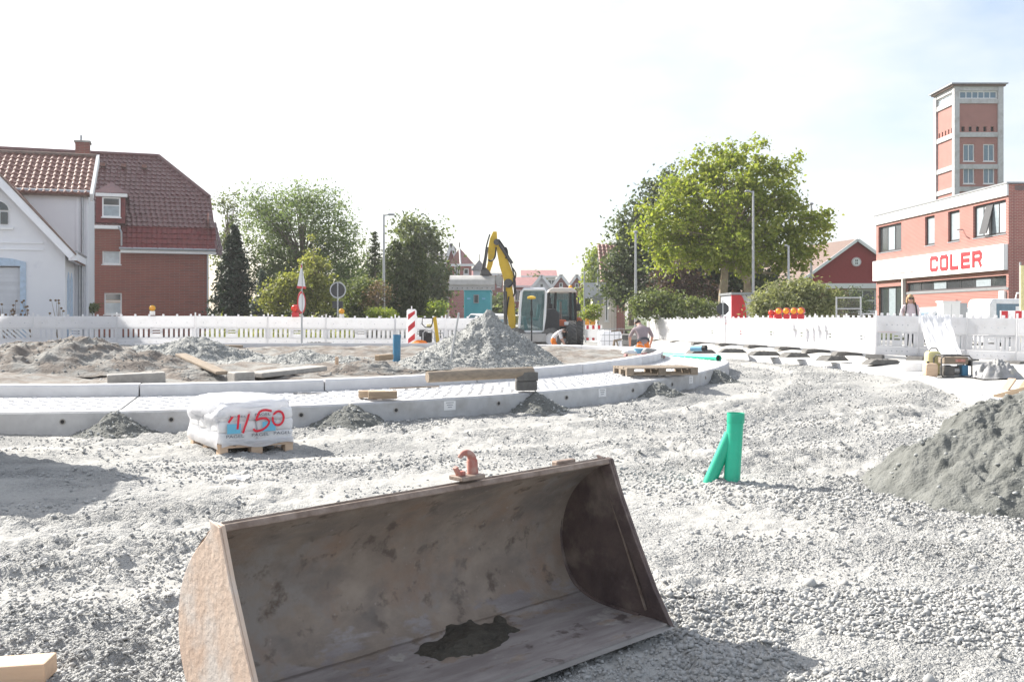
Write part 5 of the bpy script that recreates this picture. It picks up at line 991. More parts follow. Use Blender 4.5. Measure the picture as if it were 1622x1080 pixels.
# ------------------------------------------------------------------ hose tower
TD = 85; tw = thing('hose_tower', 'tall red brick and concrete tower rising behind the shop', 'tower', (X(1514, TD), TD, .5)); TS = 3.72
def tz(py): return Z(py, TD) - .5
for xx, yy in ((0, 0), (TS, 0), (0, TS), (TS, TS)): MB().box(xx - .22, xx + .22, yy - .22, yy + .22, 0, tz(138)).build('column', 'concrete', tw)
lev = [0, tz(300), tz(264.5), tz(214), tz(161)]
for z_ in (tz(300), tz(264.5), tz(214), tz(161), tz(141)):
    MB().box(.221, TS - .221, -.17, .15, z_ - .2, z_ + .2).build('beam', 'concrete', tw); MB().box(-.17, .15, .221, TS - .221, z_ - .2, z_ + .2).build('beam', 'concrete', tw)
for i, (za, zb_) in enumerate(zip(lev[:-1], lev[1:])):
    a, b = za + (.2 if i else 0), zb_ - .2; hs = []
    if i in (1, 2): hs = [(.6, 1.55, a + .25, a + 1.72), (2.3, 3.25, a + .25, a + 1.72)]
    if i == 3: hs = [(.45 + .62 * q, .72 + .62 * q, a + .08, a + .5) for q in range(5)]
    wall('brick_infill', 'brick_red', tw, .2, TS - .2, a, b, hs, .2, y=-.05)
    if i in (1, 2):
        for h_ in hs: window(tw, *h_, y=0.02, cols=2, gm='glass_blue', fw=.09)
    if i == 3: MB().box(.3, 3.6, .16, .17, a, a + .55).build('opening_back', 'black', tw)
    hs = [(-TS + .45 + .62 * q, -TS + .72 + .62 * q, a + .08, a + .5) for q in range(5)] if i == 3 else []
    wall('brick_infill', 'brick_red', tw, -TS + .2, -.2, a, b, hs, .2, y=-.05, loc=(0, 0, 0), rot=(0, 0, R(-90)))
    if i == 3: MB().box(.16, .17, .3, 3.6, a, a + .55).build('opening_back', 'black', tw)
a, b = tz(161) + .2, tz(141) - .2
window(tw, .25, TS - .25, a, b, y=-.02, cols=6, gm='glass_blue', fw=.1, sill=False)
window(tw, -TS + .25, -.25, a, b, y=-.02, cols=4, gm='glass_light', fw=.1, sill=False, rot=(0, 0, R(-90)))
MB().box(-.4, TS + .35, -.35, TS + .35, tz(138), tz(135)).build('roof_slab', 'tile_brown', tw); MB().box(-.55, TS + .5, -.5, TS + .5, tz(135) + .001, tz(133)).build('roof', 'zinc', tw)

# ------------------------------------------------------------------ red gabled fire house
FD = 78; fh = thing('fire_station', 'dark red gabled hall with a round white emblem', 'building', (X(1277, FD), FD, .5)); sF = FD / F
def fx_(px): return (px - 1277) * sF
def fz_(py): return Z(py, FD) - .5
ap = (fx_(1357), fz_(381)); le = (fx_(1272), fz_(441)); rw = 2 * ap[0] - le[0]
m = MB(); m.prism([(le[0] + .3, fz_(449)), (rw, fz_(449)), (rw, fz_(441)), ap, (le[0] + .3, le[1])], 0, .1, 'y'); m.build('gable', 'wall_red', fh)
wall('wall', 'brick_red', fh, le[0] + .3, rw, 0, fz_(456), [(fx_(1345), fx_(1388), fz_(494), fz_(458))], .1); window(fh, fx_(1345), fx_(1388), fz_(494), fz_(458), y=.05, cols=2, rows=2, gm='glass', fw=.12); MB().box(le[0], rw + .3, -.3, -.003, fz_(457), fz_(449)).build('fascia', 'white', fh)
rb_ = -14.0
slope_slab('roof', fh, 'tile_brown', [(le[0] - 1.2, -.2, le[1] - .9), (ap[0], -.2, ap[1] + .12), (ap[0] - 1.0, 14, ap[1] + .4), (le[0] - 4.5, 14, le[1] - 1.6)], .15); slope_slab('roof', fh, 'tile_brown', [(rw + .5, -.2, le[1] - .3), (ap[0], -.2, ap[1] + .12), (ap[0], 14, ap[1] + .12), (rw + .5, 14, le[1] - .3)], .15)
MB().bar((le[0] - .6, -.26, le[1] - .5), (ap[0], -.26, ap[1] + .05), .08, .22).build('verge_board', 'white', fh); MB().bar((rw + .4, -.26, le[1] - .3), (ap[0], -.26, ap[1] + .05), .08, .22).build('verge_board', 'white', fh)
ex, ez = fx_(1356), fz_(415); em = MB().tube([(ex, -.12, ez), (ex, -.002, ez)], .36, 28).build('emblem', 'white', fh); MB().pipe((ex, -.14, ez), (ex, -.121, ez), .36, .07, 28).build('emblem_ring', 'shirt_pink', em)
for dx, dz_, hh in ((-.06, .1, .16), (.06, .1, .16), (-.06, -.12, .12), (.06, -.12, .12)): MB().box(ex + dx - .03, ex + dx + .03, -.145, -.121, ez + dz_ - hh / 2, ez + dz_ + hh / 2).build('emblem_mark', 'black', em)

# ------------------------------------------------------------------ far houses in the street
def gable_house(label, D, px0, px1, ytop, yeave, wallm, roofm, yb=505, dep=8, side=0, wins=(2, 2), gable=True, ridge_px=None, trim='white'):
    s = D / F; t = thing('far_house', label, 'house', (X(px0, D), D, .2)); w_ = (px1 - px0) * s; ze = Z(yeave, D) - .2; zt_ = Z(ytop, D) - .2; xr = w_ / 2 if ridge_px is None else (ridge_px - px0) * s
    hs = []
    for j in range(wins[1]):
        for i in range(wins[0]):
            xc = w_ * (i + .5) / wins[0]; zc = .9 + (ze - .6) * j / max(1, wins[1]); hs.append((xc - w_ * .12, xc + w_ * .12, zc, zc + min(1.5, (ze - 1) / wins[1] * .75)))
    wall('wall', wallm, t, 0, w_, 0, ze, hs, .12)
    for h_ in hs: window(t, *h_, y=.06, cols=2, fm=trim, fw=.12)
    for xx in (0, w_ - .001): MB().box(xx, xx + .001, .001, dep, 0, ze).build('side_wall', wallm, t)
    if gable:
        MB().prism([(0, ze), (w_, ze), (xr, zt_)], 0, .1, 'y').build('gable', wallm, t)
        slope_slab('roof', t, roofm, [(-.3, -.3, ze - .2), (xr, -.3, zt_ + .1), (xr, dep, zt_ + .1), (-.3, dep, ze - .2)], .15); slope_slab('roof', t, roofm, [(w_ + .3, -.3, ze - .2), (xr, -.3, zt_ + .1), (xr, dep, zt_ + .1), (w_ + .3, dep, ze - .2)], .15)
        for xa in (-.3, w_ + .3): MB().bar((xa, -.36, ze - .2), (xr, -.36, zt_ + .12), .1, .35).build('verge_board', trim, t)
        window(t, xr - w_ * .1, xr + w_ * .1, ze + (zt_ - ze) * .1, ze + (zt_ - ze) * .45, y=-.06, cols=1, fm=trim, fw=.1)
    else:
        slope_slab('roof', t, roofm, [(-.3, -.4, ze - .1), (w_ + .3, -.4, ze - .1), (w_ + .3, dep / 2, zt_), (-.3, dep / 2, zt_)], .15)
        MB().box(-.3, w_ + .3, -.5, -.401, ze - .25, ze).build('eave_board', trim, t)
    return t, w_, ze, zt_, s
gable_house('far brick villa with a grey roof behind the leafy tree', 112, 668, 712, 398, 432, 'brick_far', 'tile_grey', gable=False)
t, w_, ze, zt_, s = gable_house('far brick villa with a white trimmed gable beside its turret', 110, 702, 728, 388, 440, 'brick_far', 'tile_grey', wins=(2, 3))
# turret house
D = 108; s = D / F; t = thing('turret_house', 'far brick house with a steep red turret roof behind the digging bucket', 'house', (X(716, D), D, .2)); w_ = (747 - 716) * s; ze = Z(419, D) - .2
wall('wall', 'brick_far', t, 0, w_, 0, ze, [(w_ * .58, w_ * .86, Z(435, D) - .2, Z(425, D) - .2), (w_ * .12, w_ * .4, Z(440, D) - .2, Z(420, D) - .2)], .1); window(t, w_ * .58, w_ * .86, Z(435, D) - .2, Z(425, D) - .2, cols=1, fw=.12); window(t, w_ * .12, w_ * .4, Z(440, D) - .2, Z(420, D) - .2, cols=2, fw=.12); MB().box(-.001, 0, .001, 6, 0, ze).build('side_wall', 'brick_far', t)
for a, b in (((-.3, -.3, ze), (w_ * .45, -.3, ze)), ((w_ * .45, -.3, ze), (w_ + .3, -.3, ze)), ((w_ + .3, -.3, ze), (w_ + .3, 4, ze))):
    slope_slab('turret_roof', t, 'tile_pink' if a[0] > 0 else 'tile_light', [a, b, (w_ * .35, 1.2, Z(391, D) - .2)], .08)
MB().box(-.3, w_ + .3, -.35, -.301, ze - .2, ze + .05).build('eave_board', 'white', t); MB().tube([(w_ * .35, 1.2, Z(391, D) - .3), (w_ * .35, 1.2, Z(386, D))], .06, 6).build('finial', 'dark_metal', t); MB().tube([(w_ * .45, -.35, ze), (w_ * .35, 1.15, Z(391, D) - .2)], .09, 6).build('hip_board', 'white', t)
gable_house('far pale house with a little spire behind the yellow arm', 118, 744, 772, 425, 437, 'render_white', 'tile_pink', gable=False, wins=(2, 2))
D = 117; t = thing('spire_tower', 'small grey pointed spire between the turret house and the yellow arm', 'tower', (X(759, D), D, .2)); s = D / F; z1 = Z(428, D) - .2; MB().box(-.7, .7, 0, 1.4, 0, z1).build('shaft', 'render_white', t); MB().add([(-.95, -.25, z1), (.95, -.25, z1), (.95, 1.65, z1), (-.95, 1.65, z1), (0, .7, Z(411, D) - .2)], [(0, 1, 4), (1, 2, 4), (2, 3, 4), (3, 0, 4), (3, 2, 1, 0)]).build('roof', 'tile_grey', t); MB().tube([(0, .7, Z(411, D) - .3), (0, .7, Z(402, D) - .2)], .04, 6).build('finial', 'dark_metal', t)
gable_house('far mauve brick building with a flat eave behind the excavator boom', 124, 772, 796, 430, 433, 'brick_far', 'tile_grey', gable=False, wins=(2, 3))
gable_house('far long house with a pink roof left of the gabled row', 130, 815, 858, 437, 452, 'brick_far', 'tile_pink', gable=False, wins=(4, 2))
gable_house('far house with a high pink roof above the gabled row', 160, 828, 880, 426, 437, 'render_white', 'tile_pink', gable=False, wins=(4, 3))
gable_house('far white gabled house, left of the gabled row', 126, 842, 874, 438, 458, 'render_white', 'tile_pink', wins=(2, 2)); gable_house('far pink roofed house, middle of the gabled row', 128, 874, 903, 437, 457, 'brick_far', 'tile_pink', wins=(2, 2)); gable_house('far pink roofed house, right end of the gabled row', 130, 899, 928, 437, 458, 'brick_far', 'tile_pink', wins=(2, 2))
# pale house at the right of the street
D = 72; s = D / F; t = thing('pale_house', 'cream and brick house with a red tile roof left of the dark tree', 'house', (X(948, D), D, .2)); w_ = (990 - 948) * s; ze = Z(447, D) - .2
def hx_(px): return (px - 948) * s
wall('wall', 'cream', t, 0, hx_(974), 0, ze, [(hx_(958), hx_(964), 1.0, 3.2)], .1); window(t, hx_(958), hx_(964), 1.0, 3.2, cols=1, fw=.1); wall('wall', 'brick_red', t, hx_(974) + .001, w_, 0, ze - .6, [], y=.02)
for px in (966, 970, 974.5): MB().box(hx_(px), hx_(px + 1.5), -.08, -.003, 0, ze).build('pilaster', 'cream', t)
slope_slab('roof_base', t, 'tile_brown', [(hx_(951), -.3, ze), (w_ + .4, -.3, ze), (w_ + .2, 3.2, Z(386, D) - .0), (hx_(952), 3.2, Z(386, D) - .0)], .12); tiles('roof_tile', t, 'tile_light', (hx_(951), -.3, ze + .02), (1, 0, 0), (0, 3.5, Z(386, D) - ze), [(0, 0), (w_ + .4 - hx_(951), 0), (w_ + .3 - hx_(951), 4.5), (.05, 4.5)], .3, .42, .06); MB().box(-.001, 0, .001, 7, 0, ze).build('side_wall', 'cream', t)
# containers, cabinet, wire fence panel, vehicles
D = 62; s = D / F; t = thing('turquoise_container', 'turquoise site container with a small window beyond the gravel pile', 'container', (X(735, D), D, .2)); w_ = (777 - 735) * s; zt_ = Z(461, D) - .2
MB().box(0, w_, 0, 5, .15, zt_).build('body', 'teal', t, bevel=.04); wn = MB().box(w_ * .36, w_ * .56, -.05, -.003, zt_ - .75, zt_ - .22).build('window', 'zinc', t); MB().box(w_ * .39, w_ * .53, -.07, -.051, zt_ - .7, zt_ - .27).build('pane', 'glass', wn); MB().box(-.03, w_ + .03, -.03, 5.03, zt_ + .001, zt_ + .08).build('roof', 'teal', t)
for xx in (.12, .68): MB().box(w_ * xx, w_ * xx + .2, -.03, -.003, zt_ - .52, zt_ - .42).build('vent', 'blue_light', t)
D = 44; s = D / F; t = thing('red_container', 'pale container with a curved red front behind the barriers', 'container', (X(1158, D), D, .5)); w_ = (1205 - 1158) * s; zt_ = Z(467, D) - .5
MB().prism([(0, 0), (.36, 0), (.36, zt_), (0, zt_)], -.1, 0, 'y').build('front_panel', 'red', t, bevel=.02); MB().prism([(.36 + .3 * math.sin(a), zt_ / 2 - zt_ / 2 * math.cos(a)) for a in np.linspace(0, math.pi, 16)], -.06, .0, 'y').build('curved_panel', 'red', t); MB().box(.05, 1.6, .001, 2.4, 0, zt_).build('body', 'shutter', t, bevel=.02); MB().box(-.02, 1.65, -.15, 2.45, zt_ + .001, zt_ + .1).build('roof', 'zinc', t)
D = 36; t = thing('wire_fence', 'mesh site fence panel right of the rounded shrub', 'fence', (X(1325, D), D, .5), R(-20)); fw_ = .82
for xx in (0, fw_): MB().tube([(xx, 0, 0), (xx, 0, 1.78)], .03, 8).build('post', 'galv', t)
for zz in (.9, 1.35, 1.74): MB().tube([(0, 0, zz), (fw_, 0, zz)], .022, 8).build('rail', 'galv', t)
m = MB()
for i in range(1, 16): m.tube([(fw_ * i / 16, 0, .2), (fw_ * i / 16, 0, 1.74)], .006, 4)
for i in range(1, 16): m.tube([(0, .008, .2 + .1 * i), (fw_, .008, .2 + .1 * i)], .006, 4)
m.build('mesh_wire', 'dark_metal', t, kind='stuff')
D = 40; t = thing('site_table', 'small white trestle frame between the wire fence and the shop', 'trestle', (X(1366, D), D, .5)); MB().box(0, .5, 0, .5, 1.15, 1.2).build('top', 'plastic_white', t)
for xx in (.03, .25, .46): MB().box(xx, xx + .05, .05, .1, 0, 1.149).build('leg', 'plastic_white', t)
D = 34; s = D / F; t = thing('utility_cabinet', 'white utility cabinet with a grey side before the shop', 'cabinet', (X(1494, D), D, .5)); MB().box(0, .58, 0, .5, 0, 1.55).build('body', 'white', t, bevel=.01); MB().box(.581, .84, .05, .45, 0, 1.53).build('side', 'zinc', t); MB().box(-.03, .6, -.03, .53, 1.551, 1.6).build('lid', 'white', t); MB().box(.28, .29, -.004, -.001, .1, 1.5).build('door_gap', 'zinc', t)
def car(label, loc, rz, kind='car', col='car_white', sc=1):
    t = thing('parked_van' if kind == 'van' else 'parked_car', label, 'van' if kind == 'van' else 'car', loc, rz); t.scale = (sc, sc, sc)
    if kind == 'van': pr = [(0, .35), (4.9, .35), (4.95, .9), (4.6, 1.05), (3.95, 1.95), (3.7, 2.05), (.15, 2.08), (.03, 1.9)]; side = [(.3, 1.2), (3.95, 1.2), (3.55, 1.85), (.3, 1.88)]; Wd = 1.9
    else: pr = [(0, .3), (4.3, .3), (4.35, .7), (4.2, .85), (3.2, .98), (2.6, 1.45), (.9, 1.48), (.2, 1.0), (0, .85)]; side = [(.5, 1.0), (3.05, 1.0), (2.55, 1.4), (.95, 1.42)]; Wd = 1.75
    MB().prism(pr, 0, Wd, 'y').build('body', col, t, bevel=.06)
    for yy in (-.006, Wd + .002): MB().prism(side, yy, yy + .004, 'y').build('side_window', 'glass_blue', t)
    a, b = pr[4], pr[5] if kind == 'car' else pr[4]
    if kind == 'car': A, B = pr[4], pr[5]; C, E_ = pr[7], pr[6]
    else: A, B = pr[3], pr[4]; C, E_ = (.04, 1.2), (.04, 1.85)
    for (p, q), sg in (((A, B), 1), ((C, E_), -1)):
        n_ = Vector((q[1] - p[1], 0, -(q[0] - p[0]))).normalized() * .006 * (1 if sg > 0 else -1)
        MB().add([(p[0] + n_.x, .15, p[1] + n_.z + .05), (p[0] + n_.x, Wd - .15, p[1] + n_.z + .05), (q[0] + n_.x, Wd - .2, q[1] + n_.z - .05), (q[0] + n_.x, .2, q[1] + n_.z - .05)], [(0, 1, 2, 3)]).build('windscreen' if sg > 0 else 'rear_window', 'glass_blue', t)
    for xx in (pr[1][0] * .18, pr[1][0] * .8):
        for yy in (.0, Wd - .2):
            wl = MB().tube([(xx, yy, .33), (xx, yy + .2, .33)], .33, 18).build('wheel', 'rubber', t); MB().tube([(xx, yy - .01, .33), (xx, yy + .21, .33)], .2, 14).build('rim', 'galv', wl)
    for yy in (.12, Wd - .42): MB().box(pr[1][0] - .02, pr[1][0] + .06, yy, yy + .3, .62, .78).build('headlight', 'white', t, bevel=.02)
    return t
t = car('white van with a roof rail parked at the right edge before the shop', (X(1566, 36), 36, .3), 0, 'van', sc=.92); MB().tube([(1.2, .3, 2.08), (1.25, .3, 2.3), (2.6, .3, 2.32), (3.1, .3, 2.1)], .03, 8).build('roof_rail', 'white', t); sgn = MB().box(1.05, 2.0, -.012, -.007, 1.15, 1.78).build('side_lettering_panel', 'white', t)
car('white car roof showing over the barrier below the woman', (X(1452, 38), 38, .45), R(2))
car('white car parked beyond the barriers left of the gravel pile', (X(724, 48), 51, .3), R(-52), sc=.95); car('second white car in front of the turquoise container', (X(744, 50), 48.5, .25), R(-62), sc=.95)
t = thing('yellow_banner', 'yellow upright banner at the far right edge', 'banner', (X(1617, 30), 30, .5)); MB().box(0, .6, 0, .05, .3, 2.6).build('cloth', 'yellow_pale', t); MB().tube([(.02, .08, 0), (.02, .08, 2.7)], .03, 8).build('pole', 'galv', t)
D = 27.5; t = thing('striped_barrier', 'red and white striped plank barrier behind the rightmost panels', 'barrier', (X(1585, D), D, .5))
bd = MB().box(0, 1.4, 0, .04, 1.02, 1.24).build('board', 'plastic_white', t)
for i in range(4): MB().box(.02 + .38 * i, .2 + .38 * i, -.004, -.001, 1.03, 1.23).build('red_field', 'red', bd)
for xx in (.1, 1.25): MB().box(xx, xx + .06, .041, .1, 0, 1.2).build('stand', 'galv', t)
# ------------------------------------------------------------------ vegetation
def leaves(name, pts, nrm, size, mt, parent, asp=.6):
    n = len(pts); a = rng.normal(size=(n, 3)); nr = nrm + .9 * rng.normal(size=(n, 3)); nr /= np.linalg.norm(nr, axis=1)[:, None]
    u = np.cross(nr, a); u /= np.linalg.norm(u, axis=1)[:, None] + 1e-9; v = np.cross(nr, u)
    s = (size * (.65 + .7 * rng.random(n)))[:, None]
    P = np.stack([pts - u * s * .5, pts - v * s * asp * .5 + nr * s * .12, pts + u * s * .5, pts + v * s * asp * .5 + nr * s * .12], 1)
    f = np.arange(4 * n).reshape(n, 4)
    o = link(name, fastmesh(name, P.reshape(-1, 3), f, mt), parent); return o
def crown(ells, nclump, nleaf, rc, seed, shell_=.55, squash=.7):
    r = np.random.default_rng(seed); P = []; N_ = []; C = []
    vol = np.array([e[1][0] * e[1][1] * e[1][2] for e in ells]) ** .75; pr = vol / vol.sum()
    for e, k in zip(ells, r.multinomial(nclump, pr)):
        d = r.normal(size=(k, 3)); d /= np.linalg.norm(d, axis=1)[:, None]; rad = (shell_ + (1 - shell_) * r.random(k)) ** .7
        c = np.array(e[0]) + d * rad[:, None] * np.array(e[1]) * (1 + .2 * r.normal(size=(k, 1)))
        for cc, dd in zip(c, d):
            m_ = int(nleaf * (.4 + 1.2 * r.random())); q = r.normal(size=(m_, 3)) * np.array([1, 1, squash]) * rc * (.5 + .8 * r.random()) * .55
            P.append(cc + q); N_.append(np.tile(dd * .4 + np.array([0, 0, .5]), (m_, 1))); C.append(cc)
    return np.concatenate(P), np.concatenate(N_), np.array(C)
def limbs(parent, segs, mt, nm='trunk'):
    for i, (path, r0, r1) in enumerate(segs):
        n = len(path); MB().tube(path, list(np.linspace(r0, r1, n)), 9).build(nm if i == 0 else 'branch', mt, parent, smooth=True)
def tree(name, label, px, D, ells_px, nclump, nleaf, rc, leaf, mt, seed, trunk=None, cat='tree', group=None, shell_=.55, bark='bark', asp=.6, z0=.5, twigs=40, squash=.7):
    s = D / F; x0 = X(px, D); t = thing(name, label, cat, (x0, D, z0), 0, group)
    ells = [(((a - px) * s, dy, Z(b, D) - z0), (rx * s, (rz_ if rz_ else rx) * s * .95 if rz_ else rx * s, ry * s)) for a, b, rx, ry, dy, rz_ in [(e + (0, 0))[:6] for e in ells_px]]
    P_, N_, C_ = crown(ells, nclump, nleaf, rc, seed, shell_, squash); k = P_[:, 2] > .05
    leaves('crown', P_[k], N_[k], leaf, mt, t, asp)
    if trunk: limbs(t, trunk(s), bark)
    if twigs:
        r = np.random.default_rng(seed + 1); m = MB(); zc = np.percentile(C_[:, 2], 12); cx, cy = C_[:, 0].mean(), C_[:, 1].mean()
        for c in C_[r.choice(len(C_), min(twigs, len(C_)), replace=False)]:
            b0 = np.array([cx * .7, cy * .7, zc + (c[2] - zc) * .25]); md = b0 * .5 + c * .5 + np.array([0, 0, .08 * np.linalg.norm(c - b0)]); m.tube([b0, md, c], [.014 * D * .1 + .02, .03, .012], 5, cap=False)
        m.build('twig', bark, t, smooth=True, kind='stuff')
    return t
# large plane tree on the right
def plane_trunk(s):
    def q(px, py, dy=0): return ((px - 1150) * s, dy, Z(py, 52) - .5)
    return [([q(1144, 512), q(1145, 470), q(1148, 430), q(1150, 400), q(1160, 360), q(1168, 320), q(1175, 270)], .27, .05), ([q(1148, 425), q(1135, 405), q(1105, 380), q(1075, 350)], .13, .03), ([q(1187, 515, .6), q(1188, 470, .6), q(1187, 445, .5), q(1172, 425, .3), q(1158, 408, .2), q(1140, 400)], .22, .12),
            ([q(1187, 445, .5), q(1195, 425, .5), q(1215, 415, .4), q(1240, 408, .3)], .14, .04), ([q(1172, 425, .3), q(1185, 408, .2), q(1195, 380), q(1215, 350)], .1, .04), ([q(1158, 380), q(1190, 340, -.5), q(1230, 320, -.6)], .09, .03), ([q(1160, 360), q(1130, 320, .4), q(1110, 290)], .09, .03), ([q(1190, 430, .4), q(1225, 432, .4), q(1265, 420, .4)], .08, .03)]
tree('plane_tree', 'large light green plane tree with a pale forked trunk', 1150, 52, [(1155, 335, 105, 80), (1165, 280, 62, 50), (1090, 340, 65, 62), (1230, 340, 62, 60), (1160, 395, 100, 32), (1070, 395, 45, 40), (1285, 370, 42, 45), (1250, 405, 50, 28), (1180, 238, 30, 20), (1115, 258, 38, 28), (1235, 275, 34, 26), (1085, 290, 30, 24), (1045, 350, 35, 45)], 600, 46, .52, .22, 'leaf_plane', 11, plane_trunk, bark='bark_plane', shell_=.35, twigs=130)
def straight(px0, px1, y0, y1, r0, r1, D, org):
    return lambda s: [([((px0 - org) * s, 0, Z(y0, D) - .55), ((px0 * .6 + px1 * .4 - org) * s, 0, Z(y0 * .6 + y1 * .4, D) - .5), ((px1 - org) * s, 0, Z(y1, D) - .5)], r0, r1)]
tree('dark_tree', 'tall dark grey green tree left of the plane tree', 1000, 64, [(1000, 365, 30, 50), (1015, 400, 40, 50), (985, 420, 35, 45), (1030, 330, 26, 36), (1055, 290, 30, 30), (1000, 460, 42, 35)], 240, 38, .75, .26, 'leaf_dark', 12, straight(1000, 1008, 515, 330, .25, .06, 64, 1000), shell_=.4)
tree('dark_tree', 'dark shaded tree mass under and behind the plane tree', 1110, 62, [(1100, 440, 60, 45), (1160, 450, 60, 45), (1210, 445, 40, 40), (1060, 440, 40, 50), (1130, 400, 70, 30)], 260, 34, .85, .3, 'leaf_dark', 13, straight(1105, 1100, 512, 420, .2, .08, 62, 1110), shell_=.3)
tree('purple_shrub', 'dark purple leaved shrub below the plane tree', 1085, 57, [(1075, 440, 38, 26), (1105, 465, 34, 32), (1060, 465, 28, 28)], 110, 34, .6, .2, 'leaf_purple', 14, straight(1085, 1085, 512, 450, .1, .05, 57, 1085), 'shrub')
tree('shrub', 'loose light green shrub behind the paver stack', 1035, 48, [(1035, 480, 32, 22), (1012, 488, 22, 16), (1060, 486, 26, 20)], 110, 34, .42, .15, 'leaf_mid', 15, None, 'shrub', twigs=20)
tree('shrub', 'green shrub at the foot of the plane tree trunk', 1100, 47, [(1095, 490, 30, 16), (1122, 492, 18, 12)], 70, 30, .4, .14, 'leaf_mid', 16, None, 'shrub', twigs=12)
tree('round_shrub', 'rounded olive rhododendron shrub behind the red warning lamps', 1255, 41, [(1240, 480, 46, 30), (1285, 475, 40, 27), (1215, 490, 24, 20), (1262, 462, 34, 18), (1312, 488, 22, 18)], 330, 34, .33, .17, 'leaf_rhodo', 17, straight(1255, 1255, 512, 480, .1, .05, 41, 1255), 'shrub', asp=.38, shell_=.6, twigs=25)
tree('dark_shrub', 'dark green juniper behind the wire fence panel', 1345, 43, [(1340, 475, 28, 16), (1325, 485, 20, 20), (1360, 490, 20, 18)], 90, 40, .35, .12, 'leaf_dark', 18, None, 'shrub', asp=.3, twigs=12)
tree('street_tree', 'small bright green tree in the far street', 940, 98, [(942, 440, 15, 32), (950, 410, 14, 22), (932, 470, 11, 22), (948, 480, 16, 25)], 120, 24, .9, .36, 'leaf_bright', 19, straight(945, 945, 506, 430, .18, .08, 98, 940))
tree('bush', 'bright yellow green bush before the pale house', 945, 64, [(943, 492, 9, 13), (930, 498, 10, 6)], 40, 24, .35, .16, 'leaf_bright', 20, None, 'bush', twigs=0)
for (px, D, y, lb, sd) in ((912, 140, 448, 'far dark tree at the right end of the gabled row', 21), (852, 150, 440, 'far small tree behind the pink roofs', 22), (790, 100, 470, 'far green tree behind the excavator boom', 23)):
    tree('far_tree', lb, px, D, [(px, y + 18, 14, 22), (px + 6, y + 30, 14, 20)], 60, 18, 1.0, .45, 'leaf_mid', sd, straight(px, px, 505, y + 20, .2, .08, D, px), group='trees in the far street', twigs=0)
# left side
tree('dark_tree', 'dark tree filling the gap behind the round sign and the street lamp', 585, 66, [(585, 440, 36, 42), (560, 465, 36, 34), (612, 455, 30, 45)], 130, 34, .8, .26, 'leaf_dark', 40, straight(586, 585, 508, 430, .18, .06, 66, 585))
tree('robinia_tree', 'big feathery green tree left of the middle, behind the conifer', 480, 58, [(470, 345, 66, 42), (425, 365, 46, 45), (525, 375, 42, 45), (470, 310, 34, 16), (505, 318, 32, 24), (415, 320, 30, 14), (545, 405, 32, 44), (430, 415, 46, 38), (460, 450, 60, 34), (535, 455, 42, 36), (500, 425, 60, 40), (400, 300, 12, 7)], 560, 50, .72, .17, 'leaf_robinia', 24, straight(485, 478, 510, 360, .28, .1, 58, 480), asp=.45, shell_=.42, twigs=90)
tree('birch_tree', 'sparse pale tree showing behind the brick house roof', 365, 70, [(362, 330, 20, 24), (375, 350, 20, 22), (350, 318, 10, 12), (355, 400, 22, 50)], 90, 22, .6, .2, 'leaf_mid', 25, straight(362, 360, 510, 330, .14, .04, 70, 365), shell_=.2)
tree('leafy_tree', 'tall leafy tree behind the thuja pair', 665, 74, [(650, 380, 34, 32), (685, 385, 22, 28), (672, 420, 34, 40), (690, 450, 22, 40), (648, 352, 16, 12), (665, 480, 40, 26)], 230, 38, .85, .28, 'leaf_mid', 26, straight(672, 665, 508, 380, .25, .08, 74, 665), shell_=.4)
def spiky(name, label, px, D, ytop, ybot, w_, mt, seed, nlev, leaf, cat='tree', conif=True, n=16, fill=26, group=None):
    r = np.random.default_rng(seed); s = D / F; t = thing(name, label, cat, (X(px, D), D, .5), 0, group); zt_ = Z(ytop, D) - .5; zb = max(.15, Z(ybot, D) - .5); P_ = []; N_ = []
    for i in range(nlev):
        f = i / (nlev - 1); z = zb + (zt_ - zb) * f; rad = w_ * s * ((1 - f) ** .8 * .95 + .03) if conif else w_ * s * (math.sin(min(1, (1 - f) * 1.7 + .02) * math.pi / 2) ** .7) * (.8 + .2 * min(1, f * 5))
        for j in range(max(3, int(n * (.35 + .65 * (1 - f))))):
            a = r.random() * 6.28; L = rad * (.65 + .45 * r.random())
            for k in range(fill):
                q = (r.random() ** .6) if conif else .35 + .65 * r.random(); dz = (-.25 * q * L + .1 * L * q * q) if conif else (.25 * r.random() + .25 * q) * L
                sp_ = .06 * L + .05
                P_.append((L * q * math.cos(a) + r.normal() * sp_, L * q * math.sin(a) + r.normal() * sp_, z + dz + r.normal() * sp_ * .6)); N_.append((math.cos(a) * .2, math.sin(a) * .2, 1.0) if conif else (math.cos(a), math.sin(a), .2))
    P_ = np.array(P_); N_ = np.array(N_); k = P_[:, 2] > .05; leaves('crown', P_[k], N_[k], leaf, mt, t, .35); MB().tube([(0, 0, -.05), (0, 0, zt_ * .96)], [.16, .02], 8).build('trunk', 'bark', t, smooth=True); return t
spiky('conifer', 'dark blue green conifer beside the brick house', 371, 48, 360, 500, 44, 'leaf_conifer', 27, 26, .26, n=22, fill=22)
spiky('thuja', 'dark broad thuja, left of the leafy tree', 628, 50, 385, 505, 32, 'leaf_thuja', 28, 26, .2, conif=False, n=22, fill=14); spiky('thuja', 'dark broad thuja right beside the first, before the leafy tree', 655, 51, 378, 500, 26, 'leaf_thuja', 29, 26, .2, conif=False, n=22, fill=14); spiky('thuja', 'slim dark thuja left of the street lamp', 594, 56, 370, 500, 14, 'leaf_thuja', 30, 22, .18, conif=False, n=14, fill=12)
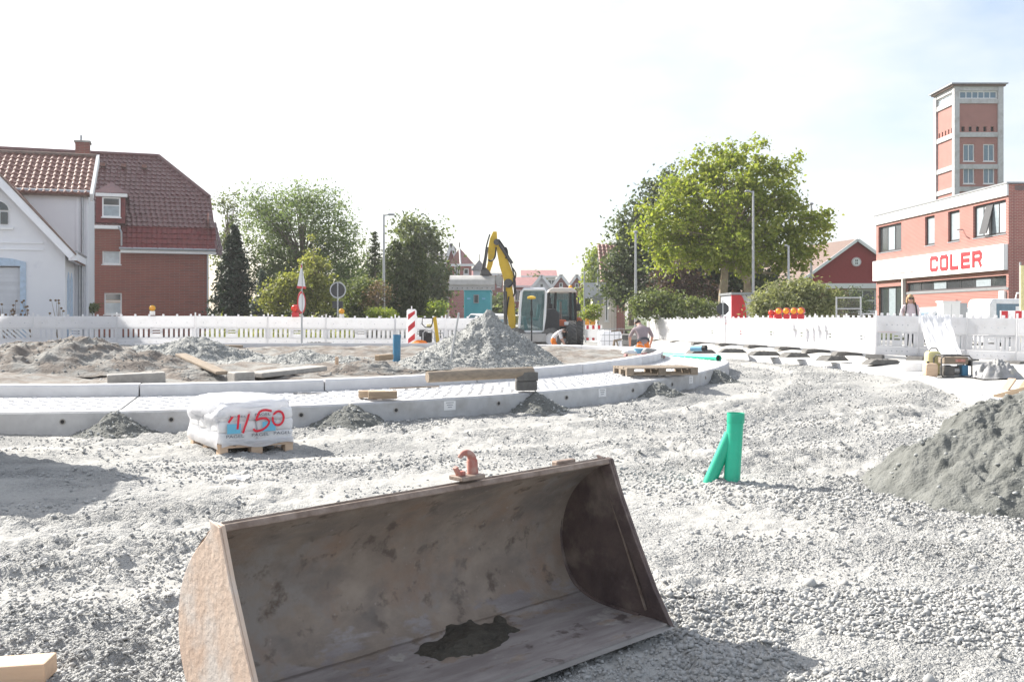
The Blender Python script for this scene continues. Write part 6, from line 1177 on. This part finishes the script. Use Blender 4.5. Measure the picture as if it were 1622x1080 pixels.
tree('young_tree', 'young yellow green tree right of the triangular sign post', 497, 44, [(497, 450, 30, 40), (497, 410, 18, 26), (497, 385, 6, 14), (505, 470, 30, 22)], 150, 24, .34, .15, 'leaf_yellow', 31, straight(498, 497, 512, 385, .06, .015, 44, 497), shell_=.25)
tree('yellow_shrub', 'yellow green shrub left of the triangular sign post', 450, 44, [(450, 462, 28, 24), (435, 478, 22, 18), (462, 440, 16, 14)], 110, 26, .38, .15, 'leaf_yellow', 32, None, 'shrub', twigs=15); spiky('blue_conifer', 'small blue grey conifer beside the dark conifer', 415, 46, 430, 502, 22, 'leaf_blue', 33, 16, .15, n=14, fill=14)
tree('olive_shrub', 'olive brown shrub between the round sign and the thuja', 568, 46, [(565, 470, 28, 28), (582, 455, 18, 22), (575, 488, 30, 18)], 130, 28, .4, .15, 'leaf_mid', 34, None, 'shrub', twigs=15); tree('brown_shrub', 'reddish brown twiggy shrub at the foot of the slim thuja', 598, 45, [(600, 462, 16, 15), (592, 480, 12, 14)], 40, 22, .35, .14, 'leaf_brown', 35, None, 'shrub', asp=.3, twigs=15)
tree('dark_shrub', 'dark low shrub behind the round sign', 530, 48, [(535, 485, 40, 22), (480, 490, 40, 18), (420, 492, 40, 16)], 170, 28, .45, .18, 'leaf_dark', 36, None, 'shrub', twigs=0); tree('green_hedge', 'low bright green clipped hedge left of the striped beacon', 605, 42, [(595, 496, 16, 7), (615, 496, 14, 7)], 70, 26, .2, .08, 'leaf_bright', 37, None, 'hedge', twigs=0)
tree('front_garden_bush', 'green bush before the far villa beside the striped beacon', 690, 62, [(690, 492, 18, 12), (668, 495, 14, 8)], 60, 24, .45, .18, 'leaf_bright', 38, None, 'bush', twigs=0)
# weeds along the left barriers: one uncountable strip
P_ = []; N_ = []
for i in range(2600):
    px = rng.uniform(318, 560); D = rng.uniform(38, 41); hgt = rng.uniform(.3, 1.35) * (.75 + .25 * math.sin(px * .13)); z = .5 + hgt * rng.random() ** .5
    P_.append((X(px, D) , D, z)); N_.append((0, -.3, .3))
o = leaves('weeds', np.array(P_), np.array(N_), .17, 'leaf_yellow', None, .3); o['kind'] = 'stuff'
for px, lb in ((8, 'bare twiggy weed at the left edge before the shutter'), (22, 'second bare twiggy weed before the blue window surround'), (50, 'bare weed stalks before the white gable'), (93, 'thin weed stalks by the corner of the white house')):
    m = MB(); D = 35.6
    for k in range(7):
        a = random.uniform(-.35, .35); hh = random.uniform(1.1, 1.75); m.tube([(0, 0, 0), (a * .4, 0, hh * .6), (a, random.uniform(-.1, .1), hh)], [.012, .01, .005], 5); m.ball((a, 0, hh), (.05, .03, .04), 6, 4)
    tag(m.build('weed', 'leaf_brown', None, loc=(X(px, D), D, .5)), lb, 'weed', 'weeds before the white house')
tree('small_bush', 'small dark bush at the corner between the white and brick houses', 143, 42, [(143, 488, 9, 6)], 30, 24, .2, .1, 'leaf_mid', 39, None, 'bush', twigs=0)
# ------------------------------------------------------------------ wheeled excavator with the yellow arm
ED = 45.0; es = ED / F; EX0 = X(845, ED)
ex = thing('excavator', 'wheeled excavator with a yellow jointed arm and wide grey bucket', 'excavator', (EX0, ED, .1))
def e(px, py, dy=0): return ((px - 845) * es, dy, Z(py, ED) - .1)
def plate(nm, pts, y0, y1, mt, parent, bevel=.03): return MB().prism([(e(*p)[0], e(*p)[2]) for p in pts], y0, y1, 'y').build(nm, mt, parent, bevel=bevel)
bo = plate('lower_boom', [(808, 540), (816, 540), (817, 505), (814, 470), (811, 452), (800, 452), (801, 480), (806, 515)], -.18, .18, 'yellow', ex)
b2 = plate('upper_boom', [(800, 456), (810, 456), (815, 440), (807, 418), (798, 396), (793, 383), (786, 383), (786, 392), (791, 420), (797, 440)], -.2, .2, 'yellow', ex)
st_ = plate('stick', [(781, 367), (787, 367), (788, 385), (784, 402), (780, 420), (774, 436), (768, 436), (773, 415), (773, 395), (776, 378)], -.14, .14, 'yellow', ex)
for (px, py, r) in ((805, 449, .2), (787, 384, .14), (771, 432, .1), (812, 533, .16)): MB().tube([e(px, py, -.26), e(px, py, .26)], r, 16).build('pivot_pin', 'dark_metal', ex, smooth=True)
for a, b, r in (((801, 515), (800, 462), .085), ((800, 468), (799, 452), .05), ((811, 418), (792, 388), .08), ((798, 398), (788, 380), .045), ((772, 392), (767, 425), .065), ((814, 440), (816, 466), .055)):
    MB().tube([e(*a, -.24), e(*b, -.24)], r, 10).build('hydraulic_ram', 'dark_metal', ex, smooth=True)
for pts in ([(790, 380), (800, 395), (808, 415), (815, 440), (816, 460), (813, 470)], [(776, 372), (771, 390), (768, 410), (763, 430)], [(786, 392), (784, 408), (778, 414), (773, 412)], [(806, 455), (813, 448), (817, 435), (812, 425)], [(806, 470), (803, 490), (802, 505)], [(797, 400), (801, 393), (804, 402), (801, 410)]):
    q = resample([e(*p)[0::2] for p in pts], 24); MB().tube([(a, -.28, b) for a, b in q], .035, 6).build('hose', 'black', ex, smooth=True)
# wide grading bucket
bx0, bx1 = e(714, 0)[0], e(783, 0)[0]; zt_, zb_ = e(0, 436)[2], e(0, 460)[2]
prof = [(.15, zt_ - .0), (-.25, zt_ - .03), (-.48, zt_ - .22), (-.5, zt_ - .42), (-.42, zb_ + .14), (-.38, zb_ + .14), (-.44, zt_ - .42), (-.42, zt_ - .24), (-.22, zt_ - .08), (.15, zt_ - .05)]
bk = MB().prism(prof, bx0, bx1, 'x').build('bucket', 'grey_paint', ex, smooth=True)
for xx in (bx0 - .03, bx1): MB().prism([(.15, zt_), (-.25, zt_ - .03), (-.48, zt_ - .22), (-.5, zt_ - .42), (-.42, zb_ + .14), (.1, zb_ + .25)], xx, xx + .03, 'x').build('side_plate', 'grey_paint', bk)
le_ = MB().box(bx0 - .06, bx1 + .03, -.47, -.44, zb_, zb_ + .17).build('cutting_edge', 'steel', bk)
for i in range(9): MB().tube([(bx0 + .1 + i * .22, -.475, zb_ + .09), (bx0 + .1 + i * .22, -.49, zb_ + .09)], .022, 8).build('bolt', 'black', le_)
MB().box(e(762, 0)[0], e(775, 0)[0], -.3, .2, zt_ - .02, zt_ + .22).build('coupler', 'dark_metal', bk, bevel=.03); plate('linkage', [(760, 436), (764, 424), (770, 424), (780, 436)], -.2, .1, 'dark_metal', bk); plate('tilt_arm', [(782, 440), (790, 434), (797, 440), (795, 456), (786, 452)], -.15, .15, 'steel', bk)
# cab
cp = [(822, 526), (826, 462), (829, 458), (862, 458), (865, 462), (861, 526)]
def fr_(pts, y, r, nm='cab_post', mt='white'):
    MB().tube([e(*p, y) for p in pts], r, 8).build(nm, mt, ex, smooth=True)
for y in (-.55, .65):
    fr_([(822, 525), (823.5, 490), (826, 463), (829, 459), (862, 459), (864, 464), (862.5, 500), (860, 525), (822, 525)], y, .055, 'cab_frame')
    MB().prism([(e(*p)[0], e(*p)[2]) for p in [(823, 524), (826.5, 463), (829, 460), (862, 460), (863.5, 464), (859.5, 524)]], y - .005, y + .005, 'y').build('cab_window', 'cab_glass', ex)
for p in ((829, 459), (862, 459), (822, 525), (860, 525)): MB().tube([e(*p, -.55), e(*p, .65)], .05, 8).build('cab_bar', 'shutter', ex)
MB().box(e(829, 0)[0], e(862, 0)[0], -.5, .6, e(0, 459)[2], e(0, 456)[2]).build('cab_roof', 'shutter', ex, bevel=.03); MB().box(e(858, 0)[0], e(864, 0)[0], -.45, .6, e(0, 524)[2], e(0, 466)[2]).build('cab_back', 'dark_frame', ex)
se = MB().obox((e(846, 0)[0], .05, e(0, 505)[2]), (.42, .5, .14)).build('seat', 'teal_seat', ex, bevel=.03); MB().obox((e(853, 0)[0], .05, e(0, 492)[2]), (.14, .48, .6), (0, .15, 0)).build('backrest', 'teal_seat', se, bevel=.03); MB().obox((e(832, 0)[0], .05, e(0, 512)[2]), (.14, .5, .6), (0, -.2, 0)).build('console', 'teal_seat', ex, bevel=.03); MB().pipe(e(835, 500, -.1), e(835.5, 501, -.07), .19, .02, 18).build('steering_wheel', 'black', ex)
MB().box(e(822, 0)[0], e(862, 0)[0], -.56, .66, e(0, 527.5)[2], e(0, 524.5)[2]).build('cab_floor', 'grey_paint', ex)
# upper body, counterweight, undercarriage
plate('engine_hood', [(862, 526), (862, 490), (880, 488), (888, 496), (888, 528)], 1.0, 2.4, 'dark_frame', ex); MB().box(e(812, 0)[0], e(888, 0)[0], -.3, 1.6, e(0, 533)[2], e(0, 528)[2]).build('turntable', 'dark_metal', ex); plate('fender', [(806, 500), (822, 500), (822, 512), (808, 512)], .2, .9, 'yellow_pale', ex)
MB().box(e(812, 0)[0], e(864, 0)[0], -.85, -.45, e(0, 541)[2], e(0, 528)[2]).build('chassis_box', 'grey_paint', ex, bevel=.03); MB().box(e(800, 0)[0], e(880, 0)[0], -.44, 1.5, e(0, 545)[2], e(0, 533.2)[2]).build('chassis', 'dark_metal', ex)
def tyre(parent, c, R_, wd, axis='y', lugs=18, nm='wheel', rim='white'):
    c = Vector(c); ax = Vector((0, 1, 0)) if axis == 'y' else Vector((1, 0, 0)); a1_ = Vector((1, 0, 0)) if axis == 'y' else Vector((0, 1, 0)); up = Vector((0, 0, 1)); n = 32
    pr = [(.55, -.5), (.82, -.5), (.94, -.42), (.97, -.2), (.97, .2), (.94, .42), (.82, .5), (.55, .5)]; m = MB(); vs = [c + ax * (q * wd) + (a1_ * math.cos(6.2832 * j / n) + up * math.sin(6.2832 * j / n)) * (r * R_) for r, q in pr for j in range(n)]; k = len(pr)
    m.add(vs, [(i * n + j, i * n + (j + 1) % n, ((i + 1) % k) * n + (j + 1) % n, ((i + 1) % k) * n + j) for i in range(k) for j in range(n)]); w_ = m.build(nm, 'rubber', parent, smooth=True)
    m = MB(); m.tube([c - ax * wd * .36, c + ax * wd * .36], R_ * .56, 20); m.build('rim', rim, w_)
    m = MB()
    for i in range(lugs):
        for sd in (-1, 1):
            t0 = 6.2832 * (i + (.5 if sd > 0 else 0)) / lugs; t1 = t0 + .26
            def pt(t, q, r): return c + ax * (q * wd) + (a1_ * math.cos(t) + up * math.sin(t)) * (r * R_)
            m.bar((pt(t0, sd * .03, .985)), pt(t1, sd * .48, .96), .07 * R_ * 1.2, .09 * R_, (pt(t0, 0, 1) - c))
    m.build('tread_lug', 'rubber', w_, kind='stuff'); return w_
for px, yy in ((818, -.55), (872, -.55), (818, 1.2), (872, 1.2)): tyre(ex, e(px, 0)[:1] + (yy, .48), .48, .42)
# ------------------------------------------------------------------ tractor behind it
TD_ = 48.0; ts = TD_ / F; tr = thing('tractor', 'tractor with a pale cab roof and big chevron tyres beside the excavator', 'tractor', (X(893, TD_), TD_, .1), R(0))
def q_(px, py, dy=0): return ((px - 893) * ts, dy, Z(py, TD_) - .1)
for px, yy, R_, wd in ((902.5, -.7, .63, .5), (918, 1.3, .66, .5), (868, -.7, .63, .5), (866, 1.3, .66, .5)): tyre(tr, (q_(px, 0)[0], yy, R_), R_, wd, 'x', 20, rim='grey_paint')
MB().tube([q_(866, 533, -.7), q_(904, 533, -.7)], .12, 8).build('axle', 'dark_metal', tr); MB().tube([q_(866, 532, 1.3), q_(918, 532, 1.3)], .14, 8).build('axle', 'dark_metal', tr)
def tplate(nm, pts, y0, y1, mt, parent=tr, bevel=.04): return MB().prism([(q_(*p)[0], q_(*p)[2]) for p in pts], y0, y1, 'y').build(nm, mt, parent, bevel=bevel)
tplate('bonnet', [(880, 535), (896, 535), (897, 512), (894, 506), (882, 506), (879, 512)], -1.1, .6, 'orange_red'); tplate('grille', [(882, 533), (894, 533), (894, 516), (882, 516)], -1.13, -1.101, 'black'); tplate('bumper', [(877, 542), (898, 542), (898, 535), (877, 535)], -1.2, -.8, 'grey_paint')
for px in (880, 895): MB().obox(q_(px, 512, -1.12), (.2, .08, .16)).build('headlight', 'white', tr, bevel=.02)
tplate('cab_base', [(868, 528), (912, 528), (912, 500), (868, 500)], .61, 2.0, 'dark_frame')
for px, px2 in ((868, 870.5), (879, 881), (905, 905), (913, 911.5)): MB().tube([q_(px, 525, .55), q_(px, 500, .55), q_(px2, 462, .6)], .06, 8).build('cab_post', 'black', tr, smooth=True)
for px, px2 in ((868, 870), (912, 911)): MB().tube([q_(px, 520, 2.0), q_(px2, 462, 2.0)], .06, 8).build('cab_post', 'black', tr)
tplate('windscreen', [(881, 506), (904, 506), (904.5, 464), (882, 464)], .6, .61, 'cab_glass', bevel=0); tplate('side_window', [(869, 518), (879, 518), (880, 464), (871, 464)], .58, .59, 'cab_glass', bevel=0); tplate('side_window', [(906, 506), (912, 506), (911, 464), (906, 464)], .58, .59, 'cab_glass', bevel=0); tplate('rear_window', [(870, 505), (911, 505), (910, 464), (871, 464)], 2.0, 2.01, 'cab_glass', bevel=0)
tplate('cab_roof', [(868, 463), (870, 458), (876, 455.5), (906, 455.5), (912, 458), (915, 463)], .35, 2.2, 'cream', bevel=.06); MB().lathe([(.09, 0), (.09, .1), (.05, .15)], 12, q_(906, 455.5, 1.2)).build('beacon', 'amber_lens', tr, smooth=True)
sd_ = MB().obox(q_(893, 495, 1.3), (.5, .5, .15)).build('seat', 'teal_seat', tr, bevel=.04); MB().obox(q_(893, 484, 1.55), (.5, .14, .6)).build('backrest', 'teal_seat', sd_, bevel=.04); MB().pipe(q_(893, 497, .85), q_(893, 496, .9), .22, .02, 18).build('steering_wheel', 'black', tr)
for px in (872, 917): MB().tube([q_(px - (3 if px > 900 else -3), 470, .4), q_(px, 472, .2), q_(px, 482, .2)], .03, 6).build('mirror_arm', 'black', tr); MB().obox(q_(px, 487, .18), (.2, .06, .36)).build('mirror', 'black', tr, bevel=.02)
MB().tube([q_(888, 506, -.2), q_(888, 478, -.2)], .05, 8).build('exhaust', 'dark_metal', tr) ; tplate('rear_fender', [(908, 520), (908, 508), (914, 503), (922, 503), (925, 508)], 1.0, 1.9, 'orange_red'); tplate('body_side', [(868, 540), (879, 540), (879, 520), (868, 520)], -.2, .6, 'white')

# ------------------------------------------------------------------ people
def person(name, label, loc, rz, J, E_, mats, region, sub=2):
    me = bpy.data.meshes.new('tmp'); ks = list(J); me.from_pydata([J[k][:3] for k in ks], [(ks.index(a), ks.index(b)) for a, b in E_], []); o = bpy.data.objects.new('tmp', me); COL.objects.link(o)
    sk = o.modifiers.new('skin', 'SKIN'); sk.branch_smoothing = .3
    for i, k in enumerate(ks):
        r = J[k][3]; r = r if hasattr(r, '__len__') else (r, r); me.skin_vertices[0].data[i].radius = r; me.skin_vertices[0].data[i].use_root = (k == 'hip')
    ss = o.modifiers.new('sub', 'SUBSURF'); ss.levels = ss.render_levels = sub
    dg = bpy.context.evaluated_depsgraph_get(); out = bpy.data.meshes.new_from_object(o.evaluated_get(dg)); bpy.data.objects.remove(o); out.materials.clear()
    for m_ in mats: out.materials.append(M[m_])
    segs = [(Vector(J[a][:3]), Vector(J[b][:3]), region(a, b)) for a, b in E_]
    for p in out.polygons:
        best = 9; c = p.center
        for a, b, g in segs:
            d = b - a; t = max(0, min(1, (c - a).dot(d) / max(1e-9, d.length_squared))); q = (a + d * t - c).length
            if q < best: best, gi = q, g
        p.material_index = gi
    out.shade_smooth(); return tag(link(name, out, None, loc, (0, 0, rz)), label, 'person')
def hand(J, E_, nm, w_, p, d, side):                       # palm and five unequal bent fingers
    w_, p, d, side = Vector(w_), Vector(p), Vector(d).normalized(), Vector(side).normalized(); J[nm + 'p'] = (*p, (.032, .02)); E_.append((nm, nm + 'p'))
    for i, (off, L) in enumerate(((-.035, .05), (-.018, .075), (0, .082), (.018, .076), (.034, .06))):
        a = p + side * off + d * (.045 if i else .01); b = a + d * L * .55 + (side * -.02 if i == 0 else Vector((0, 0, -.008))); c = b + d * L * .4 + Vector((0, 0, -.02))
        for k, q in enumerate((a, b, c)): J[f'{nm}f{i}{k}'] = (*q, .0095 - .001 * k)
        E_ += [(nm + 'p', f'{nm}f{i}0'), (f'{nm}f{i}0', f'{nm}f{i}1'), (f'{nm}f{i}1', f'{nm}f{i}2')]
SK = ('head', 'neck', 'chin', 'nose', 'crown_')
def reg(a, b):
    ks = a + ' ' + b
    if 'hd' in ks or any(k in ks for k in ('head', 'chin')) or a.startswith('el'): return 0
    if any(k in ks for k in ('knee', 'foot', 'toe', 'leg')): return 3 if 'toe' in ks else 2
    if a == 'hip' and b.startswith('belly'): return 1
    return 1
def head_bits(parent, c, r, hair, rotz=0, glasses=False, longhair=False):
    h = MB(); n = 0; h.ball((c[0], c[1] + .018, c[2] + .025), (r * .86, r * .98, r * 1.06), 16, 10); o = h.mesh('hair', hair, True)
    bm = bmesh.new(); bm.from_mesh(o); bmesh.ops.delete(bm, geom=[v for v in bm.verts if v.co.z < c[2] - .02 and v.co.y < c[1] + .02 or v.co.z < c[2] - .09], context='VERTS'); bm.to_mesh(o); bm.free(); link('hair', o, parent)
    if longhair:
        for sx in (-1, 1): MB().ball((c[0] + sx * r * .85, c[1] + .03, c[2] - .07), (.03, .06, .13), 10, 8).build('hair_strand', hair, parent, smooth=True)
    if glasses:
        g_ = MB()
        for sx in (-1, 1): g_.ball((c[0] + sx * .036, c[1] - r * .93, c[2] + .012), (.032, .012, .024), 12, 8)
        g_.bar((c[0] - .08, c[1] - r * .85, c[2] + .02), (c[0] + .08, c[1] - r * .85, c[2] + .02), .01, .01); g_.build('sunglasses', 'black', parent, smooth=True)
    for sx in (-1, 1):
        MB().ball((c[0] + sx * r * .86, c[1] + .01, c[2]), (.014, .022, .034), 8, 6).build('ear', 'skin', parent, smooth=True)
        if not glasses: MB().ball((c[0] + sx * .034, c[1] - r * .86, c[2] + .01), (.014, .01, .009), 8, 6).build('eye', 'white', parent, smooth=True)
    MB().ball((c[0], c[1] - r * .98, c[2] - .02), (.014, .02, .026), 8, 6).build('nose', 'skin', parent, smooth=True); MB().ball((c[0], c[1] - r * .86, c[2] - .062), (.026, .012, .008), 8, 6).build('mouth', 'hook_red', parent, smooth=True)
# woman behind the corner barrier
J = {'hip': (0, 0, .92, (.16, .11)), 'belly': (0, 0, 1.08, (.135, .1)), 'chest': (0, .01, 1.27, (.165, .11)), 'neck': (0, .0, 1.42, .052), 'hdc': (0, -.015, 1.5, .075), 'head': (0, -.01, 1.56, (.078, .088)),
     'shL': (-.17, .01, 1.36, .058), 'elL': (-.23, .03, 1.1, .042), 'hdL': (-.24, -.08, .88, .028), 'shR': (.17, .01, 1.36, .058), 'elR': (.24, .02, 1.1, .042), 'hdR': (.26, -.12, .92, .028)}
E_ = [('hip', 'belly'), ('belly', 'chest'), ('chest', 'neck'), ('neck', 'hdc'), ('hdc', 'head'), ('chest', 'shL'), ('shL', 'elL'), ('elL', 'hdL'), ('chest', 'shR'), ('shR', 'elR'), ('elR', 'hdR')]
for sx, n_ in ((-1, 'L'), (1, 'R')):
    J['leg' + n_] = (sx * .09, 0, .82, .09); J['knee' + n_] = (sx * .1, -.02, .47, .062); J['foot' + n_] = (sx * .1, .02, .08, .042); J['toe' + n_] = (sx * .11, -.16, .035, .033); E_ += [('hip', 'leg' + n_), ('leg' + n_, 'knee' + n_), ('knee' + n_, 'foot' + n_), ('foot' + n_, 'toe' + n_)]
hand(J, E_, 'hdL', J['hdL'][:3], (-.24, -.1, .82), (0, -.25, -1), (1, 0, 0)); hand(J, E_, 'hdR', J['hdR'][:3], (.26, -.15, .87), (0, -.4, -1), (-1, 0, 0))
WD_ = 26.6; p = person('person', 'woman in a pale pink top and sunglasses walking behind the corner barrier', (X(1442, WD_), WD_, .5), R(-12), J, E_, ['skin', 'shirt_pink', 'trousers_dark', 'black'], reg); head_bits(p, (0, -.012, 1.545), .098, 'hair_blond', glasses=True, longhair=True)
for sx in (-1, 1): MB().tube([(sx * .1, .1, 1.1), (sx * .13, .12, 1.34), (sx * .12, .0, 1.44), (sx * .12, -.12, 1.33), (sx * .15, -.11, 1.08)], .02, 8).build('rucksack_strap', 'black', p, smooth=True)
# worker kneeling and leaning right, by the tractor
def kneeler(Jx): 
    E2 = [('hip', 'belly'), ('belly', 'chest'), ('chest', 'neck'), ('neck', 'hdc'), ('hdc', 'head')]
    for n_ in 'LR': E2 += [('chest', 'sh' + n_), ('sh' + n_, 'el' + n_), ('el' + n_, 'hd' + n_), ('hip', 'leg' + n_), ('leg' + n_, 'knee' + n_), ('knee' + n_, 'foot' + n_), ('foot' + n_, 'toe' + n_)]
    return E2
J = {'hip': (-.28, 0, .5, (.15, .14)), 'belly': (-.16, 0, .66, .135), 'chest': (.02, 0, .83, (.16, .15)), 'neck': (.17, 0, .88, .06), 'hdc': (.25, 0, .85, .075), 'head': (.31, 0, .81, .085)}
for sy, n_ in ((-1, 'L'), (1, 'R')):
    J.update({'sh' + n_: (.06, sy * .18, .82, .07), 'el' + n_: (.14, sy * .23, .52, .046), 'hd' + n_: (.27, sy * .17, .28, .03), 'leg' + n_: (-.24, sy * .1, .42, .1), 'knee' + n_: (-.02, sy * .13, .1, .075), 'foot' + n_: (-.46, sy * .13, .09, .048), 'toe' + n_: (-.62, sy * .13, .06, .04)})
E_ = kneeler(J)
for sy, n_ in ((-1, 'L'), (1, 'R')): hand(J, E_, 'hd' + n_, J['hd' + n_][:3], (.31, sy * .16, .2), (.3, 0, -1), (0, sy, 0))
p = person('person', 'worker in a white shirt and orange trousers crouching by the tractor wheel', (X(884, 42), 42, .12), R(-8), J, E_, ['skin', 'shirt_white', 'orange', 'black'], reg)
hb = link('head_detail', None, p); hb.location = (.285, 0, .835); hb.rotation_euler = (R(35), 0, R(90)); bpy.data.objects.remove(hb)
MB().ball((.275, 0, .868), (.092, .082, .075), 14, 8).build('hair', 'hair_dark', p, smooth=True); MB().ball((.385, 0, .79), (.02, .014, .016), 8, 6).build('nose', 'skin', p, smooth=True)
for sy in (-1, 1): MB().ball((.29, sy * .085, .82), (.022, .012, .03), 8, 6).build('ear', 'skin', p, smooth=True)
# worker kneeling with his back to the camera
J = {'hip': (0, 0, .46, (.17, .14)), 'belly': (0, .08, .66, (.155, .125)), 'chest': (-.01, .2, .86, (.18, .14)), 'neck': (-.02, .32, .99, .06), 'hdc': (-.04, .38, 1.04, .075), 'head': (-.06, .45, 1.06, .085)}
for sx, n_ in ((-1, 'L'), (1, 'R')):
    J.update({'sh' + n_: (sx * .2, .22, .9, .072), 'el' + n_: (sx * .33, .26, .68, .048), 'hd' + n_: (sx * .3, .38, .46, .031), 'leg' + n_: (sx * .1, .02, .4, .105), 'knee' + n_: (sx * .14, .26, .1, .078), 'foot' + n_: (sx * .13, -.18, .08, .048), 'toe' + n_: (sx * .13, -.32, .05, .04)})
E_ = kneeler(J)
for sx, n_ in ((-1, 'L'), (1, 'R')): hand(J, E_, 'hd' + n_, J['hd' + n_][:3], (sx * .29, .42, .39), (0, .3, -1), (-sx, 0, 0))
p = person('person', 'worker in a mauve shirt and orange trousers kneeling with his back turned', (X(1019, 29), 29, .3), R(6), J, E_, ['skin', 'shirt_mauve', 'orange', 'black'], reg)
p.scale = (1.02, 1.02, 1.02); MB().ball((-.06, .43, 1.09), (.085, .095, .08), 14, 8).build('hair', 'hair_dark', p, smooth=True); MB().pipe((0, -.01, .53), (0, .02, .58), .182, .02, 18).build('belt', 'trousers_dark', p, smooth=True)
for sx in (-1, 1): MB().ball((-.06 + sx * .088, .44, 1.05), (.013, .022, .032), 8, 6).build('ear', 'skin', p, smooth=True)

# ------------------------------------------------------------------ bright summer haze over the site
hz = MB().box(-230, 230, -25, 420, -1.2, 34).build('haze', None); hz['kind'] = 'stuff'; hz.display_type = 'WIRE'
hm = bpy.data.materials.new('haze'); hm.use_nodes = True; ht = hm.node_tree; ht.nodes.clear(); ho = ht.nodes.new('ShaderNodeOutputMaterial'); hv = ht.nodes.new('ShaderNodeVolumePrincipled')
hv.inputs['Color'].default_value = (.97, .98, 1, 1); hv.inputs['Density'].default_value = .0005; hv.inputs['Anisotropy'].default_value = .35; ht.links.new(hv.outputs[0], ho.inputs['Volume']); hz.data.materials.append(hm)
